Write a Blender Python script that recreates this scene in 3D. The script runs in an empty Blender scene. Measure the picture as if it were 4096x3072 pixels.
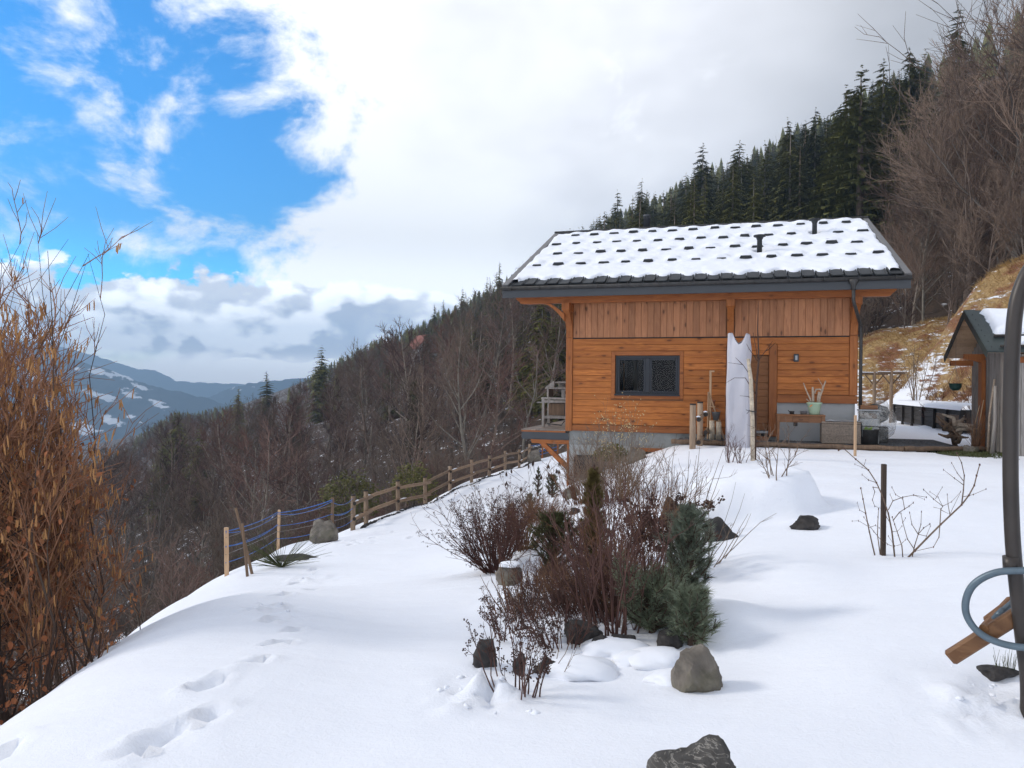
import bpy, bmesh, math, random
import numpy as np
from mathutils import Vector, Matrix, Euler, noise as mnoise

# ------------------------------------------------------------------ camera, sky, sun, exposure
scene = bpy.context.scene
FPX, ROLL = 3000.0, 0.01
def ray(px, py):                       # direction of a photograph pixel (4096 x 3072), eye at the origin, +Y ahead
    dx, dy = px - 2048.0, py - 1536.0
    return Vector(((dx + dy * ROLL) / FPX, 1.0, -(dy - dx * ROLL) / FPX))
def at(px, py, Y):
    return ray(px, py) * Y

cam_d = bpy.data.cameras.new("camera")
cam_d.sensor_width = 36.0
cam_d.lens = 36.0 * FPX / 4096.0
cam_d.clip_start, cam_d.clip_end = 0.1, 40000.0
cam = bpy.data.objects.new("camera", cam_d)
scene.collection.objects.link(cam)
cam.rotation_euler = (math.pi / 2, -ROLL, 0)
scene.camera = cam

SUN_AZ, SUN_EL = math.radians(-80), math.radians(32)      # azimuth from +Y, clockwise
sun_dir = Vector((math.sin(SUN_AZ) * math.cos(SUN_EL), math.cos(SUN_AZ) * math.cos(SUN_EL), math.sin(SUN_EL)))
sl = bpy.data.lights.new("sun", 'SUN')
sl.energy, sl.angle, sl.color = 1.7, math.radians(10), (1.0, 0.93, 0.84)
sun = bpy.data.objects.new("sun", sl)
scene.collection.objects.link(sun)
sun.rotation_euler = sun_dir.to_track_quat('Z', 'Y').to_euler()

vs = scene.view_settings
vs.view_transform, vs.look, vs.exposure, vs.gamma = 'Standard', 'None', 0.34, 1.0
vs.use_curve_mapping = False
cy = scene.cycles
cy.max_bounces, cy.diffuse_bounces, cy.glossy_bounces, cy.transmission_bounces, cy.transparent_max_bounces, cy.volume_bounces = 5, 3, 2, 4, 12, 0
cy.caustics_reflective = cy.caustics_refractive = False
cy.use_denoising = True

class NT:                               # small node-tree helper
    def __init__(self, tree):
        self.t = tree; self.n = tree.nodes; self.l = tree.links
    def node(self, kind, **kw):
        nd = self.n.new(kind)
        for k, v in kw.items(): setattr(nd, k, v)
        return nd
    def set(self, sock, v):
        if isinstance(v, bpy.types.NodeSocket): self.l.new(v, sock)
        elif isinstance(v, (tuple, list)) and sock.type == 'RGBA' and len(v) == 3: sock.default_value = (*v, 1)
        else: sock.default_value = v
    def math(self, op, a, b=0.0, c=0.0, clamp=False):
        m = self.node('ShaderNodeMath', operation=op, use_clamp=clamp)
        self.set(m.inputs[0], a); self.set(m.inputs[1], b); self.set(m.inputs[2], c)
        return m.outputs[0]
    def vmath(self, op, a, b=(0, 0, 0)):
        m = self.node('ShaderNodeVectorMath', operation=op)
        self.set(m.inputs[0], a); self.set(m.inputs[1], b)
        return m.outputs['Value'] if op in ('DOT_PRODUCT', 'LENGTH') else m.outputs[0]
    def step(self, x, a, b, smooth=True, lo=0.0, hi=1.0):
        m = self.node('ShaderNodeMapRange', interpolation_type='SMOOTHSTEP' if smooth else 'LINEAR')
        self.set(m.inputs[0], x); self.set(m.inputs[1], a); self.set(m.inputs[2], b)
        m.inputs[3].default_value = lo; m.inputs[4].default_value = hi
        return m.outputs[0]
    def noise(self, vec, scale, detail=6, rough=0.55, dist=0.0, lac=2.0):
        m = self.node('ShaderNodeTexNoise')
        self.set(m.inputs['Vector'], vec); m.inputs['Scale'].default_value = scale
        m.inputs['Detail'].default_value = detail; m.inputs['Roughness'].default_value = rough
        m.inputs['Distortion'].default_value = dist; m.inputs['Lacunarity'].default_value = lac
        return m.outputs['Fac']
    def mix(self, f, a, b, blend='MIX'):
        m = self.node('ShaderNodeMix', data_type='RGBA', blend_type=blend)
        self.set(m.inputs[0], f); self.set(m.inputs[6], a); self.set(m.inputs[7], b)
        return m.outputs[2]
    def mapping(self, vec, scale=(1, 1, 1), loc=(0, 0, 0), rot=(0, 0, 0)):
        m = self.node('ShaderNodeMapping')
        self.set(m.inputs['Vector'], vec); m.inputs['Scale'].default_value = scale
        m.inputs['Location'].default_value = loc; m.inputs['Rotation'].default_value = rot
        return m.outputs[0]
    def ramp(self, f, stops, interp='LINEAR'):
        m = self.node('ShaderNodeValToRGB'); cr = m.color_ramp; cr.interpolation = interp
        while len(cr.elements) < len(stops): cr.elements.new(0.5)
        for e, (p, c) in zip(cr.elements, stops):
            e.position = p; e.color = (*c, 1) if len(c) == 3 else c
        self.set(m.inputs[0], f)
        return m.outputs[0]

def build_world():
    w = bpy.data.worlds.new("World"); scene.world = w; w.use_nodes = True
    w.cycles.sampling_method, w.cycles.sample_map_resolution = 'MANUAL', 256
    n = NT(w.node_tree); n.n.clear()
    out = n.node('ShaderNodeOutputWorld'); bg = n.node('ShaderNodeBackground')
    n.l.new(bg.outputs[0], out.inputs[0])
    sky = n.node('ShaderNodeTexSky', sky_type='NISHITA', sun_disc=False)
    sky.sun_elevation, sky.sun_rotation = SUN_EL, SUN_AZ
    sky.altitude, sky.air_density, sky.dust_density, sky.ozone_density = 900, 1.0, 0.4, 3.0
    STR = 0.10
    bg.inputs[1].default_value = STR
    d = n.node('ShaderNodeTexCoord').outputs['Generated']
    sep = n.node('ShaderNodeSeparateXYZ'); n.l.new(d, sep.inputs[0]); dz = sep.outputs[2]
    def lobe(px, py, rin, rout):
        c = ray(px, py).normalized()
        return n.step(n.vmath('DOT_PRODUCT', d, tuple(c)), math.cos(math.radians(rout)), math.cos(math.radians(rin)))
    def mx(*a):
        r = a[0]
        for b in a[1:]: r = n.math('MAXIMUM', r, b)
        return r
    # clear sky, the vivid blue between the clouds
    hs = n.node('ShaderNodeHueSaturation'); hs.inputs['Saturation'].default_value = 2.3; hs.inputs['Value'].default_value = 1.7
    n.l.new(sky.outputs[0], hs.inputs['Color'])
    blue = hs.outputs[0]
    # stratocumulus deck with openings
    dm = n.mapping(d, scale=(1, 1, 1.5), loc=(0.83, 0.55, 0.37))
    n1 = n.noise(dm, 6.2, 8, 0.62, 0.3)
    nb = n.noise(n.mapping(d, scale=(1, 1, 1.3), loc=(4.3, 1.7, 2.2)), 1.3, 1, 0.5)
    op = mx(lobe(480, 450, 2.0, 20), lobe(680, 400, 1.5, 14), n.math('MULTIPLY', lobe(930, 380, 0.5, 11), 0.85), n.math('MULTIPLY', lobe(880, 560, .5, 11), 0.75), n.math('MULTIPLY', lobe(420, 1010, 0.5, 12), 0.8), n.math('MULTIPLY', lobe(640, 1120, 0.5, 9), 0.8), lobe(60, 520, 1, 13))
    ahead = n.step(sep.outputs[1], 0.35, 0.75)
    elsewhere = n.math('MULTIPLY', n.step(nb, 0.56, 0.68), n.math('SUBTRACT', 1.0, ahead))
    op = mx(op, elsewhere)
    cov = n.math('ADD', n.math('SUBTRACT', n.math('MULTIPLY', n.math('SUBTRACT', n1, 0.5), 3.7), n.math('MULTIPLY', op, 1.62)), 1.50)
    wisp = mx(n.math('MULTIPLY', lobe(120, -60, 0.5, 7), 0.9), n.math('MULTIPLY', lobe(850, -40, 0.5, 7), 0.75), n.math('MULTIPLY', lobe(20, 780, 0.5, 6), 0.85), n.math('MULTIPLY', lobe(1130, 480, 0.3, 5), 0.6), n.math('MULTIPLY', lobe(560, 830, 0.3, 5), 0.75), n.math('MULTIPLY', lobe(590, 560, 0.2, 2), 0.55))
    cov = n.math('ADD', cov, n.math('MULTIPLY', wisp, 0.62))
    a1 = n.step(cov, 0.2, 0.95)
    # cloud tone: thin and bright around the veiled sun side, grey where the deck is thick
    n3 = n.noise(n.mapping(d, scale=(1, 1, 1.8), loc=(2.1, 0.4, 0.9)), 2.6, 4, 0.55)
    bright = mx(lobe(1550, 720, 7, 30), n.math('MULTIPLY', lobe(2000, 250, 6, 28), 0.95))
    grey = n.math('MULTIPLY', mx(lobe(3900, -200, 1, 52), n.math('MULTIPLY', lobe(3000, 300, 1, 30), 0.3)), 0.30)
    puff = n.math('MULTIPLY', lobe(1800, 190, 1.5, 6.5), n.step(n3, 0.40, 0.62))
    tone = n.math('ADD', n.math('ADD', 0.74, n.math('MULTIPLY', bright, 0.52)), n.math('MULTIPLY', n.math('SUBTRACT', n3, 0.5), 0.7))
    tone = n.math('SUBTRACT', tone, n.math('ADD', grey, n.math('MULTIPLY', puff, 0.5)))
    tone = n.math('ADD', tone, n.math('MULTIPLY', n.math('SUBTRACT', 1.0, n.step(cov, 0.5, 1.2)), 0.15))
    tone = n.math('MAXIMUM', tone, 0.25)
    c1 = n.mix(n.step(tone, 0.25, 0.95, False), (3.4, 3.35, 3.4), (9.3, 9.3, 9.7))
    c1 = n.mix(n.step(tone, 0.85, 1.1), c1, (11.5, 11.5, 11.5))
    col = n.mix(a1, blue, c1)
    # low cumulus along the valley
    dc = n.mapping(d, scale=(1, 1, 1.6), loc=(0.9, 0.0, 0.0))
    n2 = n.noise(dc, 8.0, 7, 0.54)
    n2u = n.noise(n.vmath('ADD', dc, (-0.012, 0, 0.03)), 8.0, 3, 0.5)
    band = n.math('MULTIPLY', n.step(dz, 0.022, 0.045), n.math('SUBTRACT', 1.0, n.step(dz, 0.075, 0.155)))
    big = n.noise(n.mapping(d, loc=(7, 3, 1)), 3.0, 1, 0.5)
    f2 = n.math('ADD', n.math('ADD', n2, n.math('MULTIPLY', band, 0.26)), n.math('MULTIPLY', n.math('SUBTRACT', big, 0.5), 0.3))
    leftish = n.math('ADD', lobe(300, 1330, 4, 14), n.math('MULTIPLY', lobe(1150, 1390, 2, 9), 0.55))
    f2 = n.math('ADD', f2, n.math('MULTIPLY', leftish, 0.10))
    a2 = n.math('MULTIPLY', n.math('MULTIPLY', n.step(f2, 0.66, 0.70), n.step(dz, 0.012, 0.04)), n.math('SUBTRACT', 1.0, n.step(dz, 0.13, 0.17)))
    a2 = n.math('MULTIPLY', a2, n.math('SUBTRACT', 1.0, lobe(2600, 900, 6, 20)))
    lit = n.step(n.math('SUBTRACT', n2, n2u), -0.06, 0.07)
    core = n.step(f2, 0.70, 0.92)
    lit = n.math('SUBTRACT', n.math('ADD', lit, 0.25), n.math('MULTIPLY', core, 0.45), clamp=True)
    lit = n.math('SUBTRACT', lit, n.math('MULTIPLY', n.math('SUBTRACT', 1.0, n.step(dz, 0.035, 0.085)), 0.28), clamp=True)
    c2 = n.mix(lit, (4.1, 4.35, 5.1), (13.0, 13.0, 13.0))
    col = n.mix(a2, col, c2)
    # pale haze at the horizon
    hz = n.math('SUBTRACT', 1.0, n.step(dz, 0.0, 0.05))
    col = n.mix(n.math('MULTIPLY', hz, 0.85), col, (7.2, 6.9, 6.9))
    low = n.math('ADD', 1.0, n.math('MULTIPLY', n.math('SUBTRACT', 1.0, n.step(dz, 0.02, 0.20)), 1.9))
    sc_ = n.node('ShaderNodeVectorMath', operation='SCALE'); n.l.new(col, sc_.inputs[0]); n.l.new(low, sc_.inputs['Scale'])
    n.l.new(sc_.outputs[0], bg.inputs[0])
build_world()

# ------------------------------------------------------------------ helpers
rnd = random.Random(7)
COL = scene.collection
class MB:                               # collects geometry, builds ONE mesh object
    def __init__(self): self.v = []; self.f = []; self.m = []
    def add(self, vs, fs, mi=0):
        o = len(self.v); self.v.extend(vs)
        for f in fs: self.f.append([i + o for i in f]); self.m.append(mi)
    def box(self, a, b, mi=0, M=None):
        (x0, y0, z0), (x1, y1, z1) = a, b
        vs = [(x0,y0,z0),(x1,y0,z0),(x1,y1,z0),(x0,y1,z0),(x0,y0,z1),(x1,y0,z1),(x1,y1,z1),(x0,y1,z1)]
        if M is not None: vs = [tuple(M @ Vector(p)) for p in vs]
        self.add(vs, [(0,3,2,1),(4,5,6,7),(0,1,5,4),(1,2,6,5),(2,3,7,6),(3,0,4,7)], mi)
    def cbox(self, a, b, c=0.006, mi=0, M=None):      # box with every face-edge chamfered (24 vertices)
        (x0, y0, z0), (x1, y1, z1) = a, b
        c = min(c, (x1-x0)*.45, (y1-y0)*.45, (z1-z0)*.45)
        vs = []; idx = {}
        for i, x in enumerate((x0, x1)):
            for j, y in enumerate((y0, y1)):
                for k, z in enumerate((z0, z1)):
                    sx, sy, sz = (1-2*i)*c, (1-2*j)*c, (1-2*k)*c
                    for ax, p in enumerate(((x, y+sy, z+sz), (x+sx, y, z+sz), (x+sx, y+sy, z))):
                        idx[(i,j,k,ax)] = len(vs); vs.append(p)
        if M is not None: vs = [tuple(M @ Vector(p)) for p in vs]
        I = lambda i,j,k,ax: idx[(i,j,k,ax)]
        fs = []
        for s in (0, 1):
            q = [I(s,0,0,0),I(s,0,1,0),I(s,1,1,0),I(s,1,0,0)]; fs.append(q if s == 0 else q[::-1])
            q = [I(0,s,0,1),I(1,s,0,1),I(1,s,1,1),I(0,s,1,1)]; fs.append(q if s == 0 else q[::-1])
            q = [I(0,0,s,2),I(0,1,s,2),I(1,1,s,2),I(1,0,s,2)]; fs.append(q if s == 0 else q[::-1])
        for a in (0, 1):
            for b in (0, 1):
                fs.append([I(0,a,b,1),I(1,a,b,1),I(1,a,b,2),I(0,a,b,2)])
                fs.append([I(a,0,b,0),I(a,1,b,0),I(a,1,b,2),I(a,0,b,2)])
                fs.append([I(a,b,0,0),I(a,b,1,0),I(a,b,1,1),I(a,b,0,1)])
        for i in (0,1):
            for j in (0,1):
                for k in (0,1): fs.append([I(i,j,k,0),I(i,j,k,1),I(i,j,k,2)])
        self.add(vs, fs, mi)
    def tube(self, pts, rad, n=6, mi=0, caps=True, flat=1.0):
        pts = [Vector(p) for p in pts]
        if not isinstance(rad, (list, tuple)): rad = [rad] * len(pts)
        vs = []; fs = []; prev = None
        for i, p in enumerate(pts):
            t = (pts[min(i+1, len(pts)-1)] - pts[max(i-1, 0)])
            t = t.normalized() if t.length > 1e-9 else Vector((0,0,1))
            if prev is None:
                u = t.cross(Vector((0,0,1)))
                if u.length < 1e-3: u = t.cross(Vector((1,0,0)))
            else: u = prev - t * prev.dot(t)
            if u.length < 1e-6: u = t.orthogonal()
            u.normalize(); w = t.cross(u); prev = u
            for k in range(n):
                a = 2*math.pi*k/n
                vs.append(tuple(p + (u*math.cos(a) + w*math.sin(a)*flat)*rad[i]))
        for i in range(len(pts)-1):
            for k in range(n):
                fs.append((i*n+k, i*n+(k+1)%n, (i+1)*n+(k+1)%n, (i+1)*n+k))
        if caps and n > 2:
            fs.append(tuple(range(n))[::-1]); fs.append(tuple(range((len(pts)-1)*n, len(pts)*n)))
        self.add(vs, fs, mi)
    def lathe(self, prof, c=(0,0,0), n=20, mi=0, M=None):
        vs = []; fs = []
        for r, z in prof:
            for k in range(n):
                a = 2*math.pi*k/n; vs.append((c[0]+r*math.cos(a), c[1]+r*math.sin(a), c[2]+z))
        if M is not None: vs = [tuple(M @ Vector(p)) for p in vs]
        for i in range(len(prof)-1):
            for k in range(n): fs.append((i*n+k, i*n+(k+1)%n, (i+1)*n+(k+1)%n, (i+1)*n+k))
        fs.append(tuple(range(n))[::-1]); fs.append(tuple(range((len(prof)-1)*n, len(prof)*n)))
        self.add(vs, fs, mi)
    def prism(self, poly, axis, a, b, mi=0):          # polygon in the two other axes, extruded along axis from a to b
        def mk(p, t):
            q = list(p); q.insert(axis, t); return tuple(q)
        n = len(poly)
        vs = [mk(p, a) for p in poly] + [mk(p, b) for p in poly]
        fs = [tuple(range(n)), tuple(range(n, 2*n))[::-1]] + [(i, n+i, n+(i+1)%n, (i+1)%n) for i in range(n)]
        self.add(vs, fs, mi)
    def mesh(self, name, mats, smooth=False):
        me = bpy.data.meshes.new(name); me.from_pydata(self.v, [], self.f)
        for m in (mats if isinstance(mats, (list, tuple)) else [mats]): me.materials.append(m)
        if any(self.m): me.polygons.foreach_set('material_index', self.m)
        if smooth: me.polygons.foreach_set('use_smooth', [True]*len(me.polygons))
        me.update()
        return me
    def build(self, name, mats, parent=None, smooth=False, fix=False):
        me = self.mesh(name, mats, smooth)
        if fix:
            bm = bmesh.new(); bm.from_mesh(me); bmesh.ops.recalc_face_normals(bm, faces=bm.faces); bm.to_mesh(me); bm.free()
        return place(name, me, parent)
def place(name, me, parent=None, M=None):
    o = bpy.data.objects.new(name, me); COL.objects.link(o)
    if parent is not None: o.parent = parent
    if M is not None: o.matrix_local = M
    return o
def tag(o, label, cat, group=None):
    o['label'] = label; o['category'] = cat
    if group: o['group'] = group
    return o
def thing(name, label, cat, loc=(0,0,0), rotz=0.0, group=None):
    o = bpy.data.objects.new(name, None); COL.objects.link(o)
    o.location = loc; o.rotation_euler = (0, 0, rotz); o.empty_display_size = 0.2
    return tag(o, label, cat, group)
def struct(o): o['kind'] = 'structure'; return o
def stuff(o): o['kind'] = 'stuff'; return o
def smoothstep(a, b, x):
    t = np.clip((np.asarray(x, float)-a)/(b-a), 0, 1); return t*t*(3-2*t)
_perm = np.random.RandomState(3).rand(512, 512)
def vnoise(x, y):
    xi = np.floor(x).astype(int); yi = np.floor(y).astype(int); fx = x-xi; fy = y-yi
    fx = fx*fx*(3-2*fx); fy = fy*fy*(3-2*fy)
    g = lambda a, b: _perm[a & 511, b & 511]
    return (g(xi,yi)*(1-fx)+g(xi+1,yi)*fx)*(1-fy) + (g(xi,yi+1)*(1-fx)+g(xi+1,yi+1)*fx)*fy
def fbm(x, y, s, oct=4):
    x = np.asarray(x, float)*s; y = np.asarray(y, float)*s; r = 0; a = 0.5; t = 0
    for i in range(oct):
        r = r + a*vnoise(x+17.3*i, y-9.1*i); t += a; x = x*2.03; y = y*2.03; a *= 0.5
    return r/t

# ------------------------------------------------------------------ materials
def new_mat(name):
    m = bpy.data.materials.new(name); m.use_nodes = True
    n = NT(m.node_tree); b = n.n['Principled BSDF']
    return m, n, b
def simple(name, col, rough=0.6, var=0.15, scale=8.0, bump=0.15, metal=0.0, detail=5, bscale=None, spec=0.4, rand=0.0):
    m, n, b = new_mat(name)
    tc = n.node('ShaderNodeTexCoord').outputs['Object']
    f = n.noise(tc, scale, detail, 0.6)
    c = n.mix(n.step(f, 0.3, 0.7, False), tuple(x*(1-var) for x in col), tuple(min(1, x*(1+var)) for x in col))
    if rand:
        oi = n.node('ShaderNodeObjectInfo').outputs['Random']
        c = n.mix(1.0, c, n.ramp(oi, [(0, (1-rand,)*3), (1, (1+rand*.6,)*3)]), 'MULTIPLY')
    n.set(b.inputs['Base Color'], c)
    b.inputs['Roughness'].default_value = rough; b.inputs['Metallic'].default_value = metal
    b.inputs['Specular IOR Level'].default_value = spec
    if bump:
        bp = n.node('ShaderNodeBump'); bp.inputs['Strength'].default_value = bump; bp.inputs['Distance'].default_value = 0.02
        n.set(bp.inputs['Height'], n.noise(tc, bscale or scale*3, 6, 0.6)); n.l.new(bp.outputs[0], b.inputs['Normal'])
    return m
def wood(name, light, dark, axis=0, knots=1.0, rough=0.55, grain=1.0, rand=0.22, weather=0.0):
    """boards: long soft grain along an axis, dark oval knots, board to board variation"""
    m, n, b = new_mat(name)
    tc = n.node('ShaderNodeTexCoord').outputs['Object']
    oi = n.node('ShaderNodeObjectInfo').outputs['Random']
    off = n.node('ShaderNodeCombineXYZ')
    for i in range(3): n.set(off.inputs[i], n.math('MULTIPLY', oi, 37.0 + 11*i))
    v = n.vmath('ADD', tc, off.outputs[0])
    st = [9.0, 9.0, 9.0]; st[axis] = 0.9
    wob = n.noise(n.mapping(v, scale=tuple(0.35*s for s in st)), 1.0, 3, 0.5)
    wv = n.vmath('ADD', n.mapping(v, scale=tuple(st)), n.vmath('MULTIPLY', n.node('ShaderNodeCombineXYZ').outputs[0], (0,0,0)))
    g = n.noise(wv, 2.4*grain, 7, 0.62, 1.2)
    rings = n.math('FRACT', n.math('MULTIPLY', n.math('ADD', wob, n.math('MULTIPLY', g, 0.25)), 7.0))
    rings = n.math('ABSOLUTE', n.math('SUBTRACT', rings, 0.5))
    gm = n.math('ADD', n.math('MULTIPLY', n.step(g, 0.3, 0.7, False), 0.6), n.math('MULTIPLY', n.step(rings, 0.0, 0.5, False), 0.4))
    col = n.mix(gm, dark, light)
    col = n.mix(1.0, col, n.ramp(oi, [(0, (1-rand, 1-rand, 1-rand)), (1, (1+rand*.5,)*3)]), 'MULTIPLY')
    if knots:
        ks = [5.2, 5.2, 5.2]; ks[axis] = 2.1
        vo = n.node('ShaderNodeTexVoronoi'); vo.inputs['Scale'].default_value = 1.0; vo.inputs['Randomness'].default_value = 1.0
        n.set(vo.inputs['Vector'], n.vmath('ADD', n.mapping(v, scale=tuple(ks)), n.mapping(v, scale=(0,0,0))))
        dk = n.math('ADD', vo.outputs['Distance'], n.math('MULTIPLY', n.math('SUBTRACT', g, 0.5), 0.16))
        kn = n.math('SUBTRACT', 1.0, n.step(dk, 0.08, 0.19))
        col = n.mix(n.math('MULTIPLY', kn, 0.92*knots), col, tuple(0.22*x for x in dark))
        halo = n.math('SUBTRACT', 1.0, n.step(dk, 0.15, 0.42))
        col = n.mix(n.math('MULTIPLY', halo, 0.35*knots), col, tuple(0.75*x for x in dark))
    if weather:
        wn = n.noise(tc, 1.3, 4, 0.6)
        col = n.mix(n.math('MULTIPLY', n.step(wn, 0.4, 0.65), weather), col, (0.16, 0.15, 0.14))
    n.set(b.inputs['Base Color'], col)
    b.inputs['Roughness'].default_value = rough; b.inputs['Specular IOR Level'].default_value = 0.3
    bp = n.node('ShaderNodeBump'); bp.inputs['Strength'].default_value = 0.22; bp.inputs['Distance'].default_value = 0.01
    n.set(bp.inputs['Height'], g); n.l.new(bp.outputs[0], b.inputs['Normal'])
    return m

M = {}
M['plank_h'] = wood('larch_cladding_horizontal', (0.57, 0.198, 0.043), (0.30, 0.085, 0.017), 0)
M['plank_v'] = wood('larch_cladding_vertical', (0.50, 0.225, 0.105), (0.31, 0.125, 0.055), 2)
M['beam_h'] = wood('larch_beam_horizontal', (0.42, 0.145, 0.038), (0.24, 0.07, 0.018), 0, 0.6)
M['beam_v'] = wood('larch_beam_vertical', (0.42, 0.145, 0.038), (0.25, 0.075, 0.018), 2, 0.6)
M['door_wood'] = wood('oak_door', (0.30, 0.125, 0.042), (0.20, 0.075, 0.025), 0, 0.2)
M['deck_wood'] = wood('deck_boards', (0.34, 0.27, 0.22), (0.20, 0.155, 0.125), 1, 0.2, 0.7, weather=0.5)
M['old_wood'] = wood('old_grey_brown_wood', (0.25, 0.165, 0.105), (0.10, 0.065, 0.045), 2, 0.3, 0.8)
M['grey_wood'] = wood('weathered_grey_wood', (0.42, 0.385, 0.35), (0.19, 0.17, 0.155), 2, 0.35, 0.85)
M['log'] = wood('round_log', (0.40, 0.29, 0.20), (0.22, 0.15, 0.10), 2, 0.3, 0.75, rand=0.3)
M['log_end'] = simple('dark_log_end', (0.035, 0.028, 0.024), 0.9)
M['fence_log'] = wood('fence_log', (0.33, 0.225, 0.145), (0.19, 0.125, 0.08), 1, 0.2, 0.8, rand=0.3)
M['birch'] = simple('birch_log', (0.50, 0.42, 0.32), 0.8, 0.4, 14, 0.4)
M['stake'] = wood('sawn_stake', (0.62, 0.42, 0.26), (0.48, 0.30, 0.17), 2, 0.2)
M['table_wood'] = wood('varnished_table', (0.27, 0.125, 0.055), (0.14, 0.06, 0.026), 0, 0.3, 0.5)
M['drift'] = simple('driftwood', (0.42, 0.33, 0.25), 0.85, 0.3, 16, 0.5)
M['black_wood'] = wood('tarred_sleeper', (0.055, 0.047, 0.042), (0.022, 0.02, 0.019), 0, 0.2, 0.8)
M['anthracite'] = simple('anthracite_metal', (0.040, 0.044, 0.050), 0.45, 0.08, 3, 0.03, 0.0, spec=0.5)
M['zinc'] = simple('dark_zinc', (0.055, 0.052, 0.050), 0.5, 0.3, 9, 0.06, 0.3)
M['verge'] = simple('grey_verge_metal', (0.17, 0.165, 0.165), 0.5, 0.12, 4, 0.04, 0.3)
M['tile'] = simple('slate_grey_tile', (0.026, 0.028, 0.030), 0.5, 0.5, 22, 0.25, 0, spec=0.3, rand=0.2)
M['concrete'] = simple('cast_concrete', (0.36, 0.365, 0.35), 0.85, 0.14, 2.2, 0.12, bscale=40)
M['concrete_dark'] = simple('roughcast_band', (0.25, 0.255, 0.245), 0.9, 0.2, 3, 0.3, bscale=60)
M['render'] = simple('pale_render', (0.42, 0.42, 0.415), 0.9, 0.06, 2.5, 0.08, bscale=60)
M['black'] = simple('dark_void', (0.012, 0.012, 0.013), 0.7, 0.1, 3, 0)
M['black_plastic'] = simple('black_plastic', (0.02, 0.02, 0.022), 0.45, 0.2, 5, 0.05)
M['window_frame'] = simple('dark_blue_grey_frame', (0.016, 0.019, 0.026), 0.35, 0.1, 3, 0)
M['steel'] = simple('grey_steel_tube', (0.11, 0.15, 0.18), 0.42, 0.18, 6, 0.05, 0.35)
M['brown_steel'] = simple('brown_painted_steel', (0.040, 0.033, 0.029), 0.42, 0.2, 4, 0.06, 0.1)
M['zinc_pail'] = simple('zinc_pail', (0.24, 0.26, 0.28), 0.45, 0.2, 12, 0.1, 0.5)
M['pot_green'] = simple('celadon_glaze', (0.40, 0.53, 0.38), 0.3, 0.05, 3, 0.02)
M['dark_green'] = simple('dark_green_plastic', (0.012, 0.045, 0.036), 0.45, 0.1, 4, 0)
M['wicker'] = simple('grey_wicker', (0.27, 0.215, 0.17), 0.8, 0.35, 30, 0.4)
M['rope'] = simple('blue_rope', (0.03, 0.13, 0.42), 0.6, 0.25, 40, 0.2)
M['wire'] = simple('grey_wire', (0.16, 0.14, 0.13), 0.5, 0.1, 8, 0, 0.4)
M['orange'] = simple('orange_plastic', (0.75, 0.22, 0.04), 0.5)
M['gravel'] = simple('dark_gravel', (0.10, 0.10, 0.105), 0.9, 0.5, 30, 0.5, rand=0.3)
M['moss'] = simple('moss_and_grass', (0.065, 0.075, 0.025), 0.95, 0.5, 20, 0.6)
M['cliffstone'] = None

def m_snow(name, tint=(0.86, 0.885, 0.94), b1=0.35, sc=6.0):
    m, n, b = new_mat(name)
    tc = n.node('ShaderNodeTexCoord').outputs['Object']
    n.set(b.inputs['Base Color'], tint); b.inputs['Roughness'].default_value = 0.7
    b.inputs['Specular IOR Level'].default_value = 0.25
    h = n.math('ADD', n.math('MULTIPLY', n.noise(tc, sc, 6, 0.6), 0.6), n.math('MULTIPLY', n.noise(tc, sc*14, 4, 0.7), 0.12))
    bp = n.node('ShaderNodeBump'); bp.inputs['Strength'].default_value = b1; bp.inputs['Distance'].default_value = 0.03
    n.set(bp.inputs['Height'], h); n.l.new(bp.outputs[0], b.inputs['Normal'])
    return m
M['snow'] = m_snow('snow')
M['roof_snow'] = m_snow('roof_snow', b1=0.3, sc=9)

def m_rock(name, a, c, vein=0.0, moss=0.0):
    m, n, b = new_mat(name)
    tc = n.node('ShaderNodeTexCoord').outputs['Object']
    oi = n.node('ShaderNodeObjectInfo').outputs['Random']
    v = n.vmath('ADD', tc, (0, 0, 0))
    f = n.noise(v, 5, 8, 0.65, 0.6)
    col = n.mix(n.step(f, 0.32, 0.68, False), a, c)
    if vein:
        vo = n.node('ShaderNodeTexVoronoi', feature='DISTANCE_TO_EDGE'); vo.inputs['Scale'].default_value = 6.0
        n.set(vo.inputs['Vector'], n.vmath('ADD', v, n.vmath('SCALE', v)))
        dv = n.noise(v, 7, 5, 0.6, 2.2)
        vl = n.math('SUBTRACT', 1.0, n.step(n.math('ABSOLUTE', n.math('SUBTRACT', dv, 0.5)), 0.0, 0.025))
        col = n.mix(n.math('MULTIPLY', vl, vein), col, (0.30, 0.28, 0.25))
    if moss:
        up = n.noise(v, 3, 4, 0.6)
        col = n.mix(n.math('MULTIPLY', n.step(up, 0.5, 0.62), moss), col, (0.08, 0.085, 0.03))
    n.set(b.inputs['Base Color'], col); b.inputs['Roughness'].default_value = 0.85; b.inputs['Specular IOR Level'].default_value = 0.3
    bp = n.node('ShaderNodeBump'); bp.inputs['Strength'].default_value = 0.6; bp.inputs['Distance'].default_value = 0.03
    n.set(bp.inputs['Height'], n.noise(v, 14, 8, 0.65)); n.l.new(bp.outputs[0], b.inputs['Normal'])
    return m
M['rock'] = m_rock('grey_brown_rock', (0.085, 0.074, 0.063), (0.26, 0.228, 0.19), 0.0, 0.3)
M['rock_dark'] = m_rock('dark_wet_rock', (0.018, 0.017, 0.018), (0.075, 0.068, 0.064))
M['rock_vein'] = m_rock('veined_grey_rock', (0.040, 0.038, 0.036), (0.105, 0.098, 0.09), 0.8)

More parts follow.
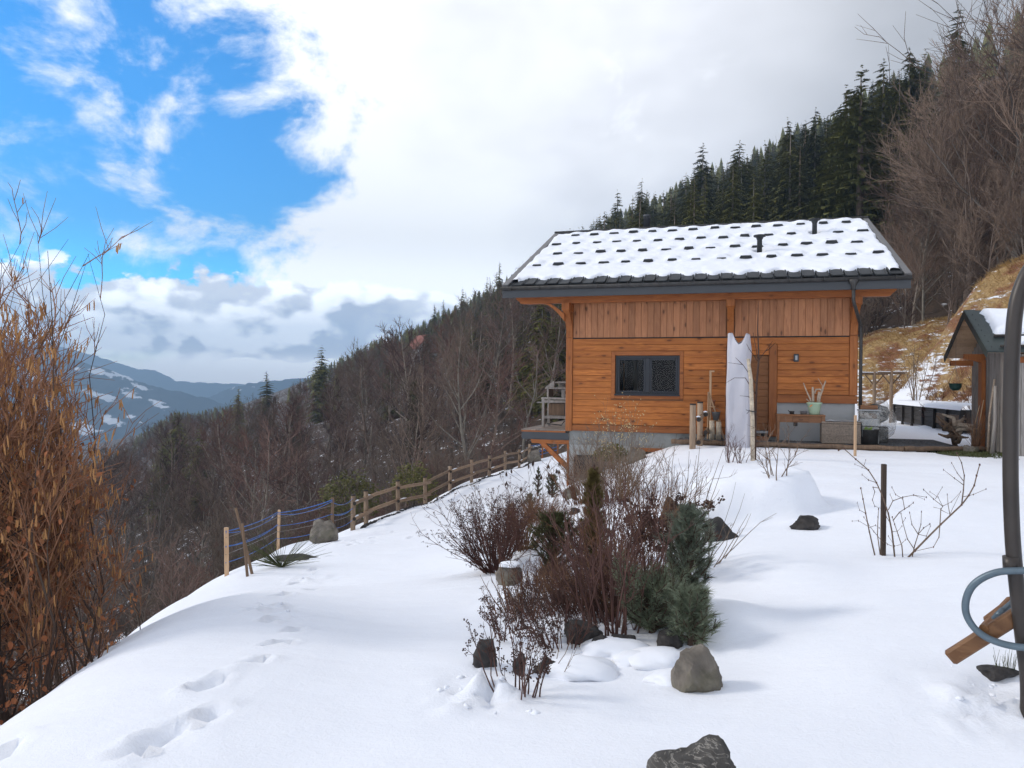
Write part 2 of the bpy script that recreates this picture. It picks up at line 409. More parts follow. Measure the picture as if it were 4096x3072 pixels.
def m_bark(name, a, c, rand=0.35):
    m, n, b = new_mat(name)
    tc = n.node('ShaderNodeTexCoord').outputs['Object']
    oi = n.node('ShaderNodeObjectInfo').outputs['Random']
    f = n.noise(n.mapping(tc, scale=(1, 1, 0.3)), 5, 4, 0.6)
    col = n.mix(n.step(f, 0.3, 0.7, False), a, c)
    col = n.mix(1.0, col, n.ramp(oi, [(0, (1-rand*1.2, 1-rand*1.15, 1-rand*1.05)), (0.35, (1+rand*.3, 0.92, 0.86)), (0.65, (0.95, 1.0, 0.98)), (1, (1+rand*1.2, 1+rand*.95, 1+rand*.8))]), 'MULTIPLY')
    n.set(b.inputs['Base Color'], col); b.inputs['Roughness'].default_value = 0.85; b.inputs['Specular IOR Level'].default_value = 0.15
    return m
M['bark'] = m_bark('grey_bark', (0.115, 0.098, 0.084), (0.26, 0.23, 0.195))
M['twig'] = m_bark('brown_twigs', (0.075, 0.057, 0.047), (0.150, 0.118, 0.097))  # darkened to put the slope wood's shade into the colour
M['twig_red'] = m_bark('red_brown_twigs', (0.092, 0.060, 0.051), (0.175, 0.120, 0.102))
M['twig_lit'] = m_bark('sunlit_brown_twigs', (0.130, 0.094, 0.072), (0.235, 0.178, 0.138))  # lighter copy of twig; sunlight on the right-hand wood painted into the colour
M['twig_dark'] = m_bark('dark_twigs', (0.045, 0.030, 0.026), (0.10, 0.070, 0.055))
M['stem_purple'] = m_bark('purple_stems', (0.060, 0.032, 0.029), (0.140, 0.076, 0.064), 0.15)
M['stem_brown'] = m_bark('brown_stems', (0.115, 0.060, 0.038), (0.22, 0.125, 0.075), 0.15)
M['stem_grey'] = m_bark('greybrown_stems', (0.12, 0.085, 0.065), (0.22, 0.17, 0.13), 0.15)
M['seedhead'] = m_bark('dark_seedheads', (0.040, 0.024, 0.021), (0.100, 0.062, 0.052), 0.1)
M['seed_pale'] = m_bark('straw_seedheads', (0.50, 0.36, 0.17), (0.66, 0.52, 0.30), 0.1)
M['catkin'] = m_bark('ochre_catkins', (0.25, 0.125, 0.05), (0.38, 0.215, 0.095), 0.25)
M['dryleaf'] = m_bark('dry_brown_leaves', (0.16, 0.062, 0.030), (0.40, 0.185, 0.090), 0.3)
def m_needle(name, a, c, rand=0.3, sc=1.2):
    m, n, b = new_mat(name)
    tc = n.node('ShaderNodeTexCoord').outputs['Object']
    oi = n.node('ShaderNodeObjectInfo').outputs['Random']
    f = n.math('ADD', n.math('MULTIPLY', n.noise(tc, sc, 3, 0.6), 0.55), n.math('MULTIPLY', n.noise(tc, sc*9, 2, 0.6), 0.45))
    col = n.mix(n.step(f, 0.36, 0.64, False), a, c)
    col = n.mix(1.0, col, n.ramp(oi, [(0, (1-rand, 1-rand, 1-rand*.7)), (1, (1+rand, 1+rand*.85, 1))]), 'MULTIPLY')
    n.set(b.inputs['Base Color'], col); b.inputs['Roughness'].default_value = 0.75; b.inputs['Specular IOR Level'].default_value = 0.2
    return m
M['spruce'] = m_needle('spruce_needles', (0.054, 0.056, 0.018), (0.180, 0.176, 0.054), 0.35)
M['spruce_sunlit'] = m_needle('sunlit_spruce_needles', (0.075, 0.080, 0.024), (0.220, 0.220, 0.075), 0.1)  # lighter copy of spruce; sun on the crown is put into the colour
M['pine'] = m_needle('pine_needles', (0.085, 0.110, 0.080), (0.240, 0.275, 0.205), 0.15, 6)
M['pine_dark'] = m_needle('dark_conifer_needles', (0.040, 0.052, 0.024), (0.125, 0.130, 0.050), 0.15, 6)
M['conifer_gold'] = m_needle('bronze_conifer', (0.080, 0.062, 0.024), (0.185, 0.150, 0.055), 0.1, 8)
M['ivy'] = m_needle('ivy_leaves', (0.030, 0.036, 0.014), (0.085, 0.085, 0.035))
M['grass_dry'] = m_bark('dry_grass', (0.32, 0.21, 0.09), (0.54, 0.39, 0.19), 0.15)

# ------------------------------------------------------------------ the ground: one sheet
CP = [(0,0,-1.62),(-2,0,-1.75),(2,0,-1.55),(6,0,-1.5),(-5,0,-3.2),(-3,-3,-2.2),(4,-4,-1.5),
 (0.3,3,-1.52),(-1,3,-1.62),(2,3,-1.5),(4,3,-1.48),(-1,6,-1.98),(-1,10,-2.56),(-3,10,-2.72),(-2,15,-3.25),(-2.5,20,-3.98),(-4.4,20,-4.2),
 (3.24,6.7,-1.5),(5,5,-1.5),(7,5,-1.5),(9,9,-1.5),(12,8,-1.5),(12,13,-1.5),(6,12,-1.5),(4,14,-1.5),(5,18,-1.5),(8,18,-1.5),(10,17,-1.52),(12,21,-1.5),(13,26,-1.47),(15.5,33,-1.42),(17.6,38,-1.3),
 (2.3,7.5,-1.52),(2.6,10,-1.5),(3.2,14,-1.55),(4.6,20.2,-1.58),(3.9,20.5,-1.85),(3.0,20.6,-2.2),(2.0,20.8,-2.65),(0.6,21,-3.3),(-1.4,22,-4.05),
 (0.63,7.5,-1.9),(1.0,12,-2.24),(1.5,18,-2.5),(0.5,4.4,-1.6),(-0.13,8.3,-2.1),(-0.76,9.2,-2.35),(-0.5,14,-2.9),(0.2,17,-3.0),(-1.7,21,-3.95),
 (-4.87,23,-4.43),(-2.6,31,-4.4),(1.03,44,-4.5),(1,30,-4.4),(3,34,-4.4),(5,42,-4.3),(-2.5,26,-4.35),
 (-5.26,21,-4.48),(-5.1,21.5,-4.53),(-3.75,27,-4.42),(-1.5,35,-4.42),(-.37,39,-4.45),(-1,28,-4.4),(0.6,36,-4.42),(2.5,40,-4.42),(-3.2,22,-4.2),(-8,22,-6.3),(-6,31,-7.2),(-4,42,-7.4),(-9,30,-8.0),(-1,50,-7.0),
 
 (7,30,-1.5),(10,36,-1.6),(8,44,-2.6),(13,42,-1.4),
 (20.6,41,-1.0),(18.4,31,-1.0),(16.9,23,-1.0),(16.2,15,-1.1),(19.2,35.5,-1.05),(14.5,8,-1.3),
 (22.4,46,2.95),(22.6,37,4.85),(22.0,29,5.2),(20.2,20,4.5),(19.6,12,3.5),
 (27,50,4.0),(30,38,5.6),(30,26,6.2),(28,15,6.0)]
CP += [tuple(at(px, py, Y)) for px, py, Y in ((-250,3040,3.3),(0,2872,4.2),(250,2684,5.5),(420,2556,7.0),(650,2415,10.0),(780,2350,12.5),(907,2297,15.5),(1112,2192,19.5))]
CP += [(x-.9, y+.5, z-.95) for x, y, z in CP[-8:]] + [(x-2.6, y+1.2, z-2.5) for x, y, z in CP[-8:]]
CP = np.array(CP, float)
def _U(r2): return np.where(r2 > 1e-12, 0.5*r2*np.log(np.maximum(r2, 1e-12)), 0)
def _fit():
    n = len(CP); d2 = ((CP[:,None,:2]-CP[None,:,:2])**2).sum(-1)
    K = _U(d2) + np.eye(n)*0.8
    P = np.c_[np.ones(n), CP[:,:2]]
    A = np.zeros((n+3, n+3)); A[:n,:n] = K; A[:n,n:] = P; A[n:,:n] = P.T
    return np.linalg.solve(A, np.r_[CP[:,2], np.zeros(3)])
TPS = _fit()
def g_far(x, y):
    xx = np.where(x > 0, 260*np.tanh(x/260.), 420*np.tanh(x/420.))
    yy = np.clip(y, -80, 700)
    z = 0.42*xx + 0.0013*np.clip(xx, 0, 120)**2 - 7 + 0.145*(yy-50) - 0.00006*np.maximum(yy-250, 0)**2
    drop = smoothstep(560, 1500, y); z = z*(1-drop) - 330*drop
    z = np.maximum(z, -330) + smoothstep(50, 140, np.hypot(x, y-20))*(fbm(x, y, 1/45., 3)-0.5)*7
    return z
def g_near(x, y):
    d2 = (x[...,None]-CP[:,0])**2 + (y[...,None]-CP[:,1])**2
    return _U(d2) @ TPS[:len(CP)] + TPS[-3] + TPS[-2]*x + TPS[-1]*y
PRINTS = [(839,2742,.2,0),(817,2858,.2,1),(640,2945,.25,2),(548,3008,.22,3),(1013,2648,.2,4),(1114,2576,.22,5),(1172,2525,.2,6),(1110,2480,.22,7),(1072,2432,.28,8),(1130,2381,.25,9),
          (1186,2332,.25,10),(20,3015,.2,11),(1250,2280,.3,12),(1330,2225,.3,13),(1400,2180,.3,14),(1490,2150,.35,15),(1570,2130,.35,16),(1640,2150,.35,17),(1700,2120,.35,18),(1010,2440,.2,19),(1250,2360,.22,20)]
def _gz0(x, y):
    x = np.asarray(x, float); y = np.asarray(y, float)
    d = np.hypot(np.maximum(np.maximum(-9-x, x-26), 0), np.maximum(np.maximum(-3-y, y-48), 0))
    w = smoothstep(0, 20, d)
    zf = g_far(x, y)
    zn = np.full(x.shape, 0.0); k = w < 1
    if k.any(): zn[k] = g_near(x[k], y[k])
    z = zn*(1-w) + zf*w
    k2 = 1 - smoothstep(30, 60, np.hypot(x, y-15))
    z = z + k2*((fbm(x, y, 1/2.2, 3)-0.5)*0.16 + (fbm(x*0.6, y*1.6, 1.2, 3)-0.5)*0.05 + (fbm(x*0.5+y*.2, y*2.2, 2.4, 3)-.5)*.022)
    hu = (x-1.55)*math.cos(0.288) - (y-21.464)*math.sin(0.288); hv = (x-1.55)*math.sin(0.288) + (y-21.464)*math.cos(0.288)
    fl = smoothstep(2.6, 3.9, hu)*(1-smoothstep(12, 15, hu))*smoothstep(-3.0, -1.4, hv)*(1-smoothstep(10, 14, hv))
    z = z*(1-fl) + fl*(-1.535 + (fbm(x, y, 1.1, 3)-.5)*.05 - .10*smoothstep(-1.12, -.98, hv)*(1-smoothstep(8.8, 9.6, hu))*(1-smoothstep(.3, 1.2, hv)))
    # snow-covered boulder in the garden, smaller humps in the bed
    mx_ = (x-2.88)/.68; z = z + .44*smoothstep(0, .42, y - 8.0 - .30*mx_**2 + (fbm(x, y, 2.2, 2)-.5)*.25)*(1-smoothstep(9.0, 11.2, y))*(1-smoothstep(.72, 1.2, np.abs(mx_)))
    for bx, by, rx, ry, h in ((2.3,6.3,.5,.6,.10),(5.4,8.3,1.6,1.2,.10),(4.2,5.4,1.4,.9,.10),(2.55,4.6,1.1,.8,.10),(0.75,5.4,.45,.5,.10),(1.35,5.0,.35,.4,.12),(0.2,6.3,.4,.3,.08),(0.05,9.2,.5,.5,.12),(1.2,9.5,.5,.6,.15)):
        q = ((x-bx)/rx)**2 + ((y-by)/ry)**2
        z = z + h*np.exp(-q**1.4)
    return z
def _hit(px, py):
    r = ray(px, py); Y = np.arange(2.2, 60, 0.03)
    e = _gz0(r.x*Y, Y) - r.z*Y; k = np.argmax(e > 0)
    if not (e > 0).any(): k = 60 + np.argmax(e[60:700])
    return (r.x*Y[k], Y[k])
ROUGH = [(*_hit(px, py), r, a) for px, py, r, a in ((1880,2770,.20,.20),(3990,2840,.30,.16),(1090,2440,.25,.12),(1240,2320,.3,.10),(1420,2170,.5,.12),(2050,2790,.2,.12),(640,2960,.2,.08),(3900,2600,.15,.10))]
_PW = [(*_hit(px, py), s) for px, py, s, i in PRINTS]
def gz(x, y):
    sc = np.isscalar(x); x = np.atleast_1d(np.asarray(x, float)); y = np.atleast_1d(np.asarray(y, float))
    z = _gz0(x, y)
    near = (y < 26) & (y > 1) & (x < 3) & (x > -7)
    if near.any():
        X = x[near]; Y = y[near]; dz = np.zeros_like(X); pr = random.Random(5)
        for fx, fy, s in _PW:
            a = pr.uniform(-.5, .3) + .35; c_, s_ = math.cos(a), math.sin(a)
            wx = (X-fx) + (fbm(X, Y, 9, 2)-.5)*.10; wy = (Y-fy) + (fbm(X+40, Y, 9, 2)-.5)*.10
            u = (wx*c_ - wy*s_)/(.045+.05*s); v = (wx*s_ + wy*c_)/(.080+.14*s)
            q = np.sqrt(u*u+v*v)
            dz -= .062*(1-smoothstep(.6, 1.1, q))
            dz += .03*np.exp(-((q-1.45)/.35)**2)*(fbm(X, Y, 14, 2)*1.6-.3)
        z[near] += dz
    for cx, cy, rr, am in ROUGH:
        k = (abs(x-cx) < 3*rr) & (abs(y-cy) < 3*rr)
        if k.any(): z[k] += np.exp(-((x[k]-cx)**2+(y[k]-cy)**2)/rr**2)*(np.abs(fbm(x[k]+5, y[k], 7, 3)-.5)*2-.2)*am
    return float(z[0]) if sc else z
def ground_at(px, py):                  # where a photograph pixel meets the ground
    x, y = _hit(px, py); return Vector((x, y, gz(x, y)))

def spaced(*segs):
    out = []
    for a, b, s in segs:
        n = max(1, int(round((b-a)/s))); out += list(np.linspace(a, b, n, endpoint=False))
    return out
def geo(a, b, n): return list(np.geomspace(a, b, n))
xs = np.array([-v for v in geo(130, 4900, 14)][::-1] + spaced((-125,-20,2.5),(-20,-6,.4),(-6,-4.2,.12),(-4.2,2.2,.045),(2.2,6,.07),(6,13,.13),(13,27,.22),(27,60,1.2),(60,200,5)) + geo(205, 4900, 14))
ys = np.array(spaced((-400,-40,60),(-40,0,4),(0,2.4,.3),(2.4,8,.045),(8,14,.07),(14,24,.1),(24,50,.28),(50,200,2.2),(200,640,7)) + geo(660, 4400, 14))
def build_ground():
    X, Y = np.meshgrid(xs, ys); nx, ny = len(xs), len(ys)
    Z = gz(X.ravel(), Y.ravel()).reshape(X.shape)
    # house cellar: keep the sheet under the floor
    foot = np.interp(Y, [8,15,23,31,41,50], [15.2,16.0,16.7,18.0,19.5,20.0]); bank = smoothstep(-.3, .5, X - foot + (fbm(X, Y, .5, 2)-.5)*1.2)*(.84+.16*smoothstep(.3, 2.4, X - foot + (fbm(X, Y, .35, 2)-.5)*2.0)) * smoothstep(6, 14, Y) * (1-smoothstep(60, 75, Y))
    wild = smoothstep(-9.5, -4.8, -X - 0.0*Y + (-.0)) 
    brow = np.interp(Y, [0,4.2,7,10,15.5,23,31,44,60], [-3.3,-3.3,-4.3,-5.3,-6.6,-5.6,-3.6,0.2,3])
    below = smoothstep(0.0, 1.6, brow - X) * (1-smoothstep(-2, 3, 0-Y))
    far = smoothstep(46, 54, Y)
    cover = np.clip(np.maximum.reduce([bank*0.885, below*0.80, far*0.93, smoothstep(24, 30, X)*.93, smoothstep(-1, -6, Y)*0]), 0, 1)
    # tufts raise the bank a little
    Z = Z + bank*(fbm(X*.7, Y*1.4, 1.6, 4)-.5)*0.55
    me = bpy.data.meshes.new('snow_ground')
    v = np.c_[X.ravel(), Y.ravel(), Z.ravel()]
    i = np.arange(nx*ny).reshape(ny, nx)
    q = np.stack([i[:-1,:-1], i[:-1,1:], i[1:,1:], i[1:,:-1]], -1).reshape(-1, 4)
    me.vertices.add(len(v)); me.vertices.foreach_set('co', v.ravel())
    me.loops.add(q.size); me.loops.foreach_set('vertex_index', q.ravel().astype(np.int32))
    me.polygons.add(len(q)); me.polygons.foreach_set('loop_start', np.arange(0, q.size, 4, dtype=np.int32))
    me.polygons.foreach_set('use_smooth', np.ones(len(q), bool))
    me.update(calc_edges=True)
    at1 = me.attributes.new('cover', 'FLOAT', 'POINT'); at1.data.foreach_set('value', cover.ravel())
    at2 = me.attributes.new('wood_floor', 'FLOAT', 'POINT'); at2.data.foreach_set('value', np.clip(np.maximum(below, np.maximum(far, smoothstep(24,30,X))), 0, 1).ravel())
    # material: snow; where thin, dry grass (bank) or leaf litter (wood) shows
    m, n, b = new_mat('ground_snow_grass_litter')
    tc = n.node('ShaderNodeTexCoord').outputs['Object']
    cv = n.node('ShaderNodeAttribute', attribute_name='cover').outputs['Fac']
    wf = n.node('ShaderNodeAttribute', attribute_name='wood_floor').outputs['Fac']
    tilt = n.mapping(tc, scale=(1.0, 1.0, 2.6), rot=(0, 0.45, 0.2))
    nz = n.math('ADD', n.math('MULTIPLY', n.noise(n.mapping(tilt, scale=(1, .55, 1.6)), 1.5, 7, 0.68), 0.75), n.math('MULTIPLY', n.noise(tc, 0.33, 3, 0.5), 0.4))
    hi = n.math('ADD', n.math('MULTIPLY', n.math('SUBTRACT', 1.0, cv), 0.85), n.math('SUBTRACT', nz, 0.575))
    sn = n.step(hi, 0.13, 0.21)
    sn = n.math('MAXIMUM', sn, n.math('SUBTRACT', 1.0, n.step(cv, 0.02, 0.10)))
    gr = n.ramp(n.noise(tc, 7, 6, 0.7, 0.5), [(0.28, (0.16, 0.095, 0.042)), (0.5, (0.33, 0.215, 0.092)), (0.72, (0.50, 0.36, 0.18))])
    gr = n.mix(n.step(n.noise(tc, 0.8, 3, 0.5), 0.45, 0.62), gr, n.ramp(n.noise(tc, 9, 5, 0.7), [(0.3, (0.13, 0.050, 0.028)), (0.7, (0.27, 0.13, 0.062))]))
    li = n.ramp(n.noise(tc, 5, 6, 0.7), [(0.3, (0.030, 0.022, 0.017)), (0.7, (0.105, 0.070, 0.048))])
    earth = n.mix(wf, gr, li)
    n.set(b.inputs['Base Color'], n.mix(sn, earth, (0.86, 0.885, 0.94)))
    b.inputs['Roughness'].default_value = 0.75; b.inputs['Specular IOR Level'].default_value = 0.2
    hgt = n.math('ADD', n.math('ADD', n.math('MULTIPLY', n.noise(n.mapping(tc, scale=(.8, 1.5, 1)), 5, 7, 0.65), 0.55), n.math('MULTIPLY', n.noise(tc, 55, 4, 0.75), 0.16)), n.math('MULTIPLY', sn, 0.8))
    bp = n.node('ShaderNodeBump'); bp.inputs['Strength'].default_value = 0.5; bp.inputs['Distance'].default_value = 0.05
    n.set(bp.inputs['Height'], hgt); n.l.new(bp.outputs[0], b.inputs['Normal'])
    me.materials.append(m)
    return struct(place('snow_ground', me))
build_ground()

# ------------------------------------------------------------------ mountains across the valley
def m_mountain():
    m, n, b = new_mat('wooded_mountain')
    tc = n.node('ShaderNodeTexCoord').outputs['Object']
    sn = n.node('ShaderNodeAttribute', attribute_name='meadow').outputs['Fac']
    e = n.step(n.math('ADD', sn, n.math('MULTIPLY', n.math('SUBTRACT', n.noise(tc, 0.014, 9, 0.72), 0.5), 2.6)), 0.5, 0.62)
    fo = n.ramp(n.noise(tc, 0.03, 5, 0.7), [(0.3, (0.012, 0.016, 0.018)), (0.7, (0.05, 0.05, 0.05))])
    n.set(b.inputs['Base Color'], n.mix(e, fo, (0.85, 0.87, 0.92))); b.inputs['Roughness'].default_value = 0.9; b.inputs['Specular IOR Level'].default_value = 0.1
    return m
MM = m_mountain()
def mountain(name, sky, Y, depth, foot, patches=(), seed=0, nu=420, nt=60, jag=9.0):
    xs_ = [p[0] for p in sky]; pu = np.linspace(xs_[0], xs_[-1], nu); pz = np.interp(pu, xs_, [p[1] for p in sky])
    V = []; A = []
    for j in range(nt):
        t = j/(nt-1)
        for k in range(nu):
            r = ray(pu[k], pz[k]); top = r*Y
            z = top.z + (foot-top.z)*(t**0.85)
            V.append((top.x*(1-0.05*t) , Y - depth*t, z))
    V = np.array(V)
    V[:,2] += (fbm(V[:,0]+seed*999, V[:,1], 1/260., 4)-.5)*60*np.repeat(smoothstep(0, .25, np.linspace(0,1,nt)), nu)
    V[:,2] += (fbm(V[:,0]+seed*77, V[:,1], 1/22., 2)-.35)*jag
    px = 2048 + FPX*V[:,0]/V[:,1]; py = 1536 - FPX*V[:,2]/V[:,1]
    A = np.zeros(len(V))
    for cx, cy, rx, ry in patches: A = np.maximum(A, 0.95 - np.sqrt(((px-cx)/rx)**2+((py-cy-(px-cx)*.30)/ry)**2)*.55)
    i = np.arange(nu*nt).reshape(nt, nu)
    q = np.stack([i[:-1,:-1], i[1:,:-1], i[1:,1:], i[:-1,1:]], -1).reshape(-1,4)
    me = bpy.data.meshes.new(name); me.from_pydata(V.tolist(), [], q.tolist()); me.update()
    me.polygons.foreach_set('use_smooth', np.ones(len(q), bool))
    a = me.attributes.new('meadow', 'FLOAT', 'POINT'); a.data.foreach_set('value', np.clip(A, 0, 1))
    me.materials.append(MM)
    return struct(place(name, me))
mountain('valley_side_mountain', [(-500,1300),(-200,1325),(60,1372),(200,1410),(300,1440),(360,1462),(430,1478),(520,1512),(600,1542),(680,1560),(740,1575),(800,1590),(860,1604),(960,1640),(1100,1680),(1400,1720)],
  2000, 1000, -330, [(395,1500,70,16),(480,1520,60,12),(560,1560,55,12),(545,1600,60,22),(600,1620,60,16),(640,1630,40,12),(400,1600,60,14),(430,1690,70,20),(330,1730,80,22),(540,1690,40,9),(470,1710,60,12),(250,1560,50,14),(120,1520,60,16),(300,1490,40,8)], 1)
mountain('distant_mountain', [(-600,1340),(-100,1345),(200,1375),(400,1430),(500,1462),(560,1478),(620,1482),(660,1500),(700,1524),(780,1531),(900,1535),(1100,1540),(1500,1545)], 3700, 900, -330, [(560,1490,60,8)], 2, 300, 40, 10)
mountain('low_wooded_hill', [(700,1640),(840,1590),(900,1562),(960,1545),(1010,1532),(1080,1527),(1140,1520),(1250,1512),(1500,1500),(1900,1490)], 2600, 700, -330, [(935,1562,55,8),(1000,1553,40,5)], 3, 300, 40, 9)

# ------------------------------------------------------------------ the air
def build_haze():
    mb = MB(); mb.box((-5200, -900, -420), (5200, 4600, 340))
    m = bpy.data.materials.new('valley_air'); m.use_nodes = True; nt = m.node_tree; nt.nodes.clear()
    o = nt.nodes.new('ShaderNodeOutputMaterial'); pv = nt.nodes.new('ShaderNodeVolumePrincipled')
    pv.inputs['Color'].default_value = (0.43, 0.68, 1.0, 1); pv.inputs['Density'].default_value = HAZE
    pv.inputs['Anisotropy'].default_value = 0.2
    nt.links.new(pv.outputs[0], o.inputs['Volume'])
    return stuff(mb.build('haze', m))
HAZE = 0.00046
build_haze()

def m_glass():
    m, n, b = new_mat('window_glass')
    b.inputs['Base Color'].default_value = (1, 1, 1, 1); b.inputs['Roughness'].default_value = 0.02
    b.inputs['Transmission Weight'].default_value = 1.0; b.inputs['IOR'].default_value = 1.16
    return m
M['glass'] = m_glass()
def m_cloth(name, col, sc=60):
    m, n, b = new_mat(name)
    tc = n.node('ShaderNodeTexCoord').outputs['Object']
    n.set(b.inputs['Base Color'], n.mix(n.noise(tc, 3, 4, 0.5), tuple(x*.9 for x in col), tuple(min(1, x*1.06) for x in col)))
    b.inputs['Roughness'].default_value = 0.9; b.inputs['Specular IOR Level'].default_value = 0.1
    bp = n.node('ShaderNodeBump'); bp.inputs['Strength'].default_value = 0.08; bp.inputs['Distance'].default_value = 0.004
    n.set(bp.inputs['Height'], n.noise(tc, sc, 3, 0.6)); n.l.new(bp.outputs[0], b.inputs['Normal'])
    return m
M['cloth'] = m_cloth('white_cotton', (0.54, 0.53, 0.57)); M['cloth_grey'] = m_cloth('grey_cloth', (0.40, 0.41, 0.42))
def m_film():
    m, n, b = new_mat('clear_plastic_film')
    tc = n.node('ShaderNodeTexCoord').outputs['Object']
    n.set(b.inputs['Base Color'], (0.62, 0.61, 0.58)); b.inputs['Roughness'].default_value = 0.22
    n.set(b.inputs['Alpha'], n.step(n.noise(tc, 7, 5, 0.65, 1.0), 0.35, 0.7, False, 0.12, 0.6))
    bp = n.node('ShaderNodeBump'); bp.inputs['Strength'].default_value = 0.8; bp.inputs['Distance'].default_value = 0.03
    n.set(bp.inputs['Height'], n.noise(tc, 9, 5, 0.6, 1.5)); n.l.new(bp.outputs[0], b.inputs['Normal'])
    return m
M['film'] = m_film()

# ------------------------------------------------------------------ the chalet
HX, HY, HTH, HB = 1.55, 21.464, math.radians(-16.5), -1.40
HM = Matrix.Translation((HX, HY, 0)) @ Matrix.Rotation(HTH, 4, 'Z')
def hpt(u, v, w): return HM @ Vector((u, v, w))
house = thing('chalet', 'brown timber chalet with snow lying on its dark tiled roof', 'house', (HX, HY, HB), HTH)
def hp(name, mb, mat, parent=None, smooth=False, label=None, fix=False):     # a part (or sub-part) of the chalet in (u, v, w)
    o = mb.build(name, mat, parent or house, smooth, fix)
    if parent is None: o.location = (0, 0, -HB)
    if label: o['label'] = label
    return o
def build_house():
    # masonry base with the cellar opening, pale rendered plinth at the right
    mb = MB()
    mb.box((0.10, 0.03, -4.7), (1.98, 0.30, -1.31)); mb.box((2.86, 0.03, -4.7), (5.70, 0.30, -1.42))
    mb.box((1.98, 0.03, -4.7), (2.86, 0.30, -2.40)); mb.box((1.98, 0.03, -1.83), (2.86, 0.30, -1.31)); mb.box((2.86, 0.03, -1.42), (5.70, 0.30, -1.31))
    mb.box((0.10, 0.30, -4.7), (0.40, 9.9, -1.31)); mb.box((7.3, 0.30, -4.7), (7.6, 9.9, -1.31)); mb.box((0.40, 9.6, -4.7), (7.3, 9.9, -1.31))
    mb.box((0.4, 1.6, -4.7), (7.3, 1.8, -1.31))
    hp('concrete_base', mb, M['concrete'])
    mb = MB(); mb.box((0.102, 0.012, -1.70), (5.69, 0.03, -1.31)); hp('roughcast_band', mb, M['concrete_dark'])
    mb = MB(); mb.cbox((1.90, -0.03, -1.84), (2.92, 0.06, -1.74), .006); hp('lintel', mb, M['beam_h'])
    mb = MB(); mb.box((5.70, 0.02, -2.2), (7.60, 0.30, -0.42)); hp('rendered_plinth', mb, M['render'])
    mb = MB(); mb.cbox((6.115, 0.004, -1.03), (6.215, 0.02, -0.92), .004); hp('socket_box', mb, M['black_plastic'])
    mb = MB(); mb.cbox((0.33, -0.42, -2.62), (1.08, 0.01, -2.02), .012); hp('cellar_vent_box', mb, M['black_plastic'])
    mb = MB(); mb.cbox((0.35, -0.44, -2.03), (1.06, -0.02, -1.99), .01)
    for i in range(5): mb.box((0.40, -0.431, -2.50+i*.09), (1.01, -0.421, -2.46+i*.09))
    hp('vent_lid', mb, M['black'])
    # walls behind the cladding
    mb = MB()
    mb.box((0.03, 0.30, -1.31), (0.20, 9.9, 2.75)); mb.box((7.44, 0.30, -1.31), (7.61, 9.9, 2.75)); mb.box((0.20, 9.7, -1.31), (7.44, 9.9, 2.75))
    mb.box((0.2, 0.30, 2.45), (7.44, 9.7, 2.60)); mb.box((0.2, 0.3, -1.31), (7.44, 9.7, -1.20)); mb.box((3.9, 0.30, -1.2), (4.0, 9.7, 2.45))
    mb.box((0.03, 0.0, 0.86), (7.61, 0.30, 2.75)); mb.box((0.03, 0.0, -1.31), (1.38, 0.30, 0.86)); mb.box((3.20, 0.0, -1.31), (4.58, 0.30, 0.86))
    mb.box((1.38, 0.0, -1.31), (3.20, 0.30, -0.31)); mb.box((5.50, 0.0, -1.31), (5.70, 0.30, 0.86)); mb.box((5.70, 0.0, -0.42), (7.61, 0.30, 0.86))
    mb.prism([(0.0, 2.75), (9.9, 2.75), (9.9, 2.9), (5.0, 5.0), (0.0, 2.9)], 0, 0.03, 0.2); mb.prism([(0.0, 2.75), (9.9, 2.75), (9.9, 2.9), (5.0, 5.0), (0.0, 2.9)], 0, 7.44, 7.61)
    hp('wall', mb, M['door_wood'])
    # vertical boards of the upper storey: one object each
    def boards(u0, u1, n):
        w = (u1-u0)/n
        for i in range(n):
            mb = MB(); d = rnd.uniform(0, .004)
            mb.cbox((u0+i*w+.002, -.024-d, 1.335), (u0+(i+1)*w-.002, -.001, 2.46), .007); hp('cladding_board', mb, M['plank_v'])
    boards(0.20, 4.39, 24); boards(4.61, 7.45, 16)
    # horizontal planks
    step = 0.1725; tops = [1.302 - i*step for i in range(15)]
    def plank(u0, u1, w0, w1, mat='plank_h', v=-.026, name='cladding_plank'):
        mb = MB(); d = rnd.uniform(0, .004); mb.cbox((u0, v-d, w0+.0025), (u1, -.001, w1-.0025), .007); return hp(name, mb, M[mat])
    plank(.195, 7.448, tops[1], tops[0])
    for i in range(1, 14):
        t, b = tops[i], tops[i+1]
        if b < -1.11: b = -1.115
        if t <= -.373 or b >= .945: plank(.195, 4.40, b, t)
        else:
            plank(.195, 1.298, b, t); plank(3.278, 4.40, b, t)
    for i in range(1, 9):
        t, b = tops[i], max(tops[i+1], -.205)
        if t - b > .03: plank(5.70, 7.448, b, t)
    plank(4.60, 5.488, .955, 1.127); plank(4.60, 5.488, .835, .952)
    for a in ((.195, 4.40, -1.31, -1.135), (5.70, 7.645, -.425, -.215)): plank(*a, mat='beam_h', v=-.045, name='base_beam')
    # posts
    for u0, u1, w0, w1 in ((0, .19, -1.32, 1.33), (0, .19, 1.335, 2.42), (7.452, 7.645, -.21, 1.33), (7.452, 7.645, 1.335, 2.42), (5.49, 5.695, -1.32, 1.125), (4.405, 4.595, -1.32, 1.125)):
        mb = MB(); mb.cbox((u0, -.062, w0), (u1, -.001, w1), .01); hp('post', mb, M['beam_v'])
    mb = MB(); mb.box((.19, -.012, 1.303), (7.45, -.002, 1.334)); hp('shadow_gap', mb, M['black'])
    # purlin with carved ends, carried by stub beams and curved braces
    prof = lambda s: [(0, 2.455), (0, 2.41), (.035, 2.40), (.06, 2.36), (.10, 2.345), (.125, 2.29), (.20, 2.272)]
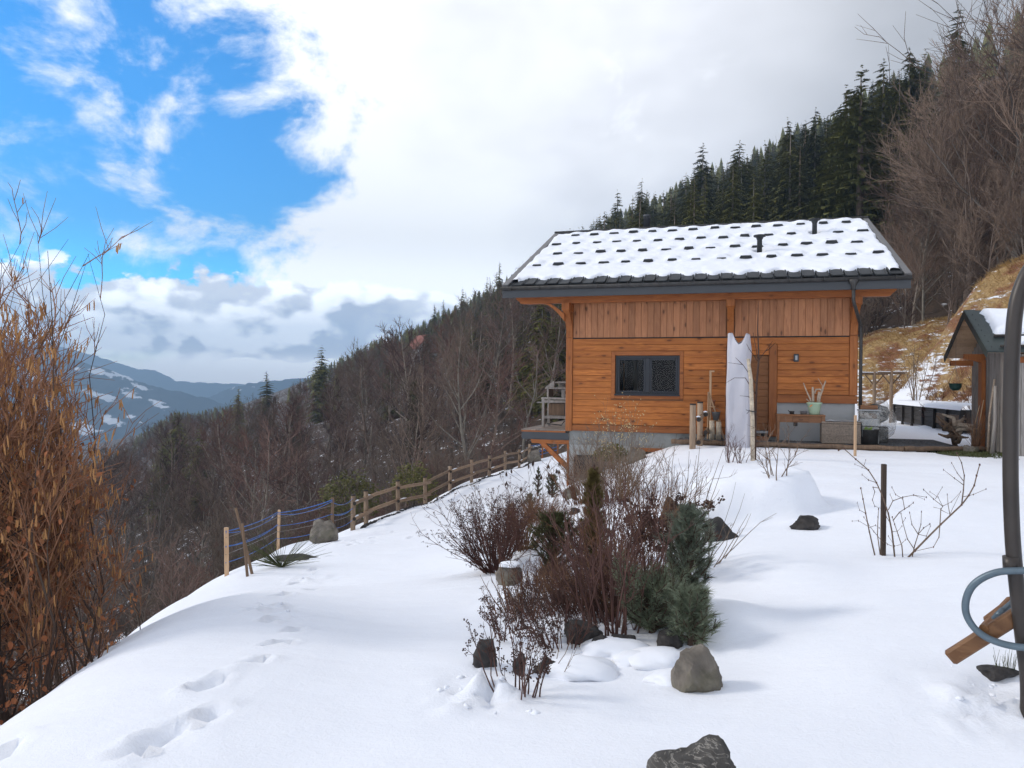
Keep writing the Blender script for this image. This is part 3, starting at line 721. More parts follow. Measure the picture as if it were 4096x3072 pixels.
    l = [(-1.36+a, b) for a, b in prof(1)]; r = [(8.44-a, b) for a, b in prof(1)]
    mb = MB(); poly = l + r[::-1]; n = len(poly)
    vs = [(p[0], -.56, p[1]) for p in poly] + [(p[0], -.36, p[1]) for p in poly]
    mb.add(vs, [tuple(range(n)), tuple(range(n, 2*n))[::-1]] + [(i, n+i, n+(i+1)%n, (i+1)%n) for i in range(n)])
    hp('purlin', mb, M['beam_h'], fix=True)
    for uc in (.095, 4.5, 7.55):
        mb = MB(); mb.prism([(-.65, 2.10), (-.61, 2.07), (0.0, 2.07), (0.0, 2.268), (-.65, 2.268)], 0, uc-.105, uc+.105); hp('stub_beam', mb, M['beam_v'], fix=True)
        mb = MB(); k = 9; out = []; inn = []
        for i in range(k+1):
            t = i/k; out.append((-.063-.50*t**1.9, 1.36+.71*t)); inn.append((-.063-.50*t**1.9+.16+.02*math.sin(t*math.pi), 1.36+.71*t))
        inn = [(min(a, -.063), b) for a, b in inn]
        mb.prism(out + inn[::-1], 0, uc-.085, uc+.085); hp('brace', mb, M['beam_v'], fix=True)
    mb = MB(); k = 8; a = []; b = []
    for i in range(k+1):
        t = i/k; a.append((-.56+.60*t**.8, 2.27-.50*t**1.25)); b.append((-.40+.44*t**.9, 2.27-.30*t**1.2))
    poly = a + b[::-1]; n = len(poly)
    vs = [(p[0], -.50, p[1]) for p in poly] + [(p[0], -.36, p[1]) for p in poly]
    mb.add(vs, [tuple(range(n)), tuple(range(n, 2*n))[::-1]] + [(i, n+i, n+(i+1)%n, (i+1)%n) for i in range(n)])
    hp('brace', mb, M['beam_v'], fix=True)
    # window
    mb = MB()
    for a, b in (((1.30, -.372), (1.402, .945)), ((3.178, -.372), (3.276, .945)), ((1.402, .83), (3.178, .945)), ((1.402, -.372), (3.178, -.29))):
        mb.cbox((a[0], -.045, a[1]), (b[0], .12, b[1]), .005)
    hp('window_trim', mb, M['beam_h'])
    mb = MB(); fr = [((1.402, -.289), (1.47, .829)), ((3.11, -.289), (3.178, .829)), ((1.47, .755), (3.11, .829)), ((1.47, -.289), (3.11, -.205)), ((2.24, -.205), (2.36, .755))]
    for a, b in fr: mb.cbox((a[0], .05, a[1]), (b[0], .115, b[1]), .006)
    win = hp('window', mb, M['window_frame'])
    mb = MB(); mb.cbox((1.395, -.09, -.292), (3.185, .05, -.245), .006); hp('window_sill', mb, M['window_frame'], win)
    for a, b in ((1.47, 2.24), (2.36, 3.11)):
        mb = MB()
        for q, p in (((a, -.205), (a+.055, .755)), ((b-.055, -.205), (b, .755)), ((a+.055, .70), (b-.055, .755)), ((a+.055, -.205), (b-.055, -.15))):
            mb.cbox((q[0]+.001, .06, q[1]+.001), (p[0]-.001, .105, p[1]-.001), .005)
        hp('sash', mb, M['window_frame'], win)
        mb = MB(); mb.box((a+.05, .080, -.155), (b-.05, .086, .705)); hp('pane', mb, M['glass'], win)
    mb = MB(); mb.box((.25, .9, -1.15), (3.85, .92, 2.4)); hp('black_backing_sheet', mb, M['black'])  # black sheet added behind the panes so the room looks unlit
    mb = MB(); mb.tube([(1.62, .20, -.2), (1.62, .20, .62)], .02, 8); hp('window_stick', mb, M['stake'])
    mb = MB()
    for i in range(6): mb.tube([(1.90+i*.018, .22+.012*(i%2), -.2), (1.90+i*.018, .22+.012*(i%2), .78)], .014, 6)
    hp('curtain', mb, M['cloth_grey'])
    # door
    door = MB()
    for i in range(11):
        w0 = -1.172+i*.182; door.cbox((4.60, .035, w0+.002), (5.486, .085, min(w0+.18, .828)), .006)
    d = hp('door', door, M['door_wood'])
    mb = MB(); mb.box((4.93, .024, -.2), (5.03, .034, .66)); hp('door_pane', mb, M['glass'], d)
    mb = MB(); mb.tube([(4.70, .02, -.15), (4.70, -.03, -.15), (4.80, -.035, -.15)], .011, 8); hp('handle', mb, M['zinc_pail'], d)
    mb = MB(); mb.cbox((4.60, -.06, -1.245), (5.49, .03, -1.176), .006); mb.cbox((4.60, -.03, -1.305), (5.49, .03, -1.247), .004, 1); hp('threshold', mb, [M['zinc_pail'], M['black']])
    mb = MB(); mb.cbox((4.75, -.38, -1.44), (5.48, -.065, -1.315), .012); hp('door_step', mb, M['table_wood'])
    # wall lamp
    mb = MB(); mb.cbox((6.10, -.10, .655), (6.225, -.027, .86), .012); lamp = hp('wall_lamp', mb, M['anthracite'])
    mb = MB(); mb.cbox((6.135, -.112, .70), (6.19, -.099, .82), .008); hp('lamp_glass', mb, M['cloth_grey'], lamp)
    # roof
    AL = math.atan2(2.60, 6.12); ca, sa = math.cos(AL), math.sin(AL); LR = 6.85
    S = lambda u, s, h: (u, -1.12 + s*ca - h*sa, 2.70 + s*sa + h*ca)
    rv, rw = S(0, LR, 0)[1:]
    RM = Matrix.Translation((0, -1.12, 2.70)) @ Matrix.Rotation(AL, 4, 'X')     # (u, s, h)
    mb = MB(); mb.prism([(-1.10, 2.60), (-1.12, 2.695), (rv, rw-.01), (2*rv+1.12, 2.695), (2*rv+1.10, 2.60), (rv, rw-.22)], 0, -1.55, 8.60)
    roof = hp('roof', mb, M['tile'], fix=True)
    mb = MB(); mb.prism([(-1.09, 2.44), (-1.09, 2.595), (0.0, 3.06), (0.0, 2.90)], 0, -1.52, 8.57); hp('soffit', mb, M['beam_h'], roof, fix=True)
    mb = MB(); mb.cbox((-1.585, -1.135, 2.385), (8.64, -1.092, 2.60), .006); hp('fascia', mb, M['anthracite'], roof)
    mb = MB(); k = 8; pr = []
    for i in range(k+1): a = math.pi + math.pi*i/k; pr.append((-1.20+.068*math.cos(a), 2.668+.085*math.sin(a)))
    pr += [(-1.137, 2.672), (-1.20, 2.665), (-1.262, 2.675)]
    mb.prism(pr, 0, -1.585, 8.64); gut = hp('gutter', mb, M['zinc'], roof, True, fix=True)
    for i in range(13):
        mb = MB(); uu = -1.3+i*.80; mb.tube([(uu, -1.272, 2.70), (uu, -1.277, 2.62), (uu, -1.20, 2.575), (uu, -1.13, 2.60)], .008, 5); hp('gutter_hook', mb, M['zinc'], roof)
    for s0, u0, u1 in ((-1, -1.60, -1.42), (1, 8.50, 8.66)):
        mb = MB(); mb.cbox((u0, -.02, -.10), (u1, LR+.02, .06), .012, 0, RM); hp('verge_flashing', mb, M['verge'], roof)
    mb = MB(); mb.cbox((-1.60, rv-.11, rw+.03), (8.66, rv+.10, rw+.085), .015); mb.cbox((-1.58, rv-.14, rw-.03), (8.64, rv+.13, rw+.03), .01); hp('ridge_cap', mb, M['zinc'], roof)
    # bottom course of tiles, alternate ones proud
    for odd in (0, 1):
        mb = MB(); hh = .016 if odd else .004; s1 = .92; s0 = .02 if odd else -.005
        w_ = .318; l0, l1 = -.5*w_, .5*w_
        vs = []
        for (s, in_, h) in ((s0, .012, hh+.006), (s0, .012, hh+.028), (s0+.02, .02, hh+.040), (s1, 0, hh+.030), (s1, 0, hh)):
            for x in (l0+in_, l1-in_): vs.append((x, s, h))
        fs = [(0,1,3,2), (2,3,5,4), (4,5,7,6), (6,7,9,8), (0,2,4,6,8), (9,7,5,3,1)]
        mb.add([tuple(RM.to_3x3() @ Vector(p)) for p in vs], fs)
        for x in (l0+.028, l1-.028):
            mb.cbox((x-.016, s0+.01, hh+.03), (x+.016, s1, hh+.052), .006, 0, RM.to_3x3().to_4x4())
        me = mb.mesh('tile', M['tile'])
        for i in range(odd, 30, 2):
            o = place('tile', me, roof); o.location = (-1.17+i*.3275, -1.12+rnd.uniform(-.008, .008), 2.70)
    # snow stop tiles and the openings they leave in the snow
    holes = []
    for s, u0, n in ((2.0, -1.08, 15), (3.37, -.73, 14), (4.77, -1.07, 15), (6.13, -.71, 14)):
        for i in range(n):
            u = u0 + i*.6635
            if abs(u-5.26) < .2 and abs(s-3.37) < .2: s_ = 3.22
            else: s_ = s
            if abs(u-6.89) < .25 and abs(s-4.77) < .2: continue
            holes.append((u+rnd.uniform(-.025, .025), s_+rnd.uniform(-.04, .04), rnd.uniform(.145, .18), rnd.uniform(.19, .25)))
    mb = MB()
    hexa = [(-.10,.02),(.10,.02),(.165,.085),(.125,.165),(-.125,.165),(-.165,.085)]
    vs = [(x, .0, z) for x, z in hexa] + [(x*1.02, .30, z) for x, z in hexa]
    mb.add([tuple(RM.to_3x3() @ Vector(p)) for p in vs], [(0,1,2,3,4,5), (11,10,9,8,7,6)] + [(i, 6+i, 6+(i+1)%6, (i+1)%6) for i in range(6)])
    sm = mb.mesh('snow_stop_tile', M['tile'])
    for u, s, a, b in holes:
        o = place('snow_stop_tile', sm, roof); o.location = S(u, s-.03, -.005); o.scale = (a/.165, 1, rnd.uniform(.72, .95))
    U = np.arange(-1.43, 8.56, .035); SS = np.arange(.30, LR+.02, .035)
    uu, ss = np.meshgrid(U, SS)
    wob = (fbm(uu, ss, 2.2, 4)-.5)
    H = .105 + wob*.055 + (fbm(uu, ss, 7, 3)-.5)*.03 + (fbm(uu*.5, ss, 1.1, 2)-.5)*.05
    edge = .46 + (fbm(uu*1.0, uu*0, .9, 3)-.5)*.25 - .10*np.cos(2*math.pi*(uu+1.17)/.655)
    edge = np.where(uu < -1.2, .12, edge); edge = np.where(uu > 8.22, .02+.5*(8.55-uu), edge)
    H *= smoothstep(0, .16, ss-edge)**.5
    top = LR - .10 - .10*fbm(uu, uu*0, 3, 3) - .16*smoothstep(1.4, .2, uu+1.43)
    H *= smoothstep(0, .14, top-ss)**.5
    H *= smoothstep(-1.45, -1.36, uu - (fbm(ss, ss*0, 2, 2)-.5)*.08)*smoothstep(8.55, 8.44, uu + (fbm(ss+9, ss*0, 2, 3)-.5)*.16)
    cut = np.zeros_like(H)
    for hu, hs, a, b in holes:
        k = (abs(uu-hu) < .6) & (abs(ss-hs) < 1.2)
        du, ds = uu[k]-hu, ss[k]-hs
        g_ = np.exp(-np.abs(du/(a*1.25))**3)
        H[k] += .080*g_*smoothstep(.0, .05, ds)*np.exp(-(np.maximum(ds-.05, 0)/.34)**2) - .055*np.exp(-(du/.24)**2 - ((ds+.14)/.17)**2)
    for hu, hs in ((5.26, 2.66), (6.89, 4.78)):
        cut = np.maximum(cut, 1-smoothstep(.13, .17, np.hypot(uu-hu, (ss-hs)*.8)))
    H = H*(1-cut) - .02*(H < .012)
    H = np.where(cut > .97, -.03, H)
    hh = H - .012
    hh = np.where(H <= .004, -.04, H)
    P = np.stack([uu, -1.12 + ss*ca - hh*sa, 2.70 + ss*sa + hh*ca], -1).reshape(-1, 3)
    ny, nx = uu.shape; i = np.arange(nx*ny).reshape(ny, nx)
    q = np.stack([i[:-1,:-1], i[:-1,1:], i[1:,1:], i[1:,:-1]], -1).reshape(-1, 4)
    keep = (hh.ravel()[q] > -.035).any(1); q = q[keep]
    me = bpy.data.meshes.new('roof_snow'); me.from_pydata(P.tolist(), [], q.tolist()); me.update()
    me.polygons.foreach_set('use_smooth', np.ones(len(q), bool)); me.materials.append(M['roof_snow'])
    place('roof_snow', me, roof)
    # vents and flue
    for u, s, h in ((5.26, 2.60, .56), (6.89, 4.74, .52)):
        x, y, z = S(u, s, 0); mb = MB()
        mb.lathe([(.07, -.1), (.07, h-.14), (.075, h-.13), (.10, h-.07), (.165, h-.045), (.168, h-.005), (.15, h), (.02, h+.01)], (x, y, z), 18)
        hp('roof_vent', mb, M['tile'], roof, True)
    mb = MB(); mb.lathe([(.115, -.8), (.115, .38), (.125, .385), (.125, .40), (.10, .405), (.10, .43), (.13, .435), (.135, .50), (.12, .52), (.02, .525)], (1.62, rv+.35, rw+.08), 18); hp('flue', mb, M['anthracite'], roof, True)
    # downpipe
    mb = MB(); mb.lathe([(.05, 0), (.05, .10), (.11, .2), (.12, .26)], (7.37, -1.20, 2.36), 12)
    mb.tube([(7.37, -1.20, 2.50), (7.37, -1.20, 2.12), (7.40, -1.15, 2.02), (7.66, -.20, 1.66), (7.70, -.10, 1.55), (7.71, -.09, 1.3), (7.71, -.09, -1.5)], .042, 10); hp('downpipe', mb, M['zinc'], roof, True)
    # balcony deck at the left gable
    deck = MB(); deck.cbox((-1.30, -.02, -1.59), (.10, 6.5, -1.57), .004); dk = hp('balcony', deck, M['anthracite'])
    for i in range(10):
        mb = MB(); mb.cbox((-1.31+i*.1395, -.03, -1.335), (-1.31+i*.1395+.135, 6.5, -1.300), .005); hp('deck_board', mb, M['deck_wood'], dk)
    mb = MB(); mb.cbox((-1.312, -.028, -1.375), (.0, -.004, -1.338), .004); hp('deck_edge', mb, M['beam_h'], dk)
    mb = MB(); mb.box((-1.305, -.02, -1.568), (.099, .012, -1.377)); mb.box((-1.305, .012, -1.568), (-1.285, 6.5, -1.377)); hp('deck_fascia', mb, M['anthracite'], dk)
    for v in (.02, 3.1, 6.2):
        mb = MB(); mb.prism([(-1.05, -1.592), (-1.0, -1.70), (.095, -1.71), (.095, -1.592)], 1, v, v+.14); hp('deck_beam', mb, M['beam_h'], dk, fix=True)
        mb = MB(); mb.prism([(-.80, -1.69), (-.62, -1.69), (.095, -2.33), (.095, -2.52)], 1, v+.01, v+.13); hp('deck_brace', mb, M['beam_h'], dk, fix=True)
        mb = MB(); mb.cbox((.035, v, -4.6), (.098, v+.14, -1.712), .006); hp('deck_post', mb, M['beam_v'], dk)
build_house()

# ------------------------------------------------------------------ garden things
def hu(px, py, v):                      # chalet (u, w) of a photograph pixel on the plane v
    r = ray(px, py); c, s = math.cos(-HTH), math.sin(-HTH)
    Y = (v + HX*s + HY*c)/(r.x*s + c)
    p = r*Y; return (p.x-HX)*c - (p.y-HY)*s, p.z
def T(name, label, cat, p, rotz=0.0, group=None): return thing(name, label, cat, tuple(p), rotz, group)
def rock_mesh(name, mat, size, seed, rough=0.28, flat=0.55, sub=3, cuts=7):
    bm = bmesh.new(); bmesh.ops.create_icosphere(bm, subdivisions=sub, radius=1.0)
    r = random.Random(seed)
    planes = []
    for i in range(cuts):
        d = Vector((r.gauss(0,1), r.gauss(0,1), r.gauss(0,.8))).normalized(); planes.append((d, r.uniform(.58, .88)))
    for v in bm.verts:
        p = v.co.copy()
        for d, h in planes:
            e = p.dot(d) - h
            if e > 0: p -= d*e*.92
        n1 = mnoise.noise(p*1.4 + Vector((seed*3.1, 0, 0))); n2 = mnoise.noise(p*4.2 + Vector((0, seed, 0)))
        n3 = mnoise.noise(p*11 + Vector((seed, 5, 0))); p *= 1 + rough*n1 + .11*n2 + .035*n3
        v.co = Vector((p.x*size[0], p.y*size[1], p.z*size[2]))
    me = bpy.data.meshes.new(name); bm.to_mesh(me); bm.free()
    me.materials.append(mat); me.polygons.foreach_set('use_smooth', [True]*len(me.polygons))
    try: me.set_sharp_from_angle(angle=math.radians(32))
    except Exception: pass
    return me
def cap_mesh(name, size, seed, lift):   # a pad of snow lying on a stone
    bm = bmesh.new(); bmesh.ops.create_icosphere(bm, subdivisions=3, radius=1.0)
    for v in bm.verts:
        p = v.co; k = 1 + .45*mnoise.noise(p*1.7+Vector((seed, 2, 0))) + .2*mnoise.noise(p*4.5+Vector((seed, 7, 0)))
        v.co = Vector((p.x*size[0]*k, p.y*size[1]*k, p.z*size[2]*(1 if p.z > 0 else .5) + lift))
    me = bpy.data.meshes.new(name); bm.to_mesh(me); bm.free(); me.materials.append(M['snow'])
    me.polygons.foreach_set('use_smooth', [True]*len(me.polygons)); return me
def rock(label, p, size, seed, mat='rock', sink=.35, snow=None, name='boulder', rotz=0.0, group=None, **kw):
    t = T(name, label, 'boulder', (p[0], p[1], p[2]-size[2]*.12), rotz, group); kw.setdefault('sub', 4)
    o = place('stone', rock_mesh('stone', M[mat], size, seed, **kw), t); o.location.z = size[2]*(1-sink*2)*.5+size[2]*.0
    if snow: 
        c = place('snow_cap', cap_mesh('snow_cap', snow[:3], seed, 0), t); c.location = (snow[3], snow[4], snow[5])
    return t
def stick(mb, pts, r0, r1, n=6, seed=0, wob=0.0):
    q = random.Random(seed); k = len(pts); out = []
    for i, p in enumerate(pts):
        out.append(Vector(p) + Vector((q.uniform(-wob, wob), q.uniform(-wob, wob), q.uniform(-wob, wob)*.3)))
    mb.tube(out, [r0+(r1-r0)*i/(k-1) for i in range(k)], n)

def build_yard():
    # ---- gravel strip with its log edging
    mb = MB(); sheet = []
    for (u, v) in ((3.2, -1.02), (8.85, -1.02), (9.9, -.55), (9.9, 2.2), (7.66, 2.2), (7.66, .01), (3.2, .01)): sheet.append(tuple(hpt(u, v, -1.425)))
    mb.add(sheet, [tuple(range(7))]); g = stuff(mb.build('gravel', M['gravel']))
    mb = MB(); q = random.Random(2)
    for i in range(2600):
        u = q.uniform(3.3, 9.6); v = q.uniform(-1.0, 0.0) if u < 7.7 else q.uniform(-.9, 1.6)
        if u > 8.8 and v < -.95+(u-8.8)*.5: continue
        c = hpt(u, v, -1.422); r = q.uniform(.012, .035)
        vs = [tuple(c+Vector((q.uniform(.6,1.2)*r*a, q.uniform(.6,1.2)*r*b, q.uniform(.4,.9)*r*e))) for a, b, e in ((1,0,0),(-1,0,0),(0,1,0),(0,-1,0),(0,0,1))]
        mb.add(vs, [(0,2,4),(2,1,4),(1,3,4),(3,0,4)])
    stuff(mb.build('gravel_stones', M['gravel']))
    for a, b, lab in (((3.05, -1.06), (4.35, -1.03), 'short weathered log edging the gravel left of the white sheet'), ((4.36, -1.04), (8.52, -1.07), 'long weathered log edging the gravel in front of the door'), ((8.54, -1.07), (10.6, -.35), 'weathered log edging turning towards the shed')):
        p0, p1 = hpt(*a, -1.46), hpt(*b, -1.46); d = (p1-p0)
        t = T('log_edging', lab, 'log', p0); mb = MB()
        k = 14; pts = [d*i/k + Vector((0, 0, .008*math.sin(i*1.7))) for i in range(k+1)]
        mb.tube(pts, [.062+.006*math.sin(i*2.3) for i in range(k+1)], 9); o = mb.build('log', M['old_wood'], t, True)
    # ---- white sheet thrown over a tall frame by the door
    u0, w0 = hu(2950, 1777, -1.25); base = hpt(u0, -1.25, 0); base.z = gz(base.x, base.y) - .02
    t = T('white_sheet', 'tall white cloth cover draped over two points beside the front door', 'cloth', base, HTH)
    mb = MB(); nz_, na = 60, 64; Hh = 2.90; V = []
    for j in range(nz_+1):
        f = j/nz_
        for k in range(na):
            a = 2*math.pi*k/na; cx, cy_ = math.cos(a), math.sin(a)
            sx = (abs(cx)**.55)*(1 if cx > 0 else -1); sy = (abs(cy_)**.7)*(1 if cy_ > 0 else -1)
            wx = .262 + .02*math.sin(f*3.0) + (.035*math.exp(-((f-.86)/.10)**2) if cx > 0 else 0)
            wy = .15 + .03*(1-f)
            fold = .014*math.sin(a*5+f*2.2)*(1-.4*f) + .005*math.sin(a*11-f*5) + .03*(mnoise.noise(Vector((cx*2, cy_*2, f*5)))) 
            drag = .055*math.sin((sx*2.6 + (1-f)*8.0))*smoothstep(.45, .95, f)*(1 if sy < 0 else 0)
            x = sx*(wx+fold*.6); y = sy*(wy+fold) - drag*.9
            dip = .30*max(0, 1-(abs(sx-.05)/.62)**1.6)*(1 if sy < .2 else .75)
            top = Hh - dip - (.01 if sx < 0 else .03) - .05*max(0, abs(sx)-.8)*4*.5
            z = f*top + (.01*math.sin(a*9) if j == 0 else 0)
            x += .02*(1-f) - .035*(1-f)*(1 if sx < 0 else -.2)
            V.append((x, y, z))
    fs = [(j*na+k, j*na+(k+1)%na, (j+1)*na+(k+1)%na, (j+1)*na+k) for j in range(nz_) for k in range(na)]
    r = nz_*na; V.append((.02, .04, Hh-.42)); c = len(V)-1
    fs += [(r+k, r+(k+1)%na, c) for k in range(na)]
    mb.add(V, fs); mb.build('cloth', M['cloth'], t, True)
    # ---- log fence end by the plateau: posts with rails seen end on
    t = T('log_fence_end', 'end of a round log fence with two pale posts near the white sheet', 'fence', ground_at(2770, 1795))
    def local(p): return Vector(p) - Vector(t.location)
    posts = []
    for px, yb, yt, rr in ((2770, 1795, 1619, .075), (2799, 1783, 1612, .073), (2828, 1768, 1598, .078)):
        b = ground_at(px, yb); h = (yb-yt)/FPX*b.y; posts.append((b, h))
        mb = MB(); mb.tube([local(b)-Vector((0,0,.3)), local(b)+Vector((0,0,h*.5)), local(b)+Vector((0,0,h))], [rr, rr, rr*.97], 14); p = mb.build('post', M['log'], t, True)
        mb = MB(); mb.tube([local(b)+Vector((0,0,h-.002)), local(b)+Vector((0,0,h+.03))], [rr*1.04, rr*1.02], 14); mb.build('post_cap', M['log_end'], p, True)
    for (a, b, ha, hb) in ((0, 1, .72, .78), (1, 2, .80, .86), (0, 1, .16, .22), (1, 2, .34, .42)):
        p0 = local(posts[a][0]) + Vector((.12, -.10, posts[a][1]*0+ha)); p1 = local(posts[b][0]) + Vector((.14, .25, hb))
        mb = MB(); mb.tube([p0, (p0+p1)/2, p1], .058, 12); rl = mb.build('rail', M['fence_log'], t, True)
        d = (p0-p1).normalized(); mb = MB(); mb.tube([p0+d*.001, p0+d*.006], .057, 12); mb.build('rail_end', M['log_end'], rl)
        if ha > .5:
            c = place('snow_cap', cap_mesh('snow_cap', (.05, .06, .03), 3, 0), t); c.location = p0 + Vector((0, .05, .062))
    # ---- A-frame plant stand with pail, upright birch logs
    U = lambda x, y, v: hu(2800+x*.36166, 1300+y*.36166, v)
    u0, _ = U(140, 1250, -.35); b = hpt(u0, -.35, -1.42)
    t = T('plant_stand', 'narrow wooden ladder stand leaning by the wall left of the white sheet', 'stand', b, HTH)
    for nm, pts, r_ in (('upright', [(-.13,0,0),(-.12,0,1.26)], .022), ('upright', [(.30,-.05,.02),(-.10,.02,1.22)], .020), ('shelf', [(-.14,-.02,.50),(.20,-.02,.50)], .016), ('shelf', [(-.14,.08,.50),(.20,.08,.50)], .016), ('crossbar', [(-.14,0,.86),(.06,0,.87)], .014)):
        mb = MB(); mb.tube(pts, r_, 4); mb.build(nm, M['stake'], t)
    mb = MB(); mb.cbox((-.10, .03, .0), (-.045, .075, 1.80), .006); mb.cbox((-.10, .03, 1.79), (.03, .075, 1.835), .006); mb.build('broken_stake', M['stake'], t)
    bp = b + Matrix.Rotation(HTH, 3, 'Z') @ Vector((.08, .02, .515))
    t2 = T('zinc_pail', 'small zinc pail standing on the ladder stand', 'bucket', bp, HTH)
    mb = MB(); mb.lathe([(.075, 0), (.11, .20), (.118, .205), (.118, .215), (.105, .21), (.07, .02)], (0,0,0), 18); mb.build('pail', M['zinc_pail'], t2, True)
    mb = MB(); mb.tube([(.115*math.cos(a), 0, .21+.10*math.sin(a)) for a in np.linspace(0, math.pi, 10)], .005, 5); mb.build('handle', M['wire'], t2)
    bp = b + Matrix.Rotation(HTH, 3, 'Z') @ Vector((-.02, .10, .88))
    t2 = T('terracotta_pot', 'small terracotta pot on the upper rung of the ladder stand', 'pot', bp, HTH)
    mb = MB(); mb.lathe([(.055, 0), (.075, .13), (.085, .13), (.085, .165), (.07, .165), (.065, .10)], (0,0,0), 16); mb.build('pot', simple('terracotta', (.36, .14, .07), .8), t2, True)
    for dx, hh, lab in ((-.02, .50, 'left upright birch log under the ladder stand'), (.15, .48, 'right upright birch log under the ladder stand')):
        q = b + Matrix.Rotation(HTH, 3, 'Z') @ Vector((dx, -.16, .0))
        t2 = T('birch_log', lab, 'log', q, HTH); mb = MB(); mb.tube([(0,0,0),(.005,0,hh*.5),(0,0,hh)], [.075,.072,.070], 14); mb.build('log', M['birch'], t2, True)
        mb = MB(); mb.tube([(0,0,hh+.001),(0,0,hh+.004)], .067, 14); mb.build('cut_end', M['stake'], t2)
    # ---- table with pans and pot
    zt = -1.40; u0, _ = U(1105, 1250, -.62)
    t = T('console_table', 'old brown wooden table with one drawer against the pale plinth', 'table', hpt(u0, -.62, zt), HTH)
    mb = MB(); mb.cbox((-.58, -.24, .665), (.58, .24, .70), .008); mb.build('tabletop', M['table_wood'], t)
    mb = MB(); mb.cbox((-.52, -.205, .50), (.52, .19, .664), .004); mb.build('apron', M['table_wood'], t)
    mb = MB(); mb.cbox((-.19, -.225, .525), (.19, -.206, .645), .006); d = mb.build('drawer', M['table_wood'], t)
    mb = MB(); mb.tube([(-.05,-.226,.58),(-.04,-.245,.57),(.04,-.245,.57),(.05,-.226,.58)], .007, 6); mb.build('handle', M['black_plastic'], d)
    for x in (-.53, .53):
        for y in (-.20, .19):
            mb = MB(); s0 = .036
            for z0, z1, a, b2 in ((0, .50, .020, .030), (.50, .663, .036, .036)):
                vs = [(x+i*s_, y+j*s_, z) for z, s_ in ((z0, a), (z1, b2)) for i, j in ((-1,-1),(1,-1),(1,1),(-1,1))]
                mb.add(vs, [(0,3,2,1),(4,5,6,7),(0,1,5,4),(1,2,6,5),(2,3,7,6),(3,0,4,7)])
            mb.build('leg', M['table_wood'], t)
    top = hpt(u0, -.62, zt+.70)
    def on_table(x, y): return hpt(u0+x, -.62+y, zt+.702)
    t = T('small_pan', 'small dark metal pot with a handle on the table', 'pot', on_table(-.20, -.05), HTH)
    mb = MB(); mb.lathe([(.055,0),(.06,.075),(.063,.08),(.055,.078),(.05,.01)], (0,0,0), 16); mb.build('pan', M['zinc'], t, True)
    mb = MB(); mb.tube([(-.055,0,.06),(-.09,0,.09),(-.085,0,.105)], .010, 6); mb.build('handle', M['black_plastic'], t)
    t = T('metal_bowl', 'grey metal bowl on the table beside the green pot', 'bowl', on_table(.08, -.06), HTH)
    mb = MB(); mb.lathe([(.07,0),(.085,.085),(.09,.09),(.08,.088),(.06,.012)], (0,0,0), 18); mb.build('bowl', M['zinc_pail'], t, True)
    t = T('green_pot', 'pale green glazed pot on the table', 'pot', on_table(.335, .0), HTH)
    mb = MB(); mb.lathe([(.115,0),(.125,.01),(.165,.26),(.172,.265),(.188,.275),(.188,.305),(.175,.31),(.16,.29),(.15,.22)], (0,0,0), 28); mb.build('pot', M['pot_green'], t, True)
    mb = MB(); mb.tube([(0,0,.20),(0,0,.24)], .15, 16); mb.build('soil', M['moss'], t)
    mb = MB()
    for s_ in ((-.105,-.118,.20,.012),(-.085,-.125,.215,.010)): mb.tube([(s_[0]-.02,s_[1]-.03,s_[2]),(s_[0],s_[1]-.036,s_[2]+.015),(s_[0]+.02,s_[1]-.035,s_[2]+.035)], s_[3], 5)
    mb.build('leaf_motif', M['orange'], t)
    t = T('driftwood_bundle', 'pale driftwood branches standing in the green pot', 'driftwood', on_table(.335, .0)+Vector((0,0,.24)), HTH)
    for i, (pts, r0, r1) in enumerate((([(-.07,-.03,0),(-.10,-.04,.16),(-.20,-.05,.36),(-.27,-.05,.56)], .026, .012), ([(-.03,-.04,0),(-.035,-.05,.25),(-.05,-.05,.46)], .035, .026), ([(-.01,-.04,.30),(.04,-.06,.40),(.12,-.06,.40),(.19,-.05,.36)], .022, .018),
            ([(.10,-.04,0),(.12,-.05,.22),(.19,-.05,.40),(.26,-.05,.62)], .034, .016), ([(.08,-.03,0),(.09,-.04,.20),(.10,-.05,.34)], .032, .026), ([(.17,-.05,.36),(.17,-.05,.50),(.08,-.05,.68)], .012, .005), ([(-.05,-.05,.0),(-.16,-.07,.12),(-.20,-.07,.16)], .016, .008), ([(.20,-.05,.42),(.24,-.05,.54),(.25,-.05,.62)], .012, .006))):
        mb = MB(); stick(mb, pts, r0, r1, 8, i, .008); mb.build('branch', M['drift'], t, True)
    # ---- wicker hamper with a cloth
    u0, _ = U(1545, 1290, -.60)
    t = T('wicker_hamper', 'low grey wicker hamper beside the table', 'basket', hpt(u0, -.62, -1.41), HTH)
    mb = MB(); mb.cbox((-.445, -.24, .01), (.445, .24, .50), .02); mb.build('body', M['wicker'], t)
    mb = MB()
    for i in range(38):
        x = -.44+i*.0238; mb.tube([(x,-.243,.02),(x,-.248,.25),(x,-.243,.50)], .006, 4)
    mb.build('uprights', M['wicker'], t)
    for z in (.03, .24, .27, .47):
        mb = MB(); mb.tube([(-.45,-.25,z),(.45,-.25,z)], .012, 6); mb.build('woven_band', M['wicker'], t)
    mb = MB(); mb.cbox((-.46,-.26,.505),(.46,.25,.555), .02); mb.build('lid', M['wicker'], t)
    t = T('folded_cloth', 'grey white cloth lying over the wicker hamper', 'cloth', hpt(u0, -.62, -1.41+.56), HTH)
    mb = MB(); V = []; nx_, ny_ = 30, 14
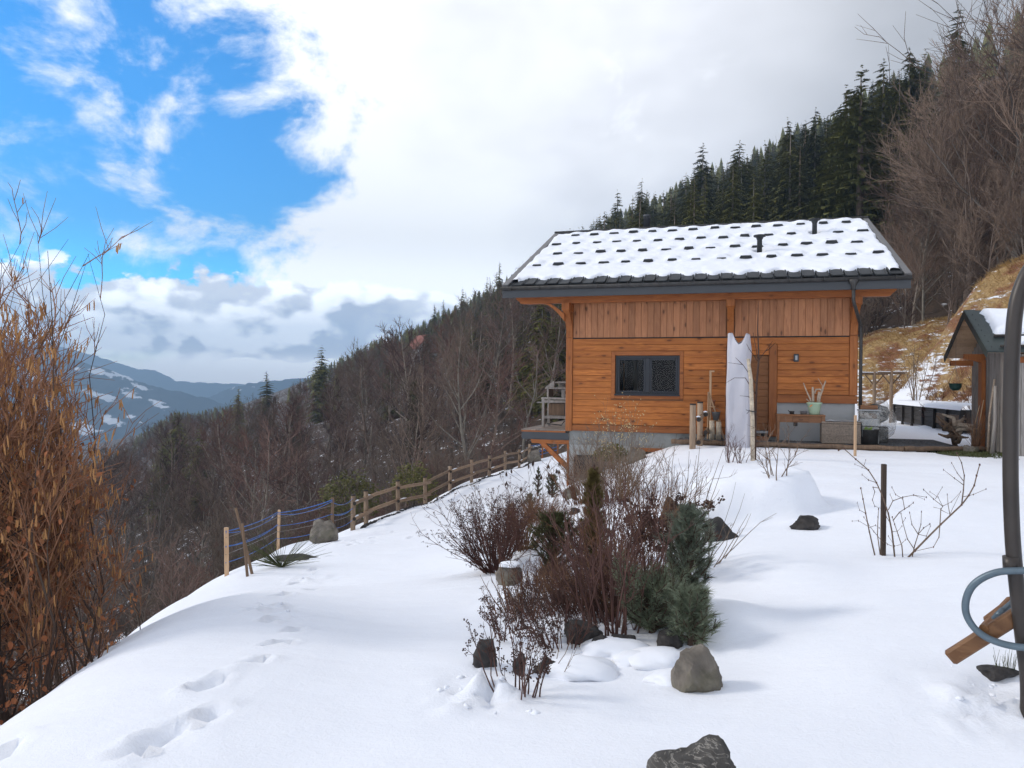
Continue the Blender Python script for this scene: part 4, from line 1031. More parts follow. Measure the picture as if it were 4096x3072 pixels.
    for j in range(ny_+1):
        for i in range(nx_+1):
            x = -.36+i/nx_*.90; y = -.27+j/ny_*.48
            z = .012 + .02*mnoise.noise(Vector((x*6, y*6, 1)))+.03*math.exp(-((x+.25)/.10)**2)
            if x > .47: z -= (x-.47)*5.2; x = .47+(x-.47)*.25
            if y < -.26: z -= .03
            V.append((x, y, max(z, -.42) if x > .46 else max(z, .006)))
    mb.add(V, [(j*(nx_+1)+i, j*(nx_+1)+i+1, (j+1)*(nx_+1)+i+1, (j+1)*(nx_+1)+i) for j in range(ny_) for i in range(nx_)]); mb.build('cloth', M['cloth_grey'], t, True)
    # ---- wrapped barbecue, box, tub at the right corner
    uw, _ = U(1935, 1190, .2); b = hpt(uw, .25, -1.42)
    t = T('wrapped_barbecue', 'bulky garden barbecue wrapped in clear plastic at the house corner', 'barbecue', b, HTH)
    me = rock_mesh('plastic_wrap', M['film'], (.47, .42, .56), 21, .22, cuts=9); o = place('plastic_wrap', me, t); o.location.z = .55
    mb = MB(); mb.lathe([(.05,0),(.05,.45),(.30,.60),(.36,.78),(.30,.92),(.05,1.0)], (0,0,0), 18); mb.build('kettle', M['black_plastic'], t, True)
    mb = MB(); mb.cbox((-.35,-.15,.0),(.30,.15,.42), .02); mb.build('cabinet', M['zinc'], t)
    ub, _ = U(1865, 1140, -.3); b = hpt(ub, -.28, -1.41)
    t = T('storage_box', 'pale translucent plastic box with a lid stacked before the wrapped barbecue', 'box', b + Vector((0,0,.42)), HTH)
    mb = MB(); mb.cbox((-.235,-.17,.0),(.235,.17,.40), .02); mb.build('body', M['film'], t)
    mb = MB(); mb.cbox((-.20,-.14,.02),(.20,.14,.20), .02); mb.cbox((-.19,-.13,.21),(.17,.13,.34), .02, 1); mb.build('contents', [M['cloth_grey'], M['old_wood']], t)
    mb = MB(); mb.cbox((-.25,-.185,.40),(.25,.185,.435), .012); mb.build('lid', M['cloth_grey'], t)
    t = T('wooden_crate_board', 'short brown board on top of the plastic box', 'board', b + Vector((0,0,.858)), HTH)
    mb = MB(); mb.cbox((-.20,-.08,0),(.20,.08,.105), .01); mb.build('board', M['table_wood'], t)
    ut, _ = U(1865, 1290, -.62)
    t = T('metal_tub', 'dark rusty metal tub on the gravel at the house corner', 'tub', hpt(ut, -.60, -1.42), HTH)
    mb = MB(); mb.lathe([(.215,0),(.235,.36),(.245,.365),(.245,.38),(.22,.375),(.19,.05)], (0,0,0), 24); mb.build('tub', M['zinc'], t, True)
    mb = MB()
    for k in range(9): mb.tube([(-.12+.02*k, -.1, .36),(-.10+.02*k,-.14,.43+.02*math.sin(k))], .010, 4)
    mb.build('green_toy_rim', simple('lime', (.25,.38,.04), .5), t)
    t = T('support_block', 'grey stone block carrying the plastic box', 'block', b, HTH)
    mb = MB(); mb.cbox((-.22,-.16,0),(.22,.16,.418), .02); mb.build('block', M['concrete'], t)
    # ---- stakes
    p = ground_at(3420, 1824); t = T('sawn_stake', 'pale sawn wooden stake in the snow before the wicker hamper', 'stake', p)
    mb = MB(); h = 163/FPX*p.y; mb.cbox((-.024,-.02,-.2),(.024,.02,h), .004); mb.build('stake', M['stake'], t)
    p = ground_at(3006, 1844); t = T('birch_stake', 'thick pale debarked stake tied to a young tree in front of the door', 'stake', p)
    h = 408/FPX*p.y; mb = MB(); mb.tube([(.03,0,-.3),(.01,0,h*.4),(-.03,0,h*.8),(-.085,0,h)], [.043,.041,.038,.033], 12); mb.build('stake', M['birch'], t, True)
    mb = MB(); mb.tube([(-.07,-.03,h*.49),(-.02,-.05,h*.485),(.08,-.03,h*.48)], .012, 6); mb.tube([(-.07,-.03,h*.49),(-.13,-.04,h*.50)], .006, 5); mb.tube([(-.06,-.03,h*.49),(-.11,-.03,h*.46)], .006, 5); mb.build('tie', M['black_plastic'], t)
    q = p + Vector((.06, .08, 0)); t = T('young_tree', 'slender bare young tree tied to the pale stake', 'tree', (q.x, q.y, gz(q.x, q.y)))
    mb = MB(); mb.tube([(.03,0,-.1),(.03,0,.9),(.05,0,1.5),(.09,0,2.0),(.06,0,2.6),(.07,0,3.15)], [.03,.027,.022,.017,.011,.004], 7); mb.build('trunk', M['twig_dark'], t, True)
    for pts in ([(.08,0,1.95),(-.10,0,2.2),(-.16,0,2.30)], [(.08,0,1.95),(.22,0,2.15),(.36,0,2.36)], [(.08,0,2.0),(.02,0,2.3),(-.03,0,2.52)], [(.22,0,2.15),(.30,0,2.20),(.42,0,2.33)], [(.05,0,1.5),(-.25,-.1,1.88),(-.55,-.1,1.92)], [(.04,0,1.3),(-.2,-.1,1.62),(-.42,-.1,1.62),(-.6,-.1,1.5)], [(-.25,-.1,1.88),(-.40,-.1,2.02)], [(.05,0,1.1),(-.1,0,1.25),(-.28,0,1.27)]):
        mb = MB(); stick(mb, pts, .010, .003, 5, 1, .01); mb.build('branch', M['twig_dark'], t, True)
    p = ground_at(3532, 2224); t = T('dark_stake', 'dark square stake among the bare shrub twigs in the snow', 'stake', p)
    h = 364/FPX*p.y; mb = MB(); mb.cbox((-.019,-.019,-.2),(.019,.019,h), .004); mb.build('stake', M['twig_dark'], t)
    # ---- little black thing at the foot of the sheet
    p = ground_at(2946, 1785); t = T('black_strap', 'small black strap lying in the snow under the white sheet', 'strap', p)
    mb = MB(); mb.cbox((-.10,-.05,0),(.10,.05,.05), .02); mb.tube([(-.02,0,.04),(.05,0,.09),(.08,0,.04)], .012, 6); mb.build('strap', M['black_plastic'], t)
    # ---- old wooden bench frame on the balcony
    b = hpt(-.62, 1.5, -1.30)
    t = T('old_wooden_stand', 'old weathered wooden workstand on the balcony at the house corner', 'stand', b, HTH)
    for x, y, h in ((-.35,-.28,.86),(.38,-.28,1.02),(-.35,.45,.86),(.38,.45,1.02)):
        mb = MB(); mb.cbox((x-.04,y-.04,0),(x+.04,y+.04,h), .008); mb.build('leg', M['grey_wood'], t)
    for a, c in (((-.40,-.33,.74),(.43,-.25,.82)),((-.34,-.31,.26),(.38,-.25,.34)),((-.34,.43,.26),(.38,.48,.34)),((-.42,-.30,.84),(.34,.46,.90)),((-.30,-.28,1.16),(.85,.5,1.21)),((-.25,-.26,.92),(-.20,.4,1.16)),((-.62,-.06,.72),(-.35,-.01,.76))):
        mb = MB(); mb.cbox(a, c, .006); mb.build('board', M['grey_wood'], t)
    mb = MB(); mb.cbox((-.20,-.22,.36),(.30,.35,.72), .006); mb.build('box', M['old_wood'], t)
    mb = MB(); mb.prism([(-.30,1.21),(-.06,1.40),(-.02,1.40),(-.02,1.21)], 1, -.28, -.25); mb.cbox((-.02,-.2,1.34),(.75,.3,1.38), .006); mb.cbox((-.02,.30,1.05),(.75,.34,1.40), .006); mb.cbox((.2,-.24,.90),(.8,.3,1.15), .01); mb.build('trough', M['grey_wood'], t)
    mb = MB(); mb.cbox((.30,-.26,.34),(.34,-.20,1.10), .01, 0, Matrix.Rotation(.0, 4, 'Y')); mb.tube([(-.28,-.2,.30),(-.25,-.2,.10),(.2,-.2,.06),(.3,-.2,.20)], .015, 6); mb.build('iron_bracket', M['black_plastic'], t)
build_yard()

def build_shed_side():
    # ---- shed
    EX, EY = 10.76, 17.0
    t = T('garden_shed', 'small grey plank shed with a snowy gable roof at the right', 'shed', (EX, EY, -1.55), HTH)
    O = 1.55
    HWID, RISE, EV = 1.77, 1.06, .85
    # gable wall of vertical planks, front and back walls
    n = 18
    for i in range(n):
        v0 = .36+i*(2.82/n); v1 = v0+2.82/n-.008; vm = (v0+v1)/2
        top = EV + RISE*(1-abs(vm-HWID)/HWID) - .13
        mb = MB(); mb.cbox((.56-rnd.uniform(0,.012), v0, -.05), (.60, v1, top+O), .005); mb.build('plank', M['grey_wood'], t)
    for i in range(24):
        u0 = .62+i*.165
        mb = MB(); mb.cbox((u0, .34-rnd.uniform(0,.012), -.05), (u0+.158, .38, .80+O), .005); mb.build('plank', M['grey_wood'], t)
    mb = MB(); mb.box((.605,.385,-.05),(4.5,3.2,.80+O)); mb.prism([(.385,.79+O),(3.15,.79+O),(HWID,EV+RISE+O-.16)], 0, .605, 4.5); mb.build('wall', M['old_wood'], t, fix=True)
    for v0, v1, h in ((2.02, 2.30, .72), (.30, .40, .8)):
        mb = MB(); mb.cbox((.46, v0, -.02), (.555, v1, h+O), .008); mb.build('post', M['beam_v'], t)
    mb = MB(); mb.prism([(.50, 1.95+.25),(.60, 2.42+.0),(.08,2.42),(.08,2.30)], 1, 2.06, 2.18); mb.build('brace', M['beam_v'], t, fix=True)
    for v0 in (.30, 3.05):
        mb = MB(); mb.cbox((.50 if v0 < 1 else .02, v0, .60+O), (4.6, v0+.14, .74+O), .008); mb.build('wall_plate', M['beam_h'], t)
    mb = MB(); mb.cbox((.02, HWID-.07, EV+RISE-.24+O), (4.6, HWID+.07, EV+RISE-.10+O), .008); mb.build('ridge_beam', M['beam_h'], t)
    al = math.atan2(RISE, HWID); L = HWID/math.cos(al)+.02
    for side in (0, 1):
        R = Matrix.Translation((0, 0 if side == 0 else 2*HWID, EV+O)) @ Matrix.Rotation(al if side == 0 else -al, 4, 'X')
        sg = 1 if side == 0 else -1
        def bx(u0, u1, s0, s1, h0, h1): 
            a, b = (s0, s1) if sg > 0 else (-s1, -s0); return (u0, a, h0), (u1, b, h1)
        for i in range(11):
            mb = MB(); mb.cbox(*bx(.01, 4.7, i*L/11+.003, (i+1)*L/11-.003, -.045, -.02), .004, 0, R); mb.build('soffit_board', M['stake'], t)
        mb = MB(); mb.cbox(*bx(0, 4.72, -.04, L, -.019, .03), .006, 0, R); rf = mb.build('roof', M['roof_sheet'], t)
        mb = MB(); mb.cbox(*bx(-.02, 0.0, -.06, L, -.13, .045), .004, 0, R); mb.cbox(*bx(0.001, .22, -.06, L, .031, .046), .004, 0, R); mb.build('verge', M['roof_sheet'], rf)
        if side == 0:
            for s0, r_ in ((.62, .035), (.12, .03)):
                mb = MB(); q0, q1 = R @ Vector((.28, s0, .07)), R @ Vector((4.7, s0, .07)); mb.tube([q0, q1], r_, 8); mb.build('snow_guard_pole', M['black_wood'], rf, True)
            for (s0, s1, u0, hh) in ((.68, 1.98, .34, .16), (.19, .56, .62, .10)):
                mb = MB(); V = []; nx_, ny_ = 60, 16
                for j in range(ny_+1):
                    for i in range(nx_+1):
                        u = u0+(4.72-u0)*i/nx_; s = s0+(s1-s0)*j/ny_
                        e = min(smoothstep(0,.10,j/ny_), smoothstep(0,.10,1-j/ny_), smoothstep(0,.03,i/nx_))
                        ww = mnoise.noise(Vector((u*1.6, s*3, 2)))
                        V.append(tuple(R @ Vector((u + .14*mnoise.noise(Vector((s*5, 1, 0)))*(1-i/nx_), s, .032+(hh+.05*ww)*math.sqrt(max(e,0))))))
                mb.add(V, [(j*(nx_+1)+i, j*(nx_+1)+i+1, (j+1)*(nx_+1)+i+1, (j+1)*(nx_+1)+i) for j in range(ny_) for i in range(nx_)]); mb.build('roof_snow', M['roof_snow'], rf, True)
        for k in range(7):
            mb = MB(); mb.lathe([(.014,0),(.014,.008),(.005,.014)], (0,0,0), 8, 0, R @ Matrix.Translation((.11, (k*.28+.12)*sg, .046))); mb.build('screw', M['zinc'], rf)
    # ---- hanging planter
    p = at(3821, 1562, 18.9)
    g = T('hanging_planter', 'dark green bowl planter hanging under the shed gable', 'planter', p)
    mb = MB(); mb.lathe([(.06,0),(.105,.03),(.135,.09),(.142,.16),(.148,.165),(.148,.18),(.135,.175),(.12,.10)], (0,0,0), 20); mb.build('bowl', M['dark_green'], g, True)
    for a in (0.3, 2.4, 4.5):
        mb = MB(); mb.tube([(.14*math.cos(a),.14*math.sin(a),.175),(0,0,.62)], .004, 4); mb.build('chain', M['wire'], g)
    mb = MB(); mb.tube([(0,0,.62),(.01,0,.8),(0,0,1.55)], .005, 4); mb.build('hanging_rope', M['old_wood'], g)
    # ---- clutter leaning on the gable wall
    sp = lambda u, v, w: Matrix.Translation((EX, EY, 0)) @ Matrix.Rotation(HTH, 4, 'Z') @ Vector((u, v, w))
    for k, (u, v, h, lean, r_, mat, lab) in enumerate(((.38, .9, 1.75, .12, .028, 'drift', 'long pale crooked branch leaning on the shed wall'), (.30, 1.5, 1.25, .16, .014, 'stake', 'thin tool handle leaning on the shed, nearer the driftwood'), (.26, 1.75, 1.1, .18, .014, 'stake', 'thin tool handle leaning on the shed beside the root stump'), (.40, .55, 1.6, .08, .05, 'grey_wood', 'grey upright slab of wood leaning at the shed corner'))):
        q = T('leaning_pole', lab, 'pole', sp(u-.1, v, -1.52), HTH); mb = MB(); stick(mb, [(0,0,0),(lean*.5,.03,h*.5),(lean,0,h)], r_, r_*.8, 7, k, r_*.8); mb.build('pole', M[mat], q, True)
    q = T('driftwood_root', 'gnarled driftwood root stump beside the shed', 'driftwood', sp(-.05, 2.35, -1.52), HTH)
    r = random.Random(4)
    for k in range(16):
        a = r.uniform(0, 6.28); pts = [(0,0,.1+r.uniform(0,.5))]; d = Vector((math.cos(a)*.6, math.sin(a)*.6, r.uniform(.1,1.0)))
        for j in range(4): d = (d + Vector((r.gauss(0,.5), r.gauss(0,.5), r.gauss(0,.4)))).normalized(); pts.append(tuple(Vector(pts[-1])+d*.14))
        mb = MB(); mb.tube(pts, [.07,.06,.05,.035,.02], 7); mb.build('root', M['drift'] if k % 2 else M['old_wood'], q, True)
    q = T('twig_bundle', 'bundle of thin red brown twigs by the shed wall', 'bush', sp(.12, 1.25, -1.52), HTH); mb = MB()
    for k in range(90):
        a = r.uniform(0, 6.28); l = r.uniform(.35, 1.0); s_ = r.uniform(.1, .35); stick(mb, [(0,0,0),(math.cos(a)*s_*.4, math.sin(a)*s_*.4, l*.5),(math.cos(a)*s_, math.sin(a)*s_, l)], .006, .002, 3, k, .03)
    mb.build('twigs', M['stem_brown'], q)
    rock('round stone at the foot of the shed twig bundle', sp(-.05, 1.0, -1.5), (.17,.15,.15), 31, 'rock', .3)
    rock('small grey stone on the moss by the shed', sp(-.25, 1.7, -1.52), (.11,.12,.10), 32, 'rock_dark', .3)
    mb = MB(); V = []; r2 = random.Random(8)
    for k in range(900):
        u, v = r2.uniform(-1.3, .6), r2.uniform(-.3, 2.4)
        if u < -.7 + .5*abs(v-1.0)*.9 - .35: continue
        p = sp(u, v, 0); p.z = gz(p.x, p.y)
        for b_ in range(3):
            a = r2.uniform(0, 6.28); h = r2.uniform(.03, .08); c = p + Vector((r2.uniform(-.04,.04), r2.uniform(-.04,.04), 0))
            mb.add([tuple(c+Vector((.012*math.cos(a),.012*math.sin(a),0))), tuple(c-Vector((.012*math.cos(a),.012*math.sin(a),0))), tuple(c+Vector((r2.uniform(-.05,.05), r2.uniform(-.05,.05), h)))], [(0,1,2)])
    stuff(mb.build('mossy_grass', M['moss']))
    mb = MB(); pts = []
    for k in range(24):
        a = 2*math.pi*k/24; u = -.35+(.75+.12*math.sin(3*a))*math.cos(a); v = 1.0+(1.35+.15*math.cos(2*a))*math.sin(a); p = sp(u, v, 0); pts.append((p.x, p.y, gz(p.x, p.y)+.012))
    c = sp(-.3, 1.0, 0); pts.append((c.x, c.y, gz(c.x, c.y)+.03)); mb.add(pts, [(k, (k+1)%24, 24) for k in range(24)]); struct(mb.build('moss_ground', M['moss'], None, True))
    # ---- black sleeper planter in front of the bank
    A, B = at(3580, 1668, 34.5), at(3849, 1733, 25.2)
    A.z = B.z = -1.5; d = (B-A); Ln = d.length; ang = math.atan2(d.y, d.x)
    t = T('sleeper_planter', 'long black wooden sleeper planter with snow on top before the grassy bank', 'planter', A, ang)
    nb = 6; zt = .78
    for i in range(nb+1):
        mb = MB(); x = i*Ln/nb; mb.cbox((x-.07,-.09,-.1),(x+.07,-.002,zt-.01), .01); mb.build('post', M['black_wood'], t)
    for i in range(nb):
        for j in range(4):
            mb = MB(); mb.cbox((i*Ln/nb+.01, 0+rnd.uniform(0,.015), j*zt/4+.004), ((i+1)*Ln/nb-.01, .08, (j+1)*zt/4-.004), .008); o = mb.build('sleeper', M['black_wood'] if not (i in (4,5) and j in (1,2)) else M['old_wood'], t)
    for x in (0, Ln):
        mb = MB(); mb.cbox((x-.05, .08, 0), (x+.05, .9, zt), .01); mb.build('end_board', M['black_wood'], t)
    mb = MB(); V = []; nx_, ny_ = 60, 14
    for j in range(ny_+1):
        for i in range(nx_+1):
            x = -.12+(Ln+.24)*i/nx_; y = -.10+1.1*j/ny_; e = math.sqrt(min(smoothstep(0,.16,j/ny_), 1))
            V.append((x, y - .03*mnoise.noise(Vector((x*3,0,0))), zt-.02+(.16+.03*mnoise.noise(Vector((x*1.3, y*2, 4))))*e + .05*j/ny_))
    mb.add(V, [(j*(nx_+1)+i, j*(nx_+1)+i+1, (j+1)*(nx_+1)+i+1, (j+1)*(nx_+1)+i) for j in range(ny_) for i in range(nx_)]); mb.build('snow_top', M['snow'], t, True)
    # ---- two T-shaped posts
    for px, yt, side in ((3496, 1486, 'left'), (3564, 1483, 'right')):
        p = at(px, 1660, 35.5 if side == 'right' else 36.5); p.z = gz(p.x, p.y)
        g = T('line_post', '%s of the two T shaped wooden posts before the grassy bank' % side, 'post', p, HTH + .15)
        h = at(px, yt, p.y).z - p.z
        mb = MB(); mb.tube([(0,0,-.2),(0,0,h)], [.085,.075], 10); mb.build('post', M['log'], g, True)
        mb = MB(); mb.cbox((-.62,-.05,h-.16),(.62,.05,h-.06), .008); cb = mb.build('crossbar', M['old_wood'], g)
        mb = MB(); mb.cbox((-.60,-.045,h-.06),(.60,.045,h-.02), .015); mb.build('snow_strip', M['snow'], cb)
        for s_ in (-1, 1):
            mb = MB(); mb.tube([(s_*.06,0,h-.62),(s_*.42,0,h-.17)], .035, 6); mb.build('brace', M['old_wood'], g)
M['roof_sheet'] = simple('green_grey_sheet_metal', (0.035, 0.048, 0.046), 0.42, 0.15, 3, 0.04, 0.2)
build_shed_side()

def build_foreground():
    # ---- boulders (placed on the slope), some with snow
    G = ground_at
    def R(label, px, py, w, h, seed, mat='rock', snow=False, sink=.3, dy=0.0, **kw):
        p = G(px, py); p.y += dy; sc = p.y/FPX; sx = w*sc*.5; sz = h*sc*.5
        s = (sx*.75, sx*.7, sz*.28, sx*.05, 0, sz*1.55) if snow else None
        return rock(label, p, (sx, sx*.85, sz*1.12), seed, mat, .08, s, **kw)
    R('tall standing boulder by the blue rope fence with a dab of snow', 1290, 2168, 118, 122, 61, snow=False, cuts=4)
    R('grey tilted boulder with snow on its shoulder below the purple bush', 2040, 2335, 118, 105, 2, snow=True)
    R('grey veined boulder at the bottom edge of the photo', 2800, 3190, 380, 290, 7, 'rock_vein', cuts=9)
    R('big smooth brown grey boulder at the right end of the shrub bed', 2790, 2755, 190, 225, 4, 'rock', cuts=3, rough=.2)
    R('dark boulder under the dwarf pine, left of the big smooth one', 2680, 2590, 120, 110, 5, 'rock_dark')
    R('dark pointed boulder at the lower left tip of the shrub bed', 1945, 2660, 110, 130, 6, 'rock_dark')
    R('dark boulder behind the watermark-free centre of the bed under red stems', 2330, 2570, 150, 130, 8, 'rock_dark')['label'] = 'dark boulder at the base of the thick red brown stems'
    R('small dark stone near the front of the shrub bed', 2180, 2690, 90, 80, 9, 'rock_dark')
    R('dark upright stone beside the lowest seedhead stems', 2080, 2700, 60, 110, 10, 'rock_dark')
    R('dark stone under the right end of the snow mound', 3225, 2112, 130, 62, 11, 'rock_dark')
    R('dark stone sticking out of snow right of the blue grey pine', 2870, 2160, 150, 110, 12, 'rock_dark')
    R('flat topped grey stone block by the cellar opening', 2545, 1845, 95, 75, 13, 'rock', snow=False)
    R('brown stone behind the red brown twigs', 2690, 2100, 110, 150, 14, 'rock_dark')
    R('grey stone among twigs below the balcony', 2290, 1990, 70, 60, 15, 'rock')
    R('small dark stone between the two green pines', 2190, 2300, 70, 60, 16, 'rock_dark')
    R('dark half buried stone right of the thick red stems', 2490, 2590, 110, 80, 18, 'rock_dark')
    R('dark half buried stone left of the thick red stems', 2410, 2600, 90, 70, 19, 'rock_dark')
    R('dark flat stone below the tilted boulder', 2110, 2545, 90, 50, 20, 'rock_dark')
    R('small stone on the snow left of the bronze conifer', 2300, 2055, 50, 34, 17, 'rock_dark')
    p = G(1290, 2168); c = rock('dab', p, (.01,.01,.01), 1); 
    for ch in list(c.children): bpy.data.objects.remove(ch)
    bpy.data.objects.remove(c)
    # ---- curved brown pole and sledge at the right edge
    Yp = 3.5
    pts = [at(px, py, Yp+.0) for px, py in ((4112, 2730), (4092, 2560), (4071, 2380), (4052, 2180), (4043, 1960), (4042, 1750), (4044, 1560), (4050, 1380), (4062, 1240), (4085, 1150), (4125, 1070), (4190, 1000), (4280, 950))]
    base = pts[0].copy(); base.z = gz(base.x, base.y) - .05
    t = T('curved_pole', 'thick curved brown metal pole of a garden swing at the right edge', 'pole', base)
    mb = MB(); P = [base] + pts
    sm = []
    for i in range(len(P)-1):
        for k in range(4):
            f = k/4; p0, p1, p2, p3 = P[max(i-1,0)], P[i], P[i+1], P[min(i+2, len(P)-1)]
            sm.append(.5*((2*p1)+(p2-p0)*f+(2*p0-5*p1+4*p2-p3)*f*f+(3*p1-p0-3*p2+p3)*f**3))
    sm.append(P[-1])
    mb.tube([p-base for p in sm], .033, 16); mb.build('tube', M['brown_steel'], t, True)
    mb = MB(); q = at(4047, 2290, Yp)-base; mb.tube([q, q+(at(4040,2130,Yp)-base-q)*.4], .036, 16); mb.build('sleeve', M['brown_steel'], t, True)
    # sledge
    Ys = 3.75; b = G(3850, 2660)
    t = T('wooden_sledge', 'wooden sledge with a bent grey steel tube half buried at the right edge', 'sledge', b)
    L = lambda px, py, Y: at(px, py, Y) - b
    for (a, c, Y0, Y1) in (((3818, 2620), (4150, 2410), 3.62, 3.5), ((3970, 2480), (4170, 2330), 3.95, 3.8)):
        p0, p1 = L(*a, Y0), L(*c, Y1); d = (p1-p0); n = Vector((0, 0, 1)); ln = d.length
        X = d.normalized(); Yv = Vector((X.y, -X.x, 0)).normalized(); Z = X.cross(Yv) if X.cross(Yv).z > 0 else -X.cross(Yv)
        R_ = Matrix((X, Z.cross(X), Z)).transposed().to_4x4(); R_.translation = p0
        mb = MB(); mb.cbox((-.03,-.020,-.036),(ln,.020,.036), .010, 0, R_); mb.build('runner', M['sled_wood'], t)
    for f in (.35, .75):
        p0 = L(3818+332*f, 2590-210*f, 3.6-.12*f); p1 = L(3970+200*f, 2455-150*f, 3.95-.15*f)
        mb = MB(); mb.tube([p0, p1], .022, 8); mb.build('crossbar', M['sled_wood'], t)
    loop = [(4140,2283),(4050,2283),(3985,2290),(3925,2315),(3885,2350),(3865,2395),(3862,2440),(3875,2480),(3905,2520),(3950,2552),(4010,2575),(4075,2588),(4140,2592)]
    lp = [L(px, py, 3.58 - .0006*(px-3860)) for px, py in loop]; ls = []
    for i in range(len(lp)-1):
        p0, p1, p2, p3 = lp[max(i-1,0)], lp[i], lp[i+1], lp[min(i+2, len(lp)-1)]
        for k in range(4): f = k/4; ls.append(.5*((2*p1)+(p2-p0)*f+(2*p0-5*p1+4*p2-p3)*f*f+(3*p1-p0-3*p2+p3)*f**3))
    mb = MB(); mb.tube(ls + [lp[-1]], .0165, 12); mb.build('bent_tube', M['steel'], t, True)
    mb = MB(); mb.tube([L(3925, 2525, 3.60), L(4000, 2455, 3.66), L(4110, 2360, 3.74)], .016, 10); mb.build('tube_stay', M['steel'], t, True)
    mb = MB(); mb.tube([L(3990, 2468, 3.65), L(4015, 2443, 3.67)], .020, 10); mb.build('clamp', M['steel'], t, True)
    p = G(3985, 2700)
    t = T('earth_clod', 'dark bare clod of earth with grass in the snow under the sledge', 'clod', p)
    o = place('clod', rock_mesh('clod', M['rock_dark'], (.11,.08,.045), 41, .4), t)
    mb = MB(); q = random.Random(3)
    for k in range(30): x = q.uniform(-.02,.10); stick(mb, [(x,0,0),(x+q.uniform(-.02,.03),q.uniform(-.03,.03),q.uniform(.05,.14))], .002, .0006, 3, k)
    mb.build('grass_blades', M['moss'], t)
    # clods of broken snow
    for k, (cx, cy, n, s) in enumerate(((1890, 2770, 14, .03), (3960, 2830, 10, .025), (1090, 2430, 14, .022), (1250, 2300, 10, .022))):
        q = random.Random(k); mb = MB(); c0 = G(cx, cy)
        for i in range(n):
            a = Vector((c0.x+q.gauss(0,.13), c0.y+q.gauss(0,.16), 0)); a.z = gz(a.x, a.y); r = s*q.uniform(.2, 1.0)*q.uniform(.4,1)
            bm = bmesh.new(); bmesh.ops.create_icosphere(bm, subdivisions=2, radius=1)
            vs = [tuple(a + Vector((v.co.x*r*(1+.9*mnoise.noise(v.co*1.3+Vector((i,k,0)))), v.co.y*r*(1+.9*mnoise.noise(v.co*1.3+Vector((k,i,3)))), v.co.z*r*.6*(1+.8*mnoise.noise(v.co*1.5+Vector((k,i,9))))-r*.05))) for v in bm.verts]; fs = [[v.index for v in f.verts] for f in bm.faces]; bm.free()
            mb.add(vs, fs)
        stuff(mb.build('snow_clods', M['snow'], None, True))
M['sled_wood'] = wood('varnished_ash', (0.27, 0.135, 0.058), (0.13, 0.056, 0.023), 0, 0.1, 0.4, grain=1.5)
build_foreground()

